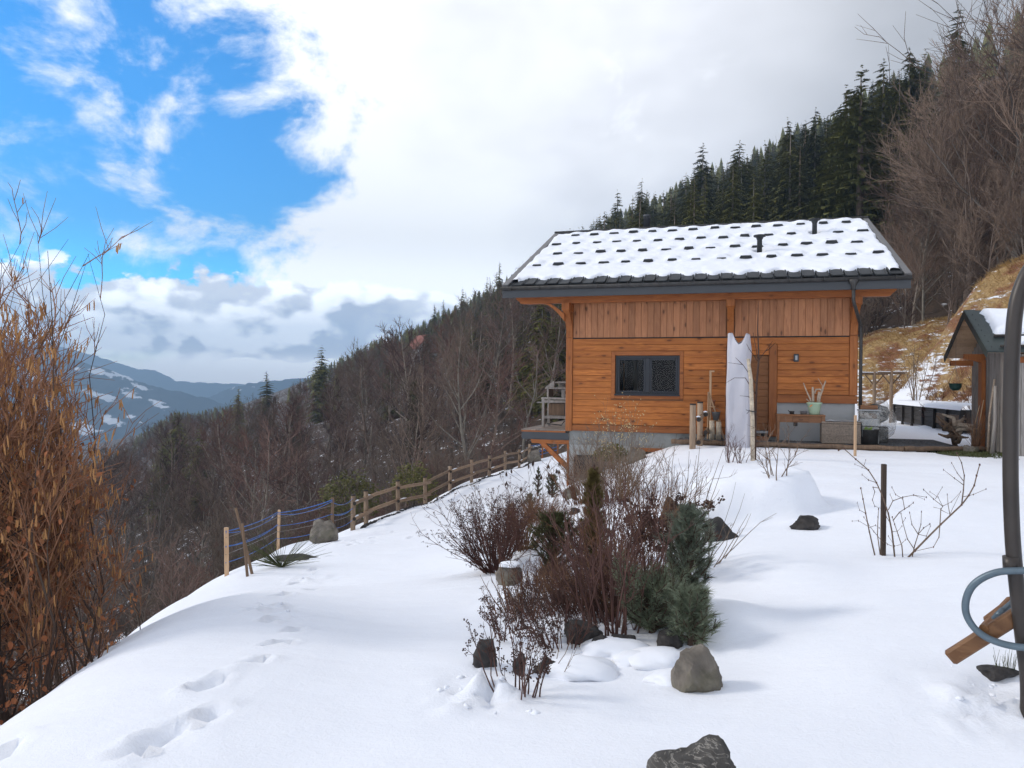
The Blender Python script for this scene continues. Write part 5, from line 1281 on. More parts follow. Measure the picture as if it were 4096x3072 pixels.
def build_fences():
    # ---- log post and rail fence along the drive
    def fy(px):                         # depth where a pixel column meets the fence line
        a = (px-2048)/FPX; return (-4.87-.281*23)/(a-.281)
    posts = []
    for px, yt, yb in ((1413,1977,2114),(1468,1937,2070),(1595,1905,2025),(1704,1878,1993),(1802,1854,1954),(1888,1832,1924),(1959,1814,1900),(2022,1797,1878),(2078,1781,1857),(2119,1771,1842)):
        if px == 1413: Y = 22.6; X = at(px, 2000, Y).x
        else: Y = fy(px+2); X = -4.87+.281*(Y-23)
        posts.append(Vector((X, Y, gz(X, Y))))
    t = T('log_fence', 'long round log post and rail fence along the snowy drive', 'fence', posts[0])
    b0 = posts[0].copy(); h = 1.04
    mb0 = MB(); mb0.tube([(0,0,-.3),(0,0,.5),(0,0,h)], [.075,.073,.070], 12); pm = mb0.mesh('post', M['log'], True)
    mbc = MB(); mbc.tube([(0,0,h),(0,0,h+.035)], [.078,.075], 12); cm = mbc.mesh('post_cap', M['log_end'], True)
    for p in posts:
        o = place('post', pm, t); o.location = p-b0; o.rotation_euler = (rnd.uniform(-.02,.02), rnd.uniform(-.02,.02), rnd.uniform(0,6)); place('post_cap', cm, o)
    for i in range(len(posts)-1):
        a, b = posts[i], posts[i+1]; d = (b-a).normalized()
        side = Vector((d.y, -d.x, 0))*.10
        for hh in (.36, .82):
            alt = side if i % 2 == 0 else -side*.2
            p0 = a - d*.18 + alt + Vector((0,0,hh)) - b0; p1 = b + d*.22 + alt + Vector((0,0,hh+.02)) - b0
            mb = MB(); mb.tube([p0, p0*.66+p1*.34+Vector((0,0,.01)), p0*.33+p1*.67, p1], [.056,.058,.057,.054], 10); rl = mb.build('rail', M['fence_log'], t, True)
            mb = MB(); mb.tube([p0-d*.001, p0-d*.006], .055, 10); mb.build('rail_end', M['log_end'], rl)
            if rnd.random() < .5:
                mb = MB(); q0, q1 = p0+(p1-p0)*.05, p0+(p1-p0)*rnd.uniform(.1,.3); mb.tube([q0+Vector((0,0,.055)), (q0+q1)/2+Vector((0,0,.063)), q1+Vector((0,0,.055))], [.015,.03,.012], 7); mb.build('snow_strip', M['snow'], rl, True)
    # dark kerb of stones at its foot
    mb = MB(); q = random.Random(6)
    for i in range(520):
        f = q.random()**1.2*(len(posts)-1); k = min(int(f), len(posts)-2); p = posts[k].lerp(posts[k+1], f-k); d = (posts[k+1]-posts[k]).normalized(); s = Vector((d.y, -d.x, 0))
        c = p + s*(.32+q.gauss(0,.05)); r = q.uniform(.03,.075); c.z = gz(c.x, c.y)+.0
        vs = [tuple(c+Vector((q.uniform(.7,1.3)*r*a_, q.uniform(.7,1.3)*r*b_, q.uniform(.6,1.1)*r*e))) for a_, b_, e in ((1,0,0),(-1,0,0),(0,1,0),(0,-1,0),(0,0,1))]
        mb.add(vs, [(0,2,4),(2,1,4),(1,3,4),(3,0,4)])
    stuff(mb.build('kerb_stones', M['rock_dark']))
    # ---- stakes with blue rope
    S = []
    t = None
    for px, yt, yb, r_ in ((907,2110,2303,.034),(1112,2039,2198,.034),(1329,1990,2161,.036)):
        p = ground_at(px, yb); h = (yb-yt)/FPX*p.y; S.append((p, h, r_))
    t = T('rope_fence', 'row of wooden stakes strung with blue rope at the snow edge', 'fence', S[0][0]); b0 = S[0][0].copy()
    for k, (p, h, r_) in enumerate(S):
        mb = MB(); mb.cbox((-r_,-r_*.7,-.3),(r_,r_*.7,h), .008); o = mb.build('stake', M['stake'] if k < 2 else M['old_wood'], t); o.location = p-b0; o.rotation_euler = (0, rnd.uniform(-.03,.03), rnd.uniform(-.4,.4))
    chain = [(p, h) for p, h, _ in S] + [(posts[0], 1.05)]
    mbs = []
    for i in range(3):
        (p, h), (p2, h2) = chain[i], chain[i+1]
        for f, sag, mt, rr in ((.93,.05,'rope',.009),(.90,.12,'rope',.007),(.62,.10,'rope',.009),(.60,.05,'rope',.006),(.28,.06,'rope',.007),(.80,.02,'wire',.006),(.45,.02,'wire',.006)):
            a = p+Vector((0,-.05,h*f)) - b0; c = p2+Vector((0,-.05,h2*(f+.02))) - b0
            if mt == 'rope' and rnd.random() < .2: continue
            mb = MB(); mb.tube([a.lerp(c, s)+Vector((0,0,-sag*4*s*(1-s))) for s in np.linspace(0, 1, 9)], rr, 5); mb.build(mt if mt == 'rope' else 'wire', M[mt], t, True)
    for px, yb, dx, h, lab in ((1016, 2296, -.28, .95, 'thin grey stick leaning left beside the blue rope'), (994, 2306, -.10, .75, 'short dark stick standing beside the leaning one at the blue rope')):
        p = ground_at(px, yb); q = T('thin_stick', lab, 'stick', p); mb = MB(); stick(mb, [(0,0,-.1),(dx*.5,0,h*.5),(dx,0,h)], .022, .018, 6, 1, .01); mb.build('stick', M['old_wood'], q)
    # far end of the drive
    p0 = Vector((1.9, 46.0, gz(1.9, 46.0))); p1 = Vector((2.9, 47.0, gz(2.9, 47.)))
    t = T('far_rope_stakes', 'pair of far stakes with blue rope under the balcony', 'fence', p0)
    for p in (p0, p1): mb = MB(); mb.cbox((-.05,-.05,-.2),(.05,.05,1.05), .01); o = mb.build('stake', M['beam_v'], t); o.location = p-p0
    for f in (.9, .5, .3): mb = MB(); mb.tube([posts[-1]+Vector((0,0,f))-p0, Vector((0,0,f)), p1-p0+Vector((0,0,f))], .018, 5); mb.build('rope', M['rope'], t)
    rock('round boulder at the far end of the log fence', (1.35, 43.2, gz(1.35, 43.2)), (.42,.4,.55), 51, 'rock', .1)
build_fences()

# ------------------------------------------------------------------ vegetation
UP = Vector((0, 0, 1))
def rdir(q, d, ang):                    # direction tilted from d by ang, random azimuth
    o = d.orthogonal().normalized(); o = Matrix.Rotation(q.uniform(0, 6.283), 3, d) @ o
    return (d*math.cos(ang) + o*math.sin(ang)).normalized()
def grow(q, p, d, ln, n, wob, trop):
    pts = [p.copy()]
    for i in range(n):
        d = (d + Vector((q.gauss(0, wob), q.gauss(0, wob), q.gauss(0, wob*.7))) + UP*trop).normalized()
        p = p + d*(ln/n); pts.append(p.copy())
    return pts, d
def along(pts, f):
    k = f*(len(pts)-1); i = min(int(k), len(pts)-2); return pts[i].lerp(pts[i+1], k-i), (pts[i+1]-pts[i]).normalized()
def bare_tree(seed, h, limbs=18, spread=.75, trunk_r=.16, t0=.25, sub=6, twigs=6, trop=.10, lean=0.0, twig_r=.017, multi=1):
    q = random.Random(seed); tr = MB(); cr = MB()
    for s in range(multi):
        d0 = rdir(q, UP, lean if multi == 1 else q.uniform(.08, .38)); hh = h*(1 if s == 0 else q.uniform(.7, 1))
        base = Vector((q.uniform(-.3,.3), q.uniform(-.3,.3), -.4)) if multi > 1 else Vector((0,0,-.5))
        tp, _ = grow(q, base, d0, hh*.97, 9, .06, .06)
        tr.tube(tp, [trunk_r*(1-.88*(i/9)**.9) for i in range(10)], 6)
        for k in range(limbs):
            f = t0 + (1-t0)*(k+q.random())/limbs; p, d = along(tp, min(f, .99))
            ln = hh*spread*.5*(1-.62*f)*q.uniform(.75, 1.2)
            lp, _ = grow(q, p, rdir(q, d, q.uniform(.6, 1.1)), ln, 5, .13, trop)
            r0 = trunk_r*.42*(1-.6*f); (tr if r0 > .04 else cr).tube(lp, [r0*(1-.8*i/5)+.006 for i in range(6)], 4, caps=False)
            for m in range(sub):
                p2, d2 = along(lp, q.uniform(.2, 1)); l2 = ln*q.uniform(.3, .55)
                bp, _ = grow(q, p2, rdir(q, d2, q.uniform(.4, .9)), l2, 3, .16, trop)
                cr.tube(bp, [twig_r*1.3, twig_r, twig_r*.8, twig_r*.5], 3, caps=False)
                for w in range(twigs):
                    p3, d3 = along(bp, q.uniform(.15, 1)); l3 = l2*q.uniform(.35, .7)
                    wp, _ = grow(q, p3, rdir(q, d3, q.uniform(.3, .8)), l3, 2, .2, trop*1.2)
                    cr.tube(wp, [twig_r*.75, twig_r*.6, twig_r*.35], 3, caps=False)
                    if w % 2 == 0:
                        p4, d4 = along(wp, .4); cr.tube([p4, p4+rdir(q, d4, .6)*l3*.5], [twig_r*.5, twig_r*.3], 3, caps=False)
    return tr, cr
def spruce(seed, h, width=.17, whorls=30, per=8, droop=.35, flakes=9, bare=.06, ragged=.25):
    q = random.Random(seed); tr = MB(); cr = MB()
    tr.tube([(0,0,-.6),(0,0,h*.5),(0,0,h*.97)], [h*.014, h*.009, .02], 7)
    for k in range(whorls):
        f = bare + (1-bare)*(k/(whorls-1))**.92; z = h*f
        L = h*width*((1-f)**.68)*1.12 + .12
        L *= 1 - .35*max(0, (.18-f)/.18)
        for j in range(per if f < .8 else max(4, per-3)):
            a = 2*math.pi*(j+q.random()*.8)/per + k*.7; l = L*q.uniform(1-ragged*1.4, 1+ragged*.6)
            if q.random() < ragged*.18: continue
            dx, dy = math.cos(a), math.sin(a); zz = z + q.uniform(-.3, .3)*h/whorls
            rise = .25*(f-.3); P = lambda s: Vector((dx*l*s, dy*l*s, zz + l*(rise*s - droop*s*s*1.4 + .22*droop*max(0, s-.7)*3)))
            side = Vector((-dy, dx, 0))
            for m in range(flakes):
                s = .12 + .88*(m+q.random())/flakes; c = P(s); wl = l*(.30*(1.12-s)+.08)*q.uniform(.6, 1.25)+.06
                for sg in (-1, 1):
                    tip = c + side*sg*wl*.85 + Vector((dx, dy, 0))*wl*.55 - UP*wl*q.uniform(.2, .7)
                    w = Vector((dx, dy, -.3))*wl*.27
                    cr.add([tuple(c+w), tuple(c-w), tuple(tip)], [(0,1,2)])
                if True:
                    b = c - UP*wl*q.uniform(.5, 1.0) + side*q.uniform(-.1,.1); w = side*wl*.18
                    cr.add([tuple(c+w), tuple(c-w), tuple(b)], [(0,1,2)])
            e = P(1.0); c = P(.75); w = side*l*.07
            cr.add([tuple(c+w), tuple(c-w), tuple(e)], [(0,1,2)])
    return tr, cr

SKY = [(-400,1900),(300,1860),(480,1800),(600,1710),(700,1650),(800,1650),(870,1630),(960,1610),(1070,1590),(1170,1548),(1280,1468),(1400,1405),(1500,1350),(1600,1320),(1700,1270),(1780,1220),(1850,1190),(1950,1120),(2060,1075),(2130,970),(2230,900),(2300,880),(2400,815),(2500,770),(2600,720),(2700,700),(2800,610),(2950,590),(3050,540),(3150,470),(3300,430),(3400,360),(3450,300),(3540,260),(3650,210),(3760,150),(3830,60),(3950,-40),(4096,-200),(4600,-400)]
def sky_y(px): return float(np.interp(px, [a for a, _ in SKY], [b for _, b in SKY]))
def pix(x, y, z): return 2048+FPX*x/y - 0, 1536-FPX*z/y + (FPX*x/y)*ROLL

def zone(px, Y, h):
    for a, w in ((600, 'below the blue mountain'), (850, 'under the gap of the valley'), (1050, 'left of the lone dark spruce'), (1300, 'below the lone dark spruce'), (1550, 'right of the lone dark spruce'), (1720, 'near the tiny pale house'), (1900, 'below the ridge spruces'), (2080, 'below the pointed ridge spruce'), (2320, 'beside the chalet gable'), (2500, 'above the flue'), (2700, 'above the left roof half'), (2900, 'above the roof middle'), (3100, 'right of the roof middle'), (3300, 'above the roof vents'), (3500, 'above the roof end'), (3700, 'right of the roof'), (3900, 'above the bank crest'), (9999, 'near the curved pole')):
        if px < a: break
    return w + (', front row' if Y < 62 else ', second row' if Y < 85 else ', middle rows' if Y < 125 else ', back rows') + (', tall' if h > 12 else ', low')
def build_woods():
    B = []
    for s, kw in ((1, dict(limbs=20)), (2, dict(limbs=16, spread=.95, t0=.18)), (3, dict(limbs=22, spread=.6, t0=.3)), (4, dict(limbs=18, spread=.8, trop=.18)), (5, dict(limbs=15, spread=.9, lean=.12)), (6, dict(limbs=26, spread=1.0, t0=.12, sub=8, twigs=7, trunk_r=.12, twig_r=.014)), (7, dict(limbs=26, spread=1.1, t0=.10, sub=8, twigs=7, trunk_r=.12, twig_r=.014, trop=.14))):
        B.append((bare_tree(s, 12.0, **kw), 12.0))
    bm_ = []
    for i, ((t, c), h) in enumerate(B):
        bm_.append((t.mesh('trunk', M['bark'], True), c.mesh('crown', M['twig_lit'] if i > 4 else M['twig'] if i % 2 else M['twig_red']), c.mesh('crown', M['twig']), h))
    Sp = []
    for s, kw in ((11, dict(width=.19)), (12, dict(width=.165, ragged=.35)), (13, dict(width=.215, droop=.45)), (14, dict(width=.155, ragged=.4))):
        t, c = spruce(s, 22.0, **kw); Sp.append((t.mesh('trunk', M['bark'], True), c.mesh('crown', M['spruce']), 22.0))
    Sh = []
    for s in (21, 22, 23):
        t, c = bare_tree(s, 4.0, limbs=8, spread=.7, trunk_r=.035, t0=.2, sub=4, twigs=4, trop=.16, twig_r=.008, multi=7)
        Sh.append((t.mesh('stems', M['twig'], True), c.mesh('twigs', M['twig_red'] if s == 22 else M['twig']), 4.0))
    q = random.Random(99)
    cnt = dict(b=0, s=0, u=0)
    def put(kind, x, y, h, label, group, var=None, sx=1.0, z=None):
        z = gz(x, y) if z is None else z
        if kind == 's':
            t, c, H = Sp[var if var is not None else q.randrange(4)]; nm = 'spruce_tree'; cat = 'tree'
        elif kind == 'b':
            v = bm_[var if var is not None else q.randrange(5)]; t, c, H = v[0], v[1], v[3]; nm = 'bare_tree'; cat = 'tree'
        else:
            t, c, H = Sh[var if var is not None else q.randrange(3)]; nm = 'bare_shrub'; cat = 'shrub'
        o = thing(nm, label, cat, (x, y, z - .1), q.uniform(0, 6.28), group); k = h/H
        o.scale = (k*sx, k*sx, k)
        place('trunk' if kind != 'u' else 'stems', t, o); place('crown' if kind != 'u' else 'twigs', c, o)
        cnt[kind] += 1
        return o
    taken = []
    def free(x, y, r):
        for a, b, c in taken:
            if (a-x)**2+(b-y)**2 < (r+c)**2*.25: return False
        taken.append((x, y, r)); return True
    # landmark spruces: crown top pixel, distance, slimness
    LM = [(1288,1380,150,1.5,'dark spruce standing alone above the lower left wood'),(1068,1482,140,1.6,'spruce topping the dark wood at the valley edge, left of the lone one'),(705,1640,105,1.5,'leftmost pointed spruce in front of the blue mountain'),
      (2568,712,150,1,'dark spruce rising alone above the left half of the roof'),(2470,760,175,.9,'small spruce left of the lone one above the roof'),(2812,570,118,1.15,'broad dark spruce above the middle of the roof'),(2958,562,112,1.1,'broad spruce right of the middle one above the roof'),
      (3060,560,100,.9,'slim spruce between the broad one and the tall group'),(3150,470,98,.9,'tall spruce left of the tall yellow green one'),(3215,500,104,.9,'spruce with visible trunk behind the right roof half'),(3262,430,92,.9,'spruce just left of the tall yellow green one'),(3445,258,70,1.35,'tallest yellow green spruce right above the roof ridge end'),
      (3385,340,76,1.25,'broad green spruce in front of the tallest one'),(3535,232,82,1.1,'dark spruce right of the tallest yellow green one'),(3640,190,88,1.0,'dark spruce between the tallest one and the bare trees'),(3700,195,96,.9,'spruce half hidden behind bare trees at the upper right'),(3832,20,84,.85,'slim spruce tip rising above the bare trees at the upper right'),
      (1998,1045,165,1,'pointed spruce on the ridge left of the roof'),(2060,1090,175,.8,'thin spruce on the ridge just left of the eave'),(1948,1100,180,.8,'small spruce beside the pointed one on the ridge'),(1850,1150,190,.9,'spruce at the middle of the sloping ridge'),(1775,1195,200,1,'spruce below the middle of the sloping ridge'),(1738,1215,205,.9,'dark spruce pair member, left, on the sloping ridge'),
      (1648,1278,220,.8,'tiny spruce on the lower ridge above the pale house'),(1585,1310,225,.8,'tiny spruce left of the one above the pale house'),(1540,1330,230,.8,'leftmost of the row of tiny ridge spruces'),(2170,1170,72,1.2,'green spruce beside the left gable of the chalet'),(2095,1235,78,1.0,'dark green spruce left of the gable spruce'),(2235,1200,66,1.1,'dark spruce just behind the left corner post'),
      (2020,1290,95,.8,'slim spruce among red brown trees on the slope'),(1895,1260,120,1.1,'dark spruce on the upper slope between bare trees'),(955,1545,135,1.3,'short spruce between the left pair of valley edge spruces'),(1185,1570,118,1.4,'dark spruce mid slope under the lone one'),(1460,1400,140,1.2,'spruce on the lower ridge right of the lone one'),(1560,1440,112,1.1,'dark spruce mid slope left of the pale house'),(650,1735,95,1.4,'low dark spruce left of the leftmost pointed one'),(800,1705,92,1.3,'low dark spruce right of the leftmost pointed one'),(1830,1330,105,1.1,'dark spruce on the slope under the ridge middle'),(1940,1350,88,1.0,'green spruce amid red brown trees near the gable')]
    for i, (px, py, Y, sx, lab) in enumerate(LM):
        x = at(px, py, Y).x; zt = at(px, py, Y).z; g = gz(x, Y); h = max(zt - g, 6)
        o = put('s', x, Y, h, lab, None, i % 4, sx*(1.0 if h > 13 else 1.15)*(1.25 if px > 2400 else 1))
        taken.append((x*.8, Y*.8, 5)) if px < 1400 else None
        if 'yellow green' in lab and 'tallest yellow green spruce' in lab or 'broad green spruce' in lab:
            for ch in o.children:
                if ch.name.startswith('crown'): ch.data = ch.data.copy(); ch.data.materials.clear(); ch.data.materials.append(M['spruce_sunlit']); taken.append((x, Y, 3))
    # spruce wood behind the chalet and along the ridge
    for n_ in range(2600):
        if cnt['s'] > 255: break
        Y = q.uniform(70, 260); px = q.uniform(1350, 3700)
        if q.random() > (0.9 if px > 2250 else 0.55): continue
        if px < 2250 and Y < 120: continue
        x = (px-2048)/FPX*Y; g = gz(x, Y); h = q.uniform(16, 30); lim = (1536-sky_y(px)-12)/FPX*Y - g
        h = min(h, lim*q.uniform(.86, 1.0))
        if h < 7 or not free(x, Y, 4.5): continue
        if px > 2250: put('s', x, Y, h, 'dark green spruce of the wood ' + zone(px, Y, h*.6), 'spruces of the wood behind the chalet', None, q.uniform(.85, 1.2))
        else: put('s', x, Y, h, 'small dark spruce on the slope ' + zone(px, Y, h*.7), 'spruces scattered on the wooded slope', None, q.uniform(.85, 1.15))
    # bare broadleaf trees on the slope left of the chalet
    for n_ in range(6000):
        if cnt['b'] > 240: break
        Y = 44 + 190*q.random()**1.5; px = q.uniform(-50, 2300)
        x = (px-2048)/FPX*Y; g = gz(x, Y); h = q.uniform(9, 15) * (1 if Y > 60 else .8); lim = (1536-sky_y(px)-6)/FPX*Y - g
        h = min(h, lim*q.uniform(.85, 1.0))
        if h < 5 or not free(x, Y, 3.2 if Y < 90 else 4.5): continue
        put('b', x, Y, h, 'bare brown tree ' + zone(px, Y, h), 'bare trees of the slope left of the chalet', None, q.uniform(.9, 1.3))
    # bare trees at the upper right
    for i, (px, py, Y, sx, lab) in enumerate(((3700,640,50,.95,'bare brown tree nearest the right end of the roof'),(3880,380,48,1.0,'broad bare tree in the middle of the right hand trees'),(4040,80,46,1.1,'large bare tree reaching the top right of the photo'),(4150,-150,44,1.2,'tallest bare tree cut by the right edge'),(3790,930,42,1.0,'low spreading bare tree behind the grassy bank crest'),(3950,740,40,1.0,'bare tree above the bank, left of the pole'),(4110,650,38,1.1,'bare tree with pale trunk by the curved pole'),(3620,1020,47,.8,'thin bare tree just right of the roof verge'),(4150,350,48,1.3,'bare tree beyond the right edge'),(3830,300,62,.9,'bare tree in front of the upper right spruces'),(3980,60,60,1.0,'bare tree behind the large one at the top right'),(3660,830,58,.8,'bare tree behind the roof verge'),(4000,500,52,1.3,'bare tree behind the curved pole top'))):
        x = at(px, py, Y).x; g = gz(x, Y); h = max(at(px, py, Y).z-g, 6); put('b', x, Y, h, lab, None, 5 + i % 2, sx)
    n0 = cnt['b']
    for n_ in range(800):
        if cnt['b'] > n0+40: break
        Y = q.uniform(46, 75); px = q.uniform(3590, 4350); x = (px-2048)/FPX*Y; g = gz(x, Y); lim = (1536-float(np.interp(px, [3590,3700,3850,3990,4100], [900,600,360,120,-150])))/FPX*Y - g
        if px < 3620: lim = min(lim, (1536-620)/FPX*Y-g)
        h = min(q.uniform(8, 16), lim)
        if h < 4 or not free(x, Y, 3.0): continue
        put('b', x, Y, h, 'bare brown tree in the right hand wood ' + zone(px, Y, h), 'bare trees above the grassy bank', q.choice((1, 3, 5, 6)), q.uniform(.9, 1.25))
    # shrubs: beyond the fences, on the slope and along the bank crest
    for n_ in range(9000):
        if cnt['u'] > 285: break
        r = q.random()
        if r < .62:
            Y = 17 + 42*q.random()**1.1; px = q.uniform(100, 2230); x = (px-2048)/FPX*Y
            line = np.interp(Y, [0,15.5,23,31,44,60], [-5,-7.2,-6.2,-3.9,-.3,3])
            if x > line - .3: continue
            h = q.uniform(2.0, 3.6); lab, grp = 'leafless brown shrub beyond the fences, ' + zone(px, Y*3, h*4), 'shrubs beyond the fences'
            hmax = (1536-1960)/FPX*Y - gz(x, Y)
            if px < 1400: h = min(h, max(hmax, 1.6))
        elif r < .80:
            Y = q.uniform(47, 62); px = q.uniform(3350, 4250); x = (px-2048)/FPX*Y; h = q.uniform(2.5, 5); lab, grp = 'leafless shrub behind the bank, ' + zone(px, Y*1.4, h*3), 'shrubs behind the bank crest'
        else:
            Y = q.uniform(55, 100); px = q.uniform(500, 3500); x = (px-2048)/FPX*Y; h = q.uniform(3, 5.5); lab, grp = 'leafless undergrowth shrub ' + zone(px, Y, h*3), 'undergrowth shrubs of the slope'
        if not free(x, Y, 1.5): continue
        put('u', x, Y, h, lab, grp, None, q.uniform(.9, 1.4))
    # ivy-clad tree in the slope wood
    Y = 62; p = at(1660, 1500, Y); g = gz(p.x, Y); o = put('b', p.x, Y, p.z-g+1, 'ivy covered tree in the middle of the brown wood', None, 2, .8)
    mb = MB(); k = 12/(p.z-g+1)
    for i in range(2600):
        z = q.uniform(.08, .95); a = q.uniform(0, 6.28); r = (.9*(1-z)+.25)*q.random()**.5*1.5; c = Vector((math.cos(a)*r, math.sin(a)*r, z*11.0)); s = q.uniform(.08, .2)
        mb.add([tuple(c+Vector((q.uniform(-s,s),q.uniform(-s,s),q.uniform(-s,s)))) for _ in range(3)], [(0,1,2)])
    mb.build('ivy', M['ivy'], o)
    # olive green evergreen bushes behind the log fence
    for px, py, w, h, lab in ((1445,1985,1.5,1.5,'olive green leafy bush behind the first fence posts'),(1690,1950,1.4,1.4,'brown and green leafy bush behind the middle of the log fence')):
        Y = 27 if px < 1500 else 33; p = at(px, py, Y); x = p.x - .4; z = gz(x, Y); o = thing('leafy_bush', lab, 'bush', (x, Y, z)); H = at(px, 1885 if px < 1500 else 1850, Y).z - z
        mb = MB(); st = MB()
        for i in range(14):
            a = q.uniform(0, 6.28); st.tube([(0,0,0),(math.cos(a)*w*.3, math.sin(a)*w*.3, H*.5),(math.cos(a)*w*.5, math.sin(a)*w*.5, H*.9)], [.03,.02,.01], 4)
        for i in range(1500):
            a = q.uniform(0, 6.28); b = math.acos(q.uniform(-.3, 1)); r = q.uniform(.6, 1.0)*(1+.25*mnoise.noise(Vector((math.cos(a)*2, math.sin(a)*2, b*2)))); c = Vector((math.cos(a)*math.sin(b)*w*r*.75, math.sin(a)*math.sin(b)*w*r*.75, H*.45+math.cos(b)*H*.55*r)); s = .10
            d = Vector((q.gauss(0,1), q.gauss(0,1), q.gauss(0,.6)-.3)).normalized(); e = d.orthogonal().normalized()*s*.35
            mb.add([tuple(c), tuple(c+d*s*.6+e), tuple(c+d*s*1.4), tuple(c+d*s*.6-e)], [(0,1,2,3)])
        st.build('stems', M['twig'], o); mb.build('leaves', M['leaf_olive'], o)
    # far hazy wood on the ridge: one mass
    mb = MB()
    for i in range(9000):
        Y = q.uniform(240, 640); px = q.uniform(300, 4300); x = (px-2048)/FPX*Y; lim = (1536-sky_y(px)-4)/FPX*Y
        g = None
        FW.append((x, Y, px, lim))
    xa = np.array([f[0] for f in FW]); ya = np.array([f[1] for f in FW]); ga = gz(xa, ya)
    n_ = 0
    for (x, Y, px, lim), g in zip(FW, ga):
        h = min(q.uniform(8, 26), (lim-g)*q.uniform(.55, 1.0))
        if h < 5: continue
        n_ += 1
        if n_ > 2600: break
        if q.random() < .5:
            w = h*.17
            for k in range(5):
                z0 = g+h*(.1+.18*k); r = w*(1-k*.17)
                pts = []
                for j in range(7):
                    a = 6.283*j/7+k; rr = r*q.uniform(.7, 1.2); pts.append((x+rr*math.cos(a), Y+rr*math.sin(a), z0+q.uniform(-.4,.4)))
                pts.append((x, Y, min(z0+h*.32, g+h))); mb.add(pts, [(j, (j+1)%7, 7) for j in range(7)], 0)
        else:
            for k in range(26):
                a = q.uniform(0, 6.28); e = q.uniform(.1, .7); l = h*q.uniform(.5, 1)*(1-.3*e); b = Vector((x, Y, g+h*.2)); d = Vector((math.cos(a)*e, math.sin(a)*e, 1)).normalized()*l*.8; s = Vector((-math.sin(a), math.cos(a), 0))*h*.012
                mb.add([tuple(b+d*.3+s), tuple(b+d*.3-s), tuple(b+d)], [(0,1,2)], 1)
    stuff(mb.build('distant_wood', [M['spruce'], M['twig']]))
FW = []
M['leaf_olive'] = m_needle('olive_leaves', (0.05, 0.058, 0.018), (0.17, 0.155, 0.055), 0.2, 5)
build_woods()

# tiny pale house on the far slope
def far_house():
    Y = 205.0; p = at(1690, 1410, Y); t = thing('far_house', 'tiny pale house with a reddish roof among trees on the slope', 'house', (p.x, Y, p.z-4), .5)
    mb = MB(); mb.box((-3,-4,-3),(3,4,5)); mb.prism([(-3,5),(3,5),(0,8)], 1, -4, 4); mb.build('wall', M['render'], t)
    mb = MB(); mb.prism([(-3.6,4.6),(0,8.4),(3.6,4.6),(3.6,4.9),(0,8.8),(-3.6,4.9)], 1, -4.5, 4.5); mb.build('roof', simple('red_roof', (.22,.07,.045), .8), t, fix=True)
    for x in (-1.4, 1.4): mb = MB(); mb.box((x-.5,-4.05,1.5),(x+.5,-4.01,3.2)); mb.build('window', M['black'], t)
far_house()

# ------------------------------------------------------------------ plants of the garden
def shrub_parts(t, seed, stems, h, spread, r0, mat, side=4, wob=.12, trop=.08, twl=.35, heads=None, base=.12, n=5, lo=.0, twig2=2, hs=.02, hn=5, lean=(0,0)):
    """many thin stems from one crown with side twigs; optional seedheads at the tips"""
    q = random.Random(seed); st = MB(); tw = MB(); hd = MB()
    def head(p):
        for _ in range(hn):
            c = p + Vector((q.gauss(0, hs), q.gauss(0, hs), q.gauss(0, hs*.7))); s = hs*q.uniform(.35, .7)
            hd.add([tuple(c+Vector(v)*s) for v in ((1,0,0),(-1,0,0),(0,1,0),(0,-1,0),(0,0,1),(0,0,-1))], [(0,2,4),(2,1,4),(1,3,4),(3,0,4),(2,0,5),(1,2,5),(3,1,5),(0,3,5)])
    for i in range(stems):
        a = q.uniform(0, 6.283); e = spread*q.random()**.6
        d = Vector((math.cos(a)*e+lean[0], math.sin(a)*e+lean[1], 1)).normalized(); b = Vector((math.cos(a)*base*q.random(), math.sin(a)*base*q.random(), -.05))
        L = h*q.uniform(.55, 1.05); P, d1 = grow(q, b, d, L, n, wob, trop)
        st.tube(P, [r0*(1-.75*k/n) for k in range(n+1)], 4, caps=False)
        if heads: head(P[-1])
        for k in range(side):
            p, dd = along(P, q.uniform(.25+lo, .98)); l2 = L*twl*q.uniform(.4, 1.0)
            W, d2 = grow(q, p, rdir(q, dd, q.uniform(.35, .8)), l2, 3, wob*1.4, trop)
            tw.tube(W, [r0*.45, r0*.36, r0*.28, r0*.2], 3, caps=False)
            if heads and q.random() < .8: head(W[-1])
            for m in range(twig2):
                p3, d3 = along(W, q.uniform(.3, .95)); e3 = p3 + rdir(q, d3, .6)*l2*.4*q.uniform(.5, 1); tw.tube([p3, e3], [r0*.26, r0*.16], 3, caps=False)
                if heads and q.random() < .5: head(e3)
    if tw.v and side < 2: st.add(tw.v, tw.f); tw = MB()
    st.build('stems', M[mat], t)
    if tw.v: stuff(tw.build('twigs', M[mat], t))
    if heads: stuff(hd.build('seedheads', M[heads], t))
def shrub(name, label, px, py, h, Yoff=0.0, cat='shrub', group=None, **kw):
    p = ground_at(px, py); p.y += Yoff; p.z = gz(p.x, p.y)
    t = T(name, label, cat, p, 0, group); shrub_parts(t, kw.pop('seed', px), kw.pop('stems', 30), h, kw.pop('spread', .6), kw.pop('r0', .008), kw.pop('mat', 'stem_purple'), **kw); return t
def tuft(mb, q, p, d, n, ln, w, open_=.9, back=.0):
    for i in range(n):
        e = rdir(q, d, q.uniform(.15, open_)); l = ln*q.uniform(.7, 1.1); o = e.orthogonal().normalized()*w; b = p - d*q.uniform(0, ln*1.2)
        mb.add([tuple(b+o), tuple(b-o), tuple(b+e*l)], [(0,1,2)])
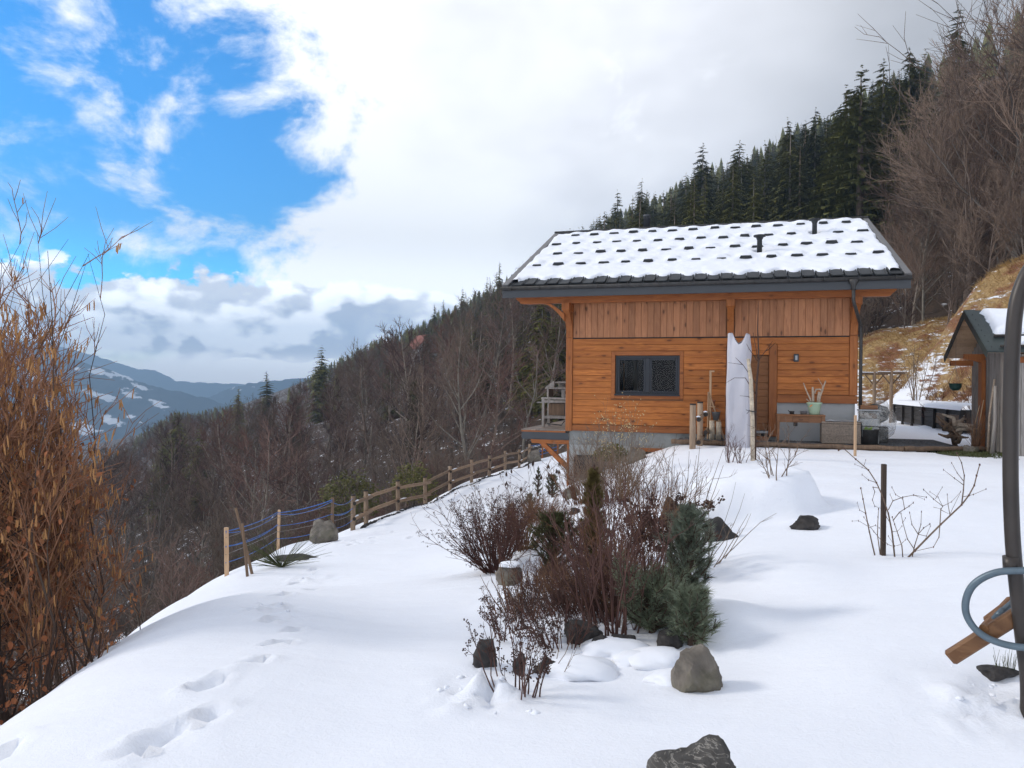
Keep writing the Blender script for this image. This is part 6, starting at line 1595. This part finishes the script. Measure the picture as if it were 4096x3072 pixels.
def pine(name, label, px, py, h, w, seed, mat='pine', shoots=60, ln=.06, nw=.0022, per=46, lean=(0,0), col=False, Yoff=0):
    p = ground_at(px, py); p.y += Yoff; p.z = gz(p.x, p.y)
    t = T(name, label, 'conifer', p); q = random.Random(seed); st = MB(); nd = MB()
    st.tube([(0,0,-.1),(lean[0]*h*.5, lean[1]*h*.5, h*.5),(lean[0]*h, lean[1]*h, h*.92)], [.03,.022,.008], 7)
    for i in range(shoots):
        f = (i+q.random())/shoots; a = i*2.4+q.uniform(-.4,.4); z0 = h*f*.85
        prof = (math.sin(math.pi*(.18+.8*f))**.8) if not col else (1-.75*f**2)
        L = w*prof*q.uniform(.55, 1.1); d = Vector((math.cos(a), math.sin(a), .25+.9*f)).normalized()
        b = Vector((lean[0]*z0, lean[1]*z0, z0)); P, d1 = grow(q, b, d, L, 4, .10, .14)
        st.tube(P, [.010,.008,.007,.005,.003], 4, caps=False)
        for k in range(7):
            f2 = .25+.75*(k+q.random())/7; c, dd = along(P, min(f2, .999)); tuft(nd, q, c, dd, per//5, ln, nw, 1.15)
        tuft(nd, q, P[-1], d1, per//3, ln*1.05, nw, .8)
        for k in range(3):
            c, dd = along(P, q.uniform(.4, .9)); e = rdir(q, dd, .7); W, d2 = grow(q, c, e, L*.35, 2, .1, .15)
            st.tube(W, [.005,.004,.003], 3, caps=False)
            for g in (.4, .7, 1.0):
                c2, d3 = along(W, min(g, .99)); tuft(nd, q, c2, d3, per//5, ln, nw, 1.1)
    st.build('branches', M['twig_dark'], t); stuff(nd.build('needles', M[mat], t))
    return t
def snow_pad(label_parent, loc, size, seed):
    o = place('snow_pad', cap_mesh('snow_pad', size, seed, 0), label_parent); o.location = loc; return o

def build_bed():
    # purple spiraea at the left of the bed
    shrub('spiraea', 'wide purple brown twiggy bush with dark seedheads at the left of the bed', 1985, 2285, .98, stems=110, spread=1.15, r0=.006, mat='stem_purple', heads='seedhead', side=6, hs=.009, hn=5, seed=3, lean=(-.25,0))
    shrub('spiraea', 'red brown twiggy bush behind the wide purple one', 2090, 2200, .75, stems=80, spread=1.0, r0=.006, mat='stem_brown', side=5, seed=4, twig2=3, lean=(.15,.1))
    # heather mounds
    for px, py, h, lab, m in ((2080, 2105, .55, 'rust brown heather mound below the small conifers', 'stem_brown'), (2180, 2080, .58, 'rust brown heather mound left of the bronze conifer', 'stem_brown'), (2245, 2350, .30, 'dark red heather mound in front of the green mugo pine', 'stem_purple'), (2380, 2330, .45, 'dark red heather at the foot of the bronze conifer', 'stem_purple'), (2420, 2440, .28, 'low red brown heather under the thick stems', 'stem_purple'), (2545, 2440, .28, 'low red brown heather left of the blue grey pine', 'stem_brown'), (2160, 2440, .22, 'low brown heather right of the tilted boulder', 'stem_brown')):
        shrub('heather', lab, px, py, h, stems=150, spread=1.2, r0=.004, mat=m, side=4, twig2=2, twl=.4, base=.38, seed=px, heads='seedhead', hs=.006, hn=2)
    # conifers
    pine('mugo_pine', 'dense dark green mugo pine in the middle of the bed', 2215, 2310, .70, .34, 5, 'pine_dark', 80, .045, .0020, 60)
    pine('bronze_conifer', 'narrow upright bronze conifer in the centre of the bed', 2372, 2290, 1.15, .23, 6, 'conifer_gold', 130, .045, .0024, 70, col=True)
    pine('blue_pine', 'blue grey pine with long needles right of the red stems', 2748, 2440, .78, .25, 7, 'pine', 70, .065, .0020, 60, lean=(.02, 0))
    pine('blue_pine', 'low blue grey pine branch spreading in front of the tall one', 2610, 2535, .32, .36, 8, 'pine', 60, .065, .0020, 60)
    pine('blue_pine', 'low right hand blue grey pine above the big smooth boulder', 2765, 2580, .34, .22, 9, 'pine', 50, .065, .0020, 56)
    pine('dwarf_spruce', 'small dark dwarf conifer with upright fingers left of the heather', 2045, 2085, .42, .20, 10, 'pine_dark', 30, .03, .003, 50)
    pine('dwarf_spruce', 'small dark conifer right of the fingered one', 2120, 2050, .48, .20, 11, 'pine', 40, .035, .0025, 50)
    pine('dwarf_spruce', 'dark green conifer tuft below the balcony brace', 2210, 1990, .60, .28, 12, 'pine_dark', 45, .04, .003, 50)
    pine('conifer_sapling', 'slim conifer sapling standing in front of the snowy drive', 2152, 1985, 1.05, .20, 13, 'pine_dark', 26, .05, .003, 46)
    pine('mugo_pine', 'olive green conifer by the cellar box', 2360, 1905, .55, .22, 14, 'conifer_gold', 50, .04, .003, 50, col=True)
    # sapling with hanging withered leaves
    t = shrub('withered_sapling', 'thin sapling with drooping withered leaves left of the bed', 2140, 2075, 1.0, stems=7, spread=.8, r0=.006, mat='stem_grey', side=3, seed=15, twig2=1)
    q = random.Random(15); mb = MB()
    for i in range(16):
        c = Vector((q.uniform(-.6,.5), q.uniform(-.2,.2), q.uniform(.5,1.2)))
        for k in range(5):
            d = Vector((q.uniform(-.3,.3), q.uniform(-.3,.3), -1)).normalized()*.11; o = Vector((.014,.01,0)); mb.add([tuple(c), tuple(c+d*.5+o), tuple(c+d), tuple(c+d*.5-o)], [(0,1,2,3)])
        mb.tube([tuple(c), (c.x*.5, c.y*.5, c.z*.8)], [.003,.004], 3)
    mb.build('withered_leaves', M['seedhead'], t)
    # the big red-brown stems
    shrub('dogwood', 'tall bush of thick dark red brown stems in the centre of the bed', 2450, 2510, 1.0, stems=54, spread=.52, r0=.0075, mat='stem_purple', side=5, seed=20, twl=.35, base=.22, lo=.2)
    shrub('dogwood', 'brown twiggy bush between the bronze conifer and the red stems', 2470, 2330, .78, stems=60, spread=.75, r0=.007, mat='stem_brown', side=5, seed=21, twl=.35, base=.25, twig2=3)
    shrub('spiraea', 'dark seedhead stems leaning over the snow mound', 2610, 2330, .80, stems=16, spread=.62, r0=.008, mat='stem_purple', side=6, seed=22, twl=.25, heads='seedhead', hs=.020, hn=9, lo=.25, lean=(.18,0))
    shrub('bare_whips', 'long thin upright whips in front of the snow mound', 2660, 2330, 1.35, stems=14, spread=.42, r0=.006, mat='stem_grey', side=1, seed=23, twl=.18, wob=.07, twig2=0, lean=(.12,0))
    shrub('bare_whips', 'thin whips leaning right across the dark stone', 2830, 2260, .85, stems=7, spread=.5, r0=.005, mat='stem_grey', side=1, seed=24, twl=.2, twig2=0, lean=(.6,0))
    for k, (px, py, h, m, lab) in enumerate(((2200, 2430, .36, 'stem_purple', 'low tangled purple twigs between the tilted boulder and the red stems'), (2350, 2420, .42, 'stem_brown', 'low tangled brown twigs under the bronze conifer'), (2520, 2440, .42, 'stem_purple', 'low tangled purple twigs beside the low blue grey pine'), (2010, 2180, .40, 'stem_brown', 'low rust brown twigs between the purple bush and the drive'), (2290, 2160, .40, 'stem_brown', 'low rust brown twigs left of the bronze conifer'))):
        shrub('twiggy_bush', lab, px, py, h, stems=70, spread=1.1, r0=.005, mat=m, side=5, twig2=3, base=.25, seed=80+k)
    # lighter brown thicket by the concrete wall
    shrub('twiggy_bush', 'pale brown twiggy bush before the concrete base', 2440, 2010, 1.25, stems=110, spread=.85, r0=.008, mat='stem_grey', side=5, seed=25, twig2=3, base=.4)
    shrub('twiggy_bush', 'brown twiggy bush under the balcony corner', 2330, 2010, 1.0, stems=80, spread=.9, r0=.007, mat='stem_brown', side=5, seed=26, twig2=3, base=.3)
    shrub('twiggy_bush', 'reddish twigs behind the brown stone', 2620, 2150, .95, stems=60, spread=.7, r0=.006, mat='stem_brown', side=5, seed=27, twig2=3, base=.25)
    # dry stems with straw-coloured balls
    shrub('dry_perennial', 'dry stems with small straw coloured balls against the chalet wall', 2490, 1930, 1.85, stems=34, spread=.5, r0=.006, mat='stem_grey', side=4, seed=28, heads='seed_pale', hs=.022, hn=1, lo=.3, twl=.22, twig2=1, wob=.08)
    shrub('dry_perennial', 'dry stems with straw coloured balls left of the taller ones', 2395, 1915, 1.40, stems=14, spread=.5, r0=.006, mat='stem_grey', side=4, seed=29, heads='seed_pale', hs=.022, hn=1, lo=.35, twl=.22, twig2=1)
    # evergreen by the cellar
    p = ground_at(2450, 1880); t = T('evergreen_bush', 'round olive green evergreen bush by the cellar opening', 'bush', p); q = random.Random(30); mb = MB(); st = MB()
    for i in range(900):
        a = q.uniform(0, 6.28); b = math.acos(q.uniform(-.2, 1)); r = q.uniform(.5, 1); c = Vector((math.cos(a)*math.sin(b)*.52*r, math.sin(a)*math.sin(b)*.45*r, .30+math.cos(b)*.42*r)); d = Vector((q.gauss(0,1), q.gauss(0,1), q.gauss(0,.7))).normalized(); e = d.orthogonal().normalized()*.022; s = .085
        mb.add([tuple(c), tuple(c+d*s*.5+e), tuple(c+d*s), tuple(c+d*s*.5-e)], [(0,1,2,3)])
    for i in range(12): a = q.uniform(0, 6.28); st.tube([(0,0,0),(math.cos(a)*.3,math.sin(a)*.3,.5)], [.012,.005], 4)
    st.build('stems', M['stem_grey'], t); mb.build('leaves', M['leaf_olive'], t)
    # front of the bed
    shrub('spiraea', 'dark purple seedhead stems at the front left of the bed', 2075, 2780, .44, stems=14, spread=.42, r0=.005, mat='stem_purple', side=6, seed=31, heads='seedhead', hs=.008, hn=6, twl=.35, lean=(-.1,.1))
    shrub('spiraea', 'dark seedhead stems above the pointed boulder at the bed tip', 2030, 2560, .36, stems=16, spread=.75, r0=.005, mat='stem_purple', side=6, seed=32, heads='seedhead', hs=.008, hn=6, twl=.4)
    shrub('spiraea', 'purple stems in front of the thick red brown ones', 2290, 2480, .38, stems=26, spread=.75, r0=.005, mat='stem_purple', side=5, seed=33, heads='seedhead', hs=.008, hn=5)
    shrub('spiraea', 'dark seedhead clump beside the low blue grey pine', 2245, 2590, .36, stems=20, spread=.6, r0=.005, mat='stem_purple', side=5, seed=34, heads='seedhead', hs=.008, hn=6)
    shrub('bare_whips', 'sparse brown shoots in front of the tilted boulder', 2070, 2440, .55, stems=12, spread=.5, r0=.006, mat='stem_brown', side=1, seed=35, twl=.3, twig2=0)
    shrub('bare_whips', 'few straight dark shoots in the snow right of the tilted boulder', 2100, 2490, .45, stems=7, spread=.5, r0=.006, mat='stem_brown', side=1, seed=36, twl=.35, twig2=0)
    shrub('bare_whips', 'thin grass stalks above the small front stones', 2190, 2700, .40, stems=9, spread=.7, r0=.003, mat='stem_grey', side=1, seed=37, twl=.2, twig2=0)
    # snow lying in the bed
    for i, (px, py, s) in enumerate(((2180, 2560, .22), (2560, 2480, .16), (2470, 2600, .22), (2640, 2640, .20), (2330, 2690, .25), (2080, 2390, .16), (2280, 2430, .12), (2260, 2210, .10), (2540, 2640, .14), (2700, 2720, .15))):
        p = ground_at(px, py); q = random.Random(i)
        o = place('snow_hump', cap_mesh('snow_hump', (s, s*.8, s*.42), i, 0)); o.location = (p.x, p.y, p.z-.10*s); stuff(o)
    # small garden shrubs in the snow
    shrub('garden_shrub', 'small bare rose shrub in the snow before the birch stake, left', 2915, 1850, .62, stems=9, spread=.5, r0=.007, mat='stem_purple', side=7, seed=41, twl=.45, twig2=2)
    shrub('garden_shrub', 'small bare shrub in the snow right of the tied stake base', 2965, 1852, .50, stems=8, spread=.6, r0=.007, mat='stem_purple', side=7, seed=42, twl=.45, twig2=2)
    shrub('garden_shrub', 'sparse bare shrub in the snow below the table', 3110, 1915, .62, stems=7, spread=.8, r0=.007, mat='stem_grey', side=8, seed=43, twl=.4, twig2=2)
    # traced branches around the dark stake
    c0 = ground_at(3600, 2232)
    t = T('bare_hydrangea', 'bare branching shrub around the dark stake in the snow', 'shrub', c0)
    C = lambda x, y: (3300+x*.7236, 1750+y*.7236)
    BR = [([(455,668),(560,560),(640,480),(755,372),(795,320),(825,265),(838,210),(855,150)], .010), ([(755,372),(765,290),(770,210),(755,140),(728,85)], .007), ([(765,240),(730,195),(700,140)], .004), ([(765,262),(715,225),(655,178)], .004), ([(765,328),(820,315),(890,285)], .004), ([(690,425),(680,370),(676,315)], .004), ([(640,400),(690,425),(750,300)], .004),
       ([(635,485),(640,400),(650,380),(600,340),(545,288)], .005), ([(650,380),(625,330),(580,300)], .003), ([(610,340),(648,275)], .003), ([(650,380),(700,355),(750,300)], .003), ([(600,385),(640,395)], .003), ([(635,485),(630,550),(600,605),(500,628)], .005), ([(480,668),(495,600),(515,535),(545,500),(580,478)], .006), ([(515,535),(480,480),(468,415)], .005), ([(515,535),(530,480),(533,410)], .005), ([(515,535),(560,545),(582,490)], .004), ([(495,620),(455,560),(430,470),(420,420)], .005), ([(430,470),(445,445)], .003),
       ([(385,658),(370,520),(350,420),(320,330),(285,250),(240,180),(170,120),(105,62),(75,70)], .009), ([(240,180),(205,165),(165,148)], .003), ([(215,155),(225,125)], .003), ([(285,250),(240,235),(205,205)], .004), ([(300,280),(265,275),(275,300),(262,345),(275,380),(310,392)], .004), ([(275,650),(245,520),(225,420),(210,340),(198,280)], .008), ([(225,420),(190,400),(178,360)], .003), ([(235,490),(185,460),(150,462)], .003), ([(240,500),(280,485),(300,500)], .003), ([(305,648),(290,540),(293,440),(296,395)], .006),
       ([(325,585),(270,520),(240,480),(215,440)], .004), ([(350,400),(375,350),(430,330),(490,318),(560,330)], .005), ([(490,318),(550,342)], .003), ([(375,350),(360,315)], .003), ([(375,460),(410,415),(440,395),(465,380),(488,360)], .005), ([(440,395),(430,340),(390,315),(370,275)], .004), ([(365,480),(340,440),(330,400)], .004), ([(430,660),(425,600),(405,540),(385,480),(372,440)], .006), ([(425,590),(385,600),(350,545)], .003), ([(425,585),(445,565)], .003), ([(370,520),(400,520),(425,490)], .003), ([(370,600),(345,590),(330,570)], .003), ([(470,660),(520,672),(550,655)], .003)]
    q = random.Random(44); mb = MB(); nd = MB()
    for k, (pts, r) in enumerate(BR):
        yo = q.uniform(-.16, .16); W = []
        for j, (x, y) in enumerate(pts):
            W.append(at(*C(x, y), c0.y + yo*min(1, j/2) + q.uniform(-.01,.01)) - c0)
        mb.tube(W, [r*.82*(1-.55*j/(len(W)-1)) for j in range(len(W))], 6)
        for w in W[1:]:
            nd.tube([w-Vector((0,0,.008)), w+Vector((0,0,.008))], r*.75, 5)
    mb.build('branches', M['stem_grey'], t, True); nd.build('buds', M['stem_purple'], t)
    # broom tuft and bare earth by the rope fence
    p = ground_at(1125, 2270); t = T('broom_tuft', 'spiky dark green broom tuft in the snow by the rope fence', 'plant', p); q = random.Random(45); mb = MB()
    for i in range(130):
        a = q.choice((2.7, 2.7, .4)) + q.gauss(0, .5); d = Vector((math.cos(a)*q.uniform(.3,1), q.uniform(-.5,.5), q.uniform(.08,.6))).normalized(); l = q.uniform(.35,.85)
        mb.tube([(0,0,0), tuple(d*l*.5+Vector((0,0,.02))), tuple(d*l)], [.0035,.003,.0012], 3, caps=False)
    mb.build('shoots', M['pine_dark'], t)
    p = ground_at(1190, 2235); t = T('bare_earth', 'dark oval patch of bare earth behind the broom tuft', 'earth', p); o = place('earth', rock_mesh('earth', M['rock_dark'], (.38,.26,.05), 46, .5), t)
    # little tree and shrub on the bank, dry grass
    p = at(3665, 1515, 33.5); x, y = p.x, 33.5; z = gz(x, y); t = T('bank_tree', 'slender pale multi stemmed young tree on the grassy bank', 'tree', (x, y, z)); q = random.Random(47); a_ = MB(); b_ = MB()
    for s in range(7):
        P, d = grow(q, Vector((q.uniform(-.08,.08),0,-.1)), Vector((q.uniform(-.35,.28), q.uniform(-.2,.2), 1)).normalized(), q.uniform(2.2, 4.6), 7, .06, .08); a_.tube(P, [.034*(1-.85*i/7) for i in range(8)], 5, caps=False)
        for k in range(9):
            c, dd = along(P, q.uniform(.35,.98)); W, _ = grow(q, c, rdir(q, dd, .6), q.uniform(.3,.8), 3, .1, .12); b_.tube(W, [.010,.008,.006,.004], 3, caps=False)
    a_.build('trunk', M['stem_grey'], t); b_.build('crown', M['stem_grey'], t)
    p = at(3735, 1605, 29.5); t = T('planter_shrub', 'low bare shrub behind the snowy sleeper planter', 'shrub', (p.x, 29.5, gz(p.x, 29.5)-.05)); shrub_parts(t, 48, 14, 1.0, .8, .012, 'stem_purple', side=4, twl=.4)
    for k, (px, py, Y, h) in enumerate(((3560, 1380, 40, 1.6), (3500, 1420, 41, 1.2), (3760, 1250, 34, 1.4), (3880, 1180, 31, 1.5), (3620, 1330, 38, 1.4), (3950, 1130, 30, 1.8), (4040, 1180, 28, 1.6), (3900, 1300, 29, 1.0))):
        x = at(px, py, Y).x; lab = ('rust brown bramble on the bank, left of the small tree', 'rust brown bramble at the left foot of the bank', 'rust brown bramble above the shed gable', 'bramble on the bank crest right of the gable', 'rust brown bramble above the small tree', 'bramble on the bank left of the pole top', 'bramble on the bank behind the pole', 'bramble behind the shed roof')[k]
        t = T('bramble', lab, 'shrub', (x, Y, gz(x, Y)-.05)); shrub_parts(t, 60+k, 40, h*.7, 1.1, .009, 'stem_brown', side=4, twl=.4, base=.5)
    q = random.Random(50); mb = MB(); X = []; Yv = []
    while len(X) < 9000:
        y = q.uniform(13, 47); u = q.random(); foot = np.interp(y, [8,15,22,29,39.5,47], [15.2,16.3,17.0,18.4,20.0,20.6]); x = foot + .2 + u*(7.5)
        X.append(x); Yv.append(y)
    X = np.array(X); Yv = np.array(Yv); Z = gz(X, Yv); nn = fbm(X, Yv, .45, 3)
    for x, y, z, f in zip(X, Yv, Z, nn):
        if f < .43: continue
        c = Vector((x, y, z + .05))
        for k in range(4):
            a = q.uniform(0, 6.28); l = q.uniform(.15, .38); d = Vector((-.75+q.gauss(0,.35), q.gauss(0,.35)-.2, q.uniform(.1,.55))).normalized()*l; o = Vector((math.cos(a), math.sin(a), 0))*.020; b = c+Vector((q.uniform(-.15,.15), q.uniform(-.15,.15), 0))
            mb.add([tuple(b+o), tuple(b-o), tuple(b+d)], [(0,1,2)])
    stuff(mb.build('dry_bank_grass', M['grass_dry']))
build_bed()

# ------------------------------------------------------------------ hazel and beech at the left edge
def build_hazel():
    q = random.Random(70)
    bx, by = -4.05, 6.1; bz = gz(bx, by)
    t = T('hazel_bush', 'large hazel bush with hanging ochre catkins at the left edge', 'bush', (bx, by, bz))
    tr = MB(); tw = MB(); cat_pts = []; leaf_pts = []
    def top_lim(px): return float(np.interp(px, [-800, 0, 120, 250, 330, 450, 520, 620], [900, 960, 930, 860, 880, 1350, 1650, 2000]))
    n = 0
    for s in range(74):
        b = Vector((q.uniform(-1.3, .75), q.uniform(-.7, 1.0), -.3)); tgt_px = q.uniform(-420, 330)*1.0 if s > 9 else q.uniform(-60, 380)
        ytop = max(top_lim(tgt_px) + (q.uniform(0, 140) if s <= 9 else q.uniform(300, 1250)), 880)
        Y = by + b.y + q.uniform(-.4, .5); tip = at(tgt_px, ytop, Y) - Vector((bx, by, bz))
        P = [b]
        for k in range(1, 8):
            f = k/7; c = b.lerp(tip, f); c += Vector((q.gauss(0,.05), q.gauss(0,.05), .22*math.sin(f*math.pi))) ; c.x += -.12*math.sin(f*math.pi)*(1 if tip.x > b.x else -1); P.append(c)
        r = q.uniform(.006, .013) if s > 9 else q.uniform(.009, .013); tr.tube(P, [r*(1-.86*i/7) for i in range(8)], 5, caps=False)
        for k in range(20 if s > 9 else 6):
            f = q.uniform(.25, .99); p, d = along(P, f); l = (.95 - .55*f)*q.uniform(.35, 1.0)
            W, _ = grow(q, p, rdir(q, d, q.uniform(.3, .75)), l, 4, .12, .13); tw.tube(W, [r*.36*(1-.7*i/4)+.0012 for i in range(5)], 3, caps=False)
            for m in range(5):
                p2, d2 = along(W, q.uniform(.2, .98)); l2 = q.uniform(.12, .40); V, _ = grow(q, p2, rdir(q, d2, q.uniform(.3, .9)), l2, 2, .18, .10); tw.tube(V, [.0032, .0026, .0016], 3, caps=False)
                wp = V[-1]; 
                if q.random() < .26: cat_pts.append((wp.copy(), V[1].copy()))
                if q.random() < .30: leaf_pts.append(V[1].copy())
    tr.build('stems', M['twig_dark'], t, True); tw.build('twigs', M['hazel_twig'], t)
    # catkins: clusters of hanging tassels
    def catkin_mesh(l):
        mb = MB(); mb.tube([(0,0,0),(.001,0,-l*.12),(.003,.001,-l*.5),(.002,0,-l*.9),(.001,0,-l)], [.0015,.0048,.0058,.0048,.002], 5, caps=False); return mb
    cm = [catkin_mesh(l).mesh('catkin', M['catkin'], True) for l in (.055, .075, .09)]
    loose = MB(); protos = [catkin_mesh(l) for l in (.055, .075, .09)]
    tips = []
    for a, b in cat_pts:
        px, py = pix(*(a+Vector((bx,by,bz))))
        dens = 1.0 if py > 1180 else .12
        if q.random() > dens: continue
        for k in range(q.choice((1, 2, 3, 3))): tips.append(a.lerp(b, q.random()) + Vector((q.gauss(0,.008), q.gauss(0,.008), 0)))
    q.shuffle(tips); tips.sort(key=lambda p: p.y)
    for i, p in enumerate(tips):
        if i % max(1, len(tips)//290) == 0 and i//max(1, len(tips)//290) < 295:
            o = place('catkin', cm[i % 3], t); o.location = p; o.rotation_euler = (q.gauss(0,.12), q.gauss(0,.12), q.uniform(0,6))
        else:
            M4 = Matrix.Translation(p) @ Euler((q.gauss(0,.12), q.gauss(0,.12), q.uniform(0,6))).to_matrix().to_4x4(); m = protos[i % 3]
            loose.add([tuple(M4 @ Vector(v)) for v in m.v], m.f)
    stuff(loose.build('catkins', M['catkin'], t, True))
    # dry leaves on the hazel's low twigs and on a beech sapling beside it
    def leaf_mb(s):
        mb = MB(); vs = [(0,0,0),(s*.30,s*.25,.1*s),(s*.34,s*.6,.16*s),(0,s*1.1,-.05*s),(-s*.34,s*.6,.16*s),(-s*.30,s*.25,.1*s),(0,s*.55,-.02*s)]
        mb.add(vs, [(0,1,6),(1,2,6),(2,3,6),(3,4,6),(4,5,6),(5,0,6)]); return mb
    lm = [leaf_mb(s) for s in (.032, .055, .042)]; lme = [m.mesh('leaf', M['dryleaf'], True) for m in lm]
    def scatter(pts, parent, every):
        lo = MB(); c = 0
        for i, p in enumerate(pts):
            E = Euler((q.uniform(-2.6,-.6), q.uniform(-.6,.6), q.uniform(0,6.28)))
            if i % every == 0 and c < 295: o = place('leaf', lme[i % 3], parent); o.location = p; o.rotation_euler = E; c += 1
            else:
                M4 = Matrix.Translation(p) @ E.to_matrix().to_4x4(); m = lm[i % 3]; lo.add([tuple(M4 @ Vector(v)) for v in m.v], m.f)
        if lo.v: stuff(lo.build('leaves', M['dryleaf'], parent, True))
    low = [p for p in leaf_pts if pix(*(p+Vector((bx,by,bz))))[1] > 1750]
    scatter(low, t, max(1, len(low)//290))
    for (x0, y0, h, lab, sd, lim) in ((-5.0, 7.6, 3.0, 'beech sapling with dry brown leaves beside the hazel, right', 71, 560), (-4.0, 5.6, 2.3, 'beech sapling with dry brown leaves under the hazel at the snow edge', 72, 420)):
        z0 = gz(x0, y0); b = T('beech_sapling', lab, 'tree', (x0, y0, z0)); q2 = random.Random(sd); s_ = MB(); w_ = MB(); L = []
        for s in range(5):
            P, d = grow(q2, Vector((q2.uniform(-.25,.25), q2.uniform(-.25,.25), -.2)), Vector((q2.uniform(-.3,.25), q2.uniform(-.2,.2), 1)).normalized(), h*q2.uniform(.7,1.05), 8, .07, .05); s_.tube(P, [.035*(1-.85*i/8) for i in range(9)], 6, caps=False)
            for k in range(26):
                p, d = along(P, q2.uniform(.1, .97)); l = q2.uniform(.4, 1.1)*(1 if x0 < -4.1 else .8); W, _ = grow(q2, p, rdir(q2, d, q2.uniform(.9, 1.4)), l, 4, .12, .02)
                if pix(*(W[-1]+Vector((x0,y0,z0))))[0] > lim: continue
                w_.tube(W, [.008*(1-.7*i/4)+.001 for i in range(5)], 3, caps=False)
                for m in range(8):
                    p2, d2 = along(W, q2.uniform(.15, 1.0)*.99); e = p2 + rdir(q2, d2, .8)*q2.uniform(.05,.22); w_.tube([p2, e], [.002,.0012], 3, caps=False)
                    L.append(e); 
                    if q2.random() < .7: L.append(p2.lerp(e, .5))
        s_.build('trunk', M['twig_dark'], b, True); w_.build('branches', M['twig_dark'], b); scatter(L, b, max(1, len(L)//290))
M['hazel_twig'] = m_bark('hazel_twigs', (0.165, 0.088, 0.052), (0.300, 0.175, 0.108), 0.2)
build_hazel()
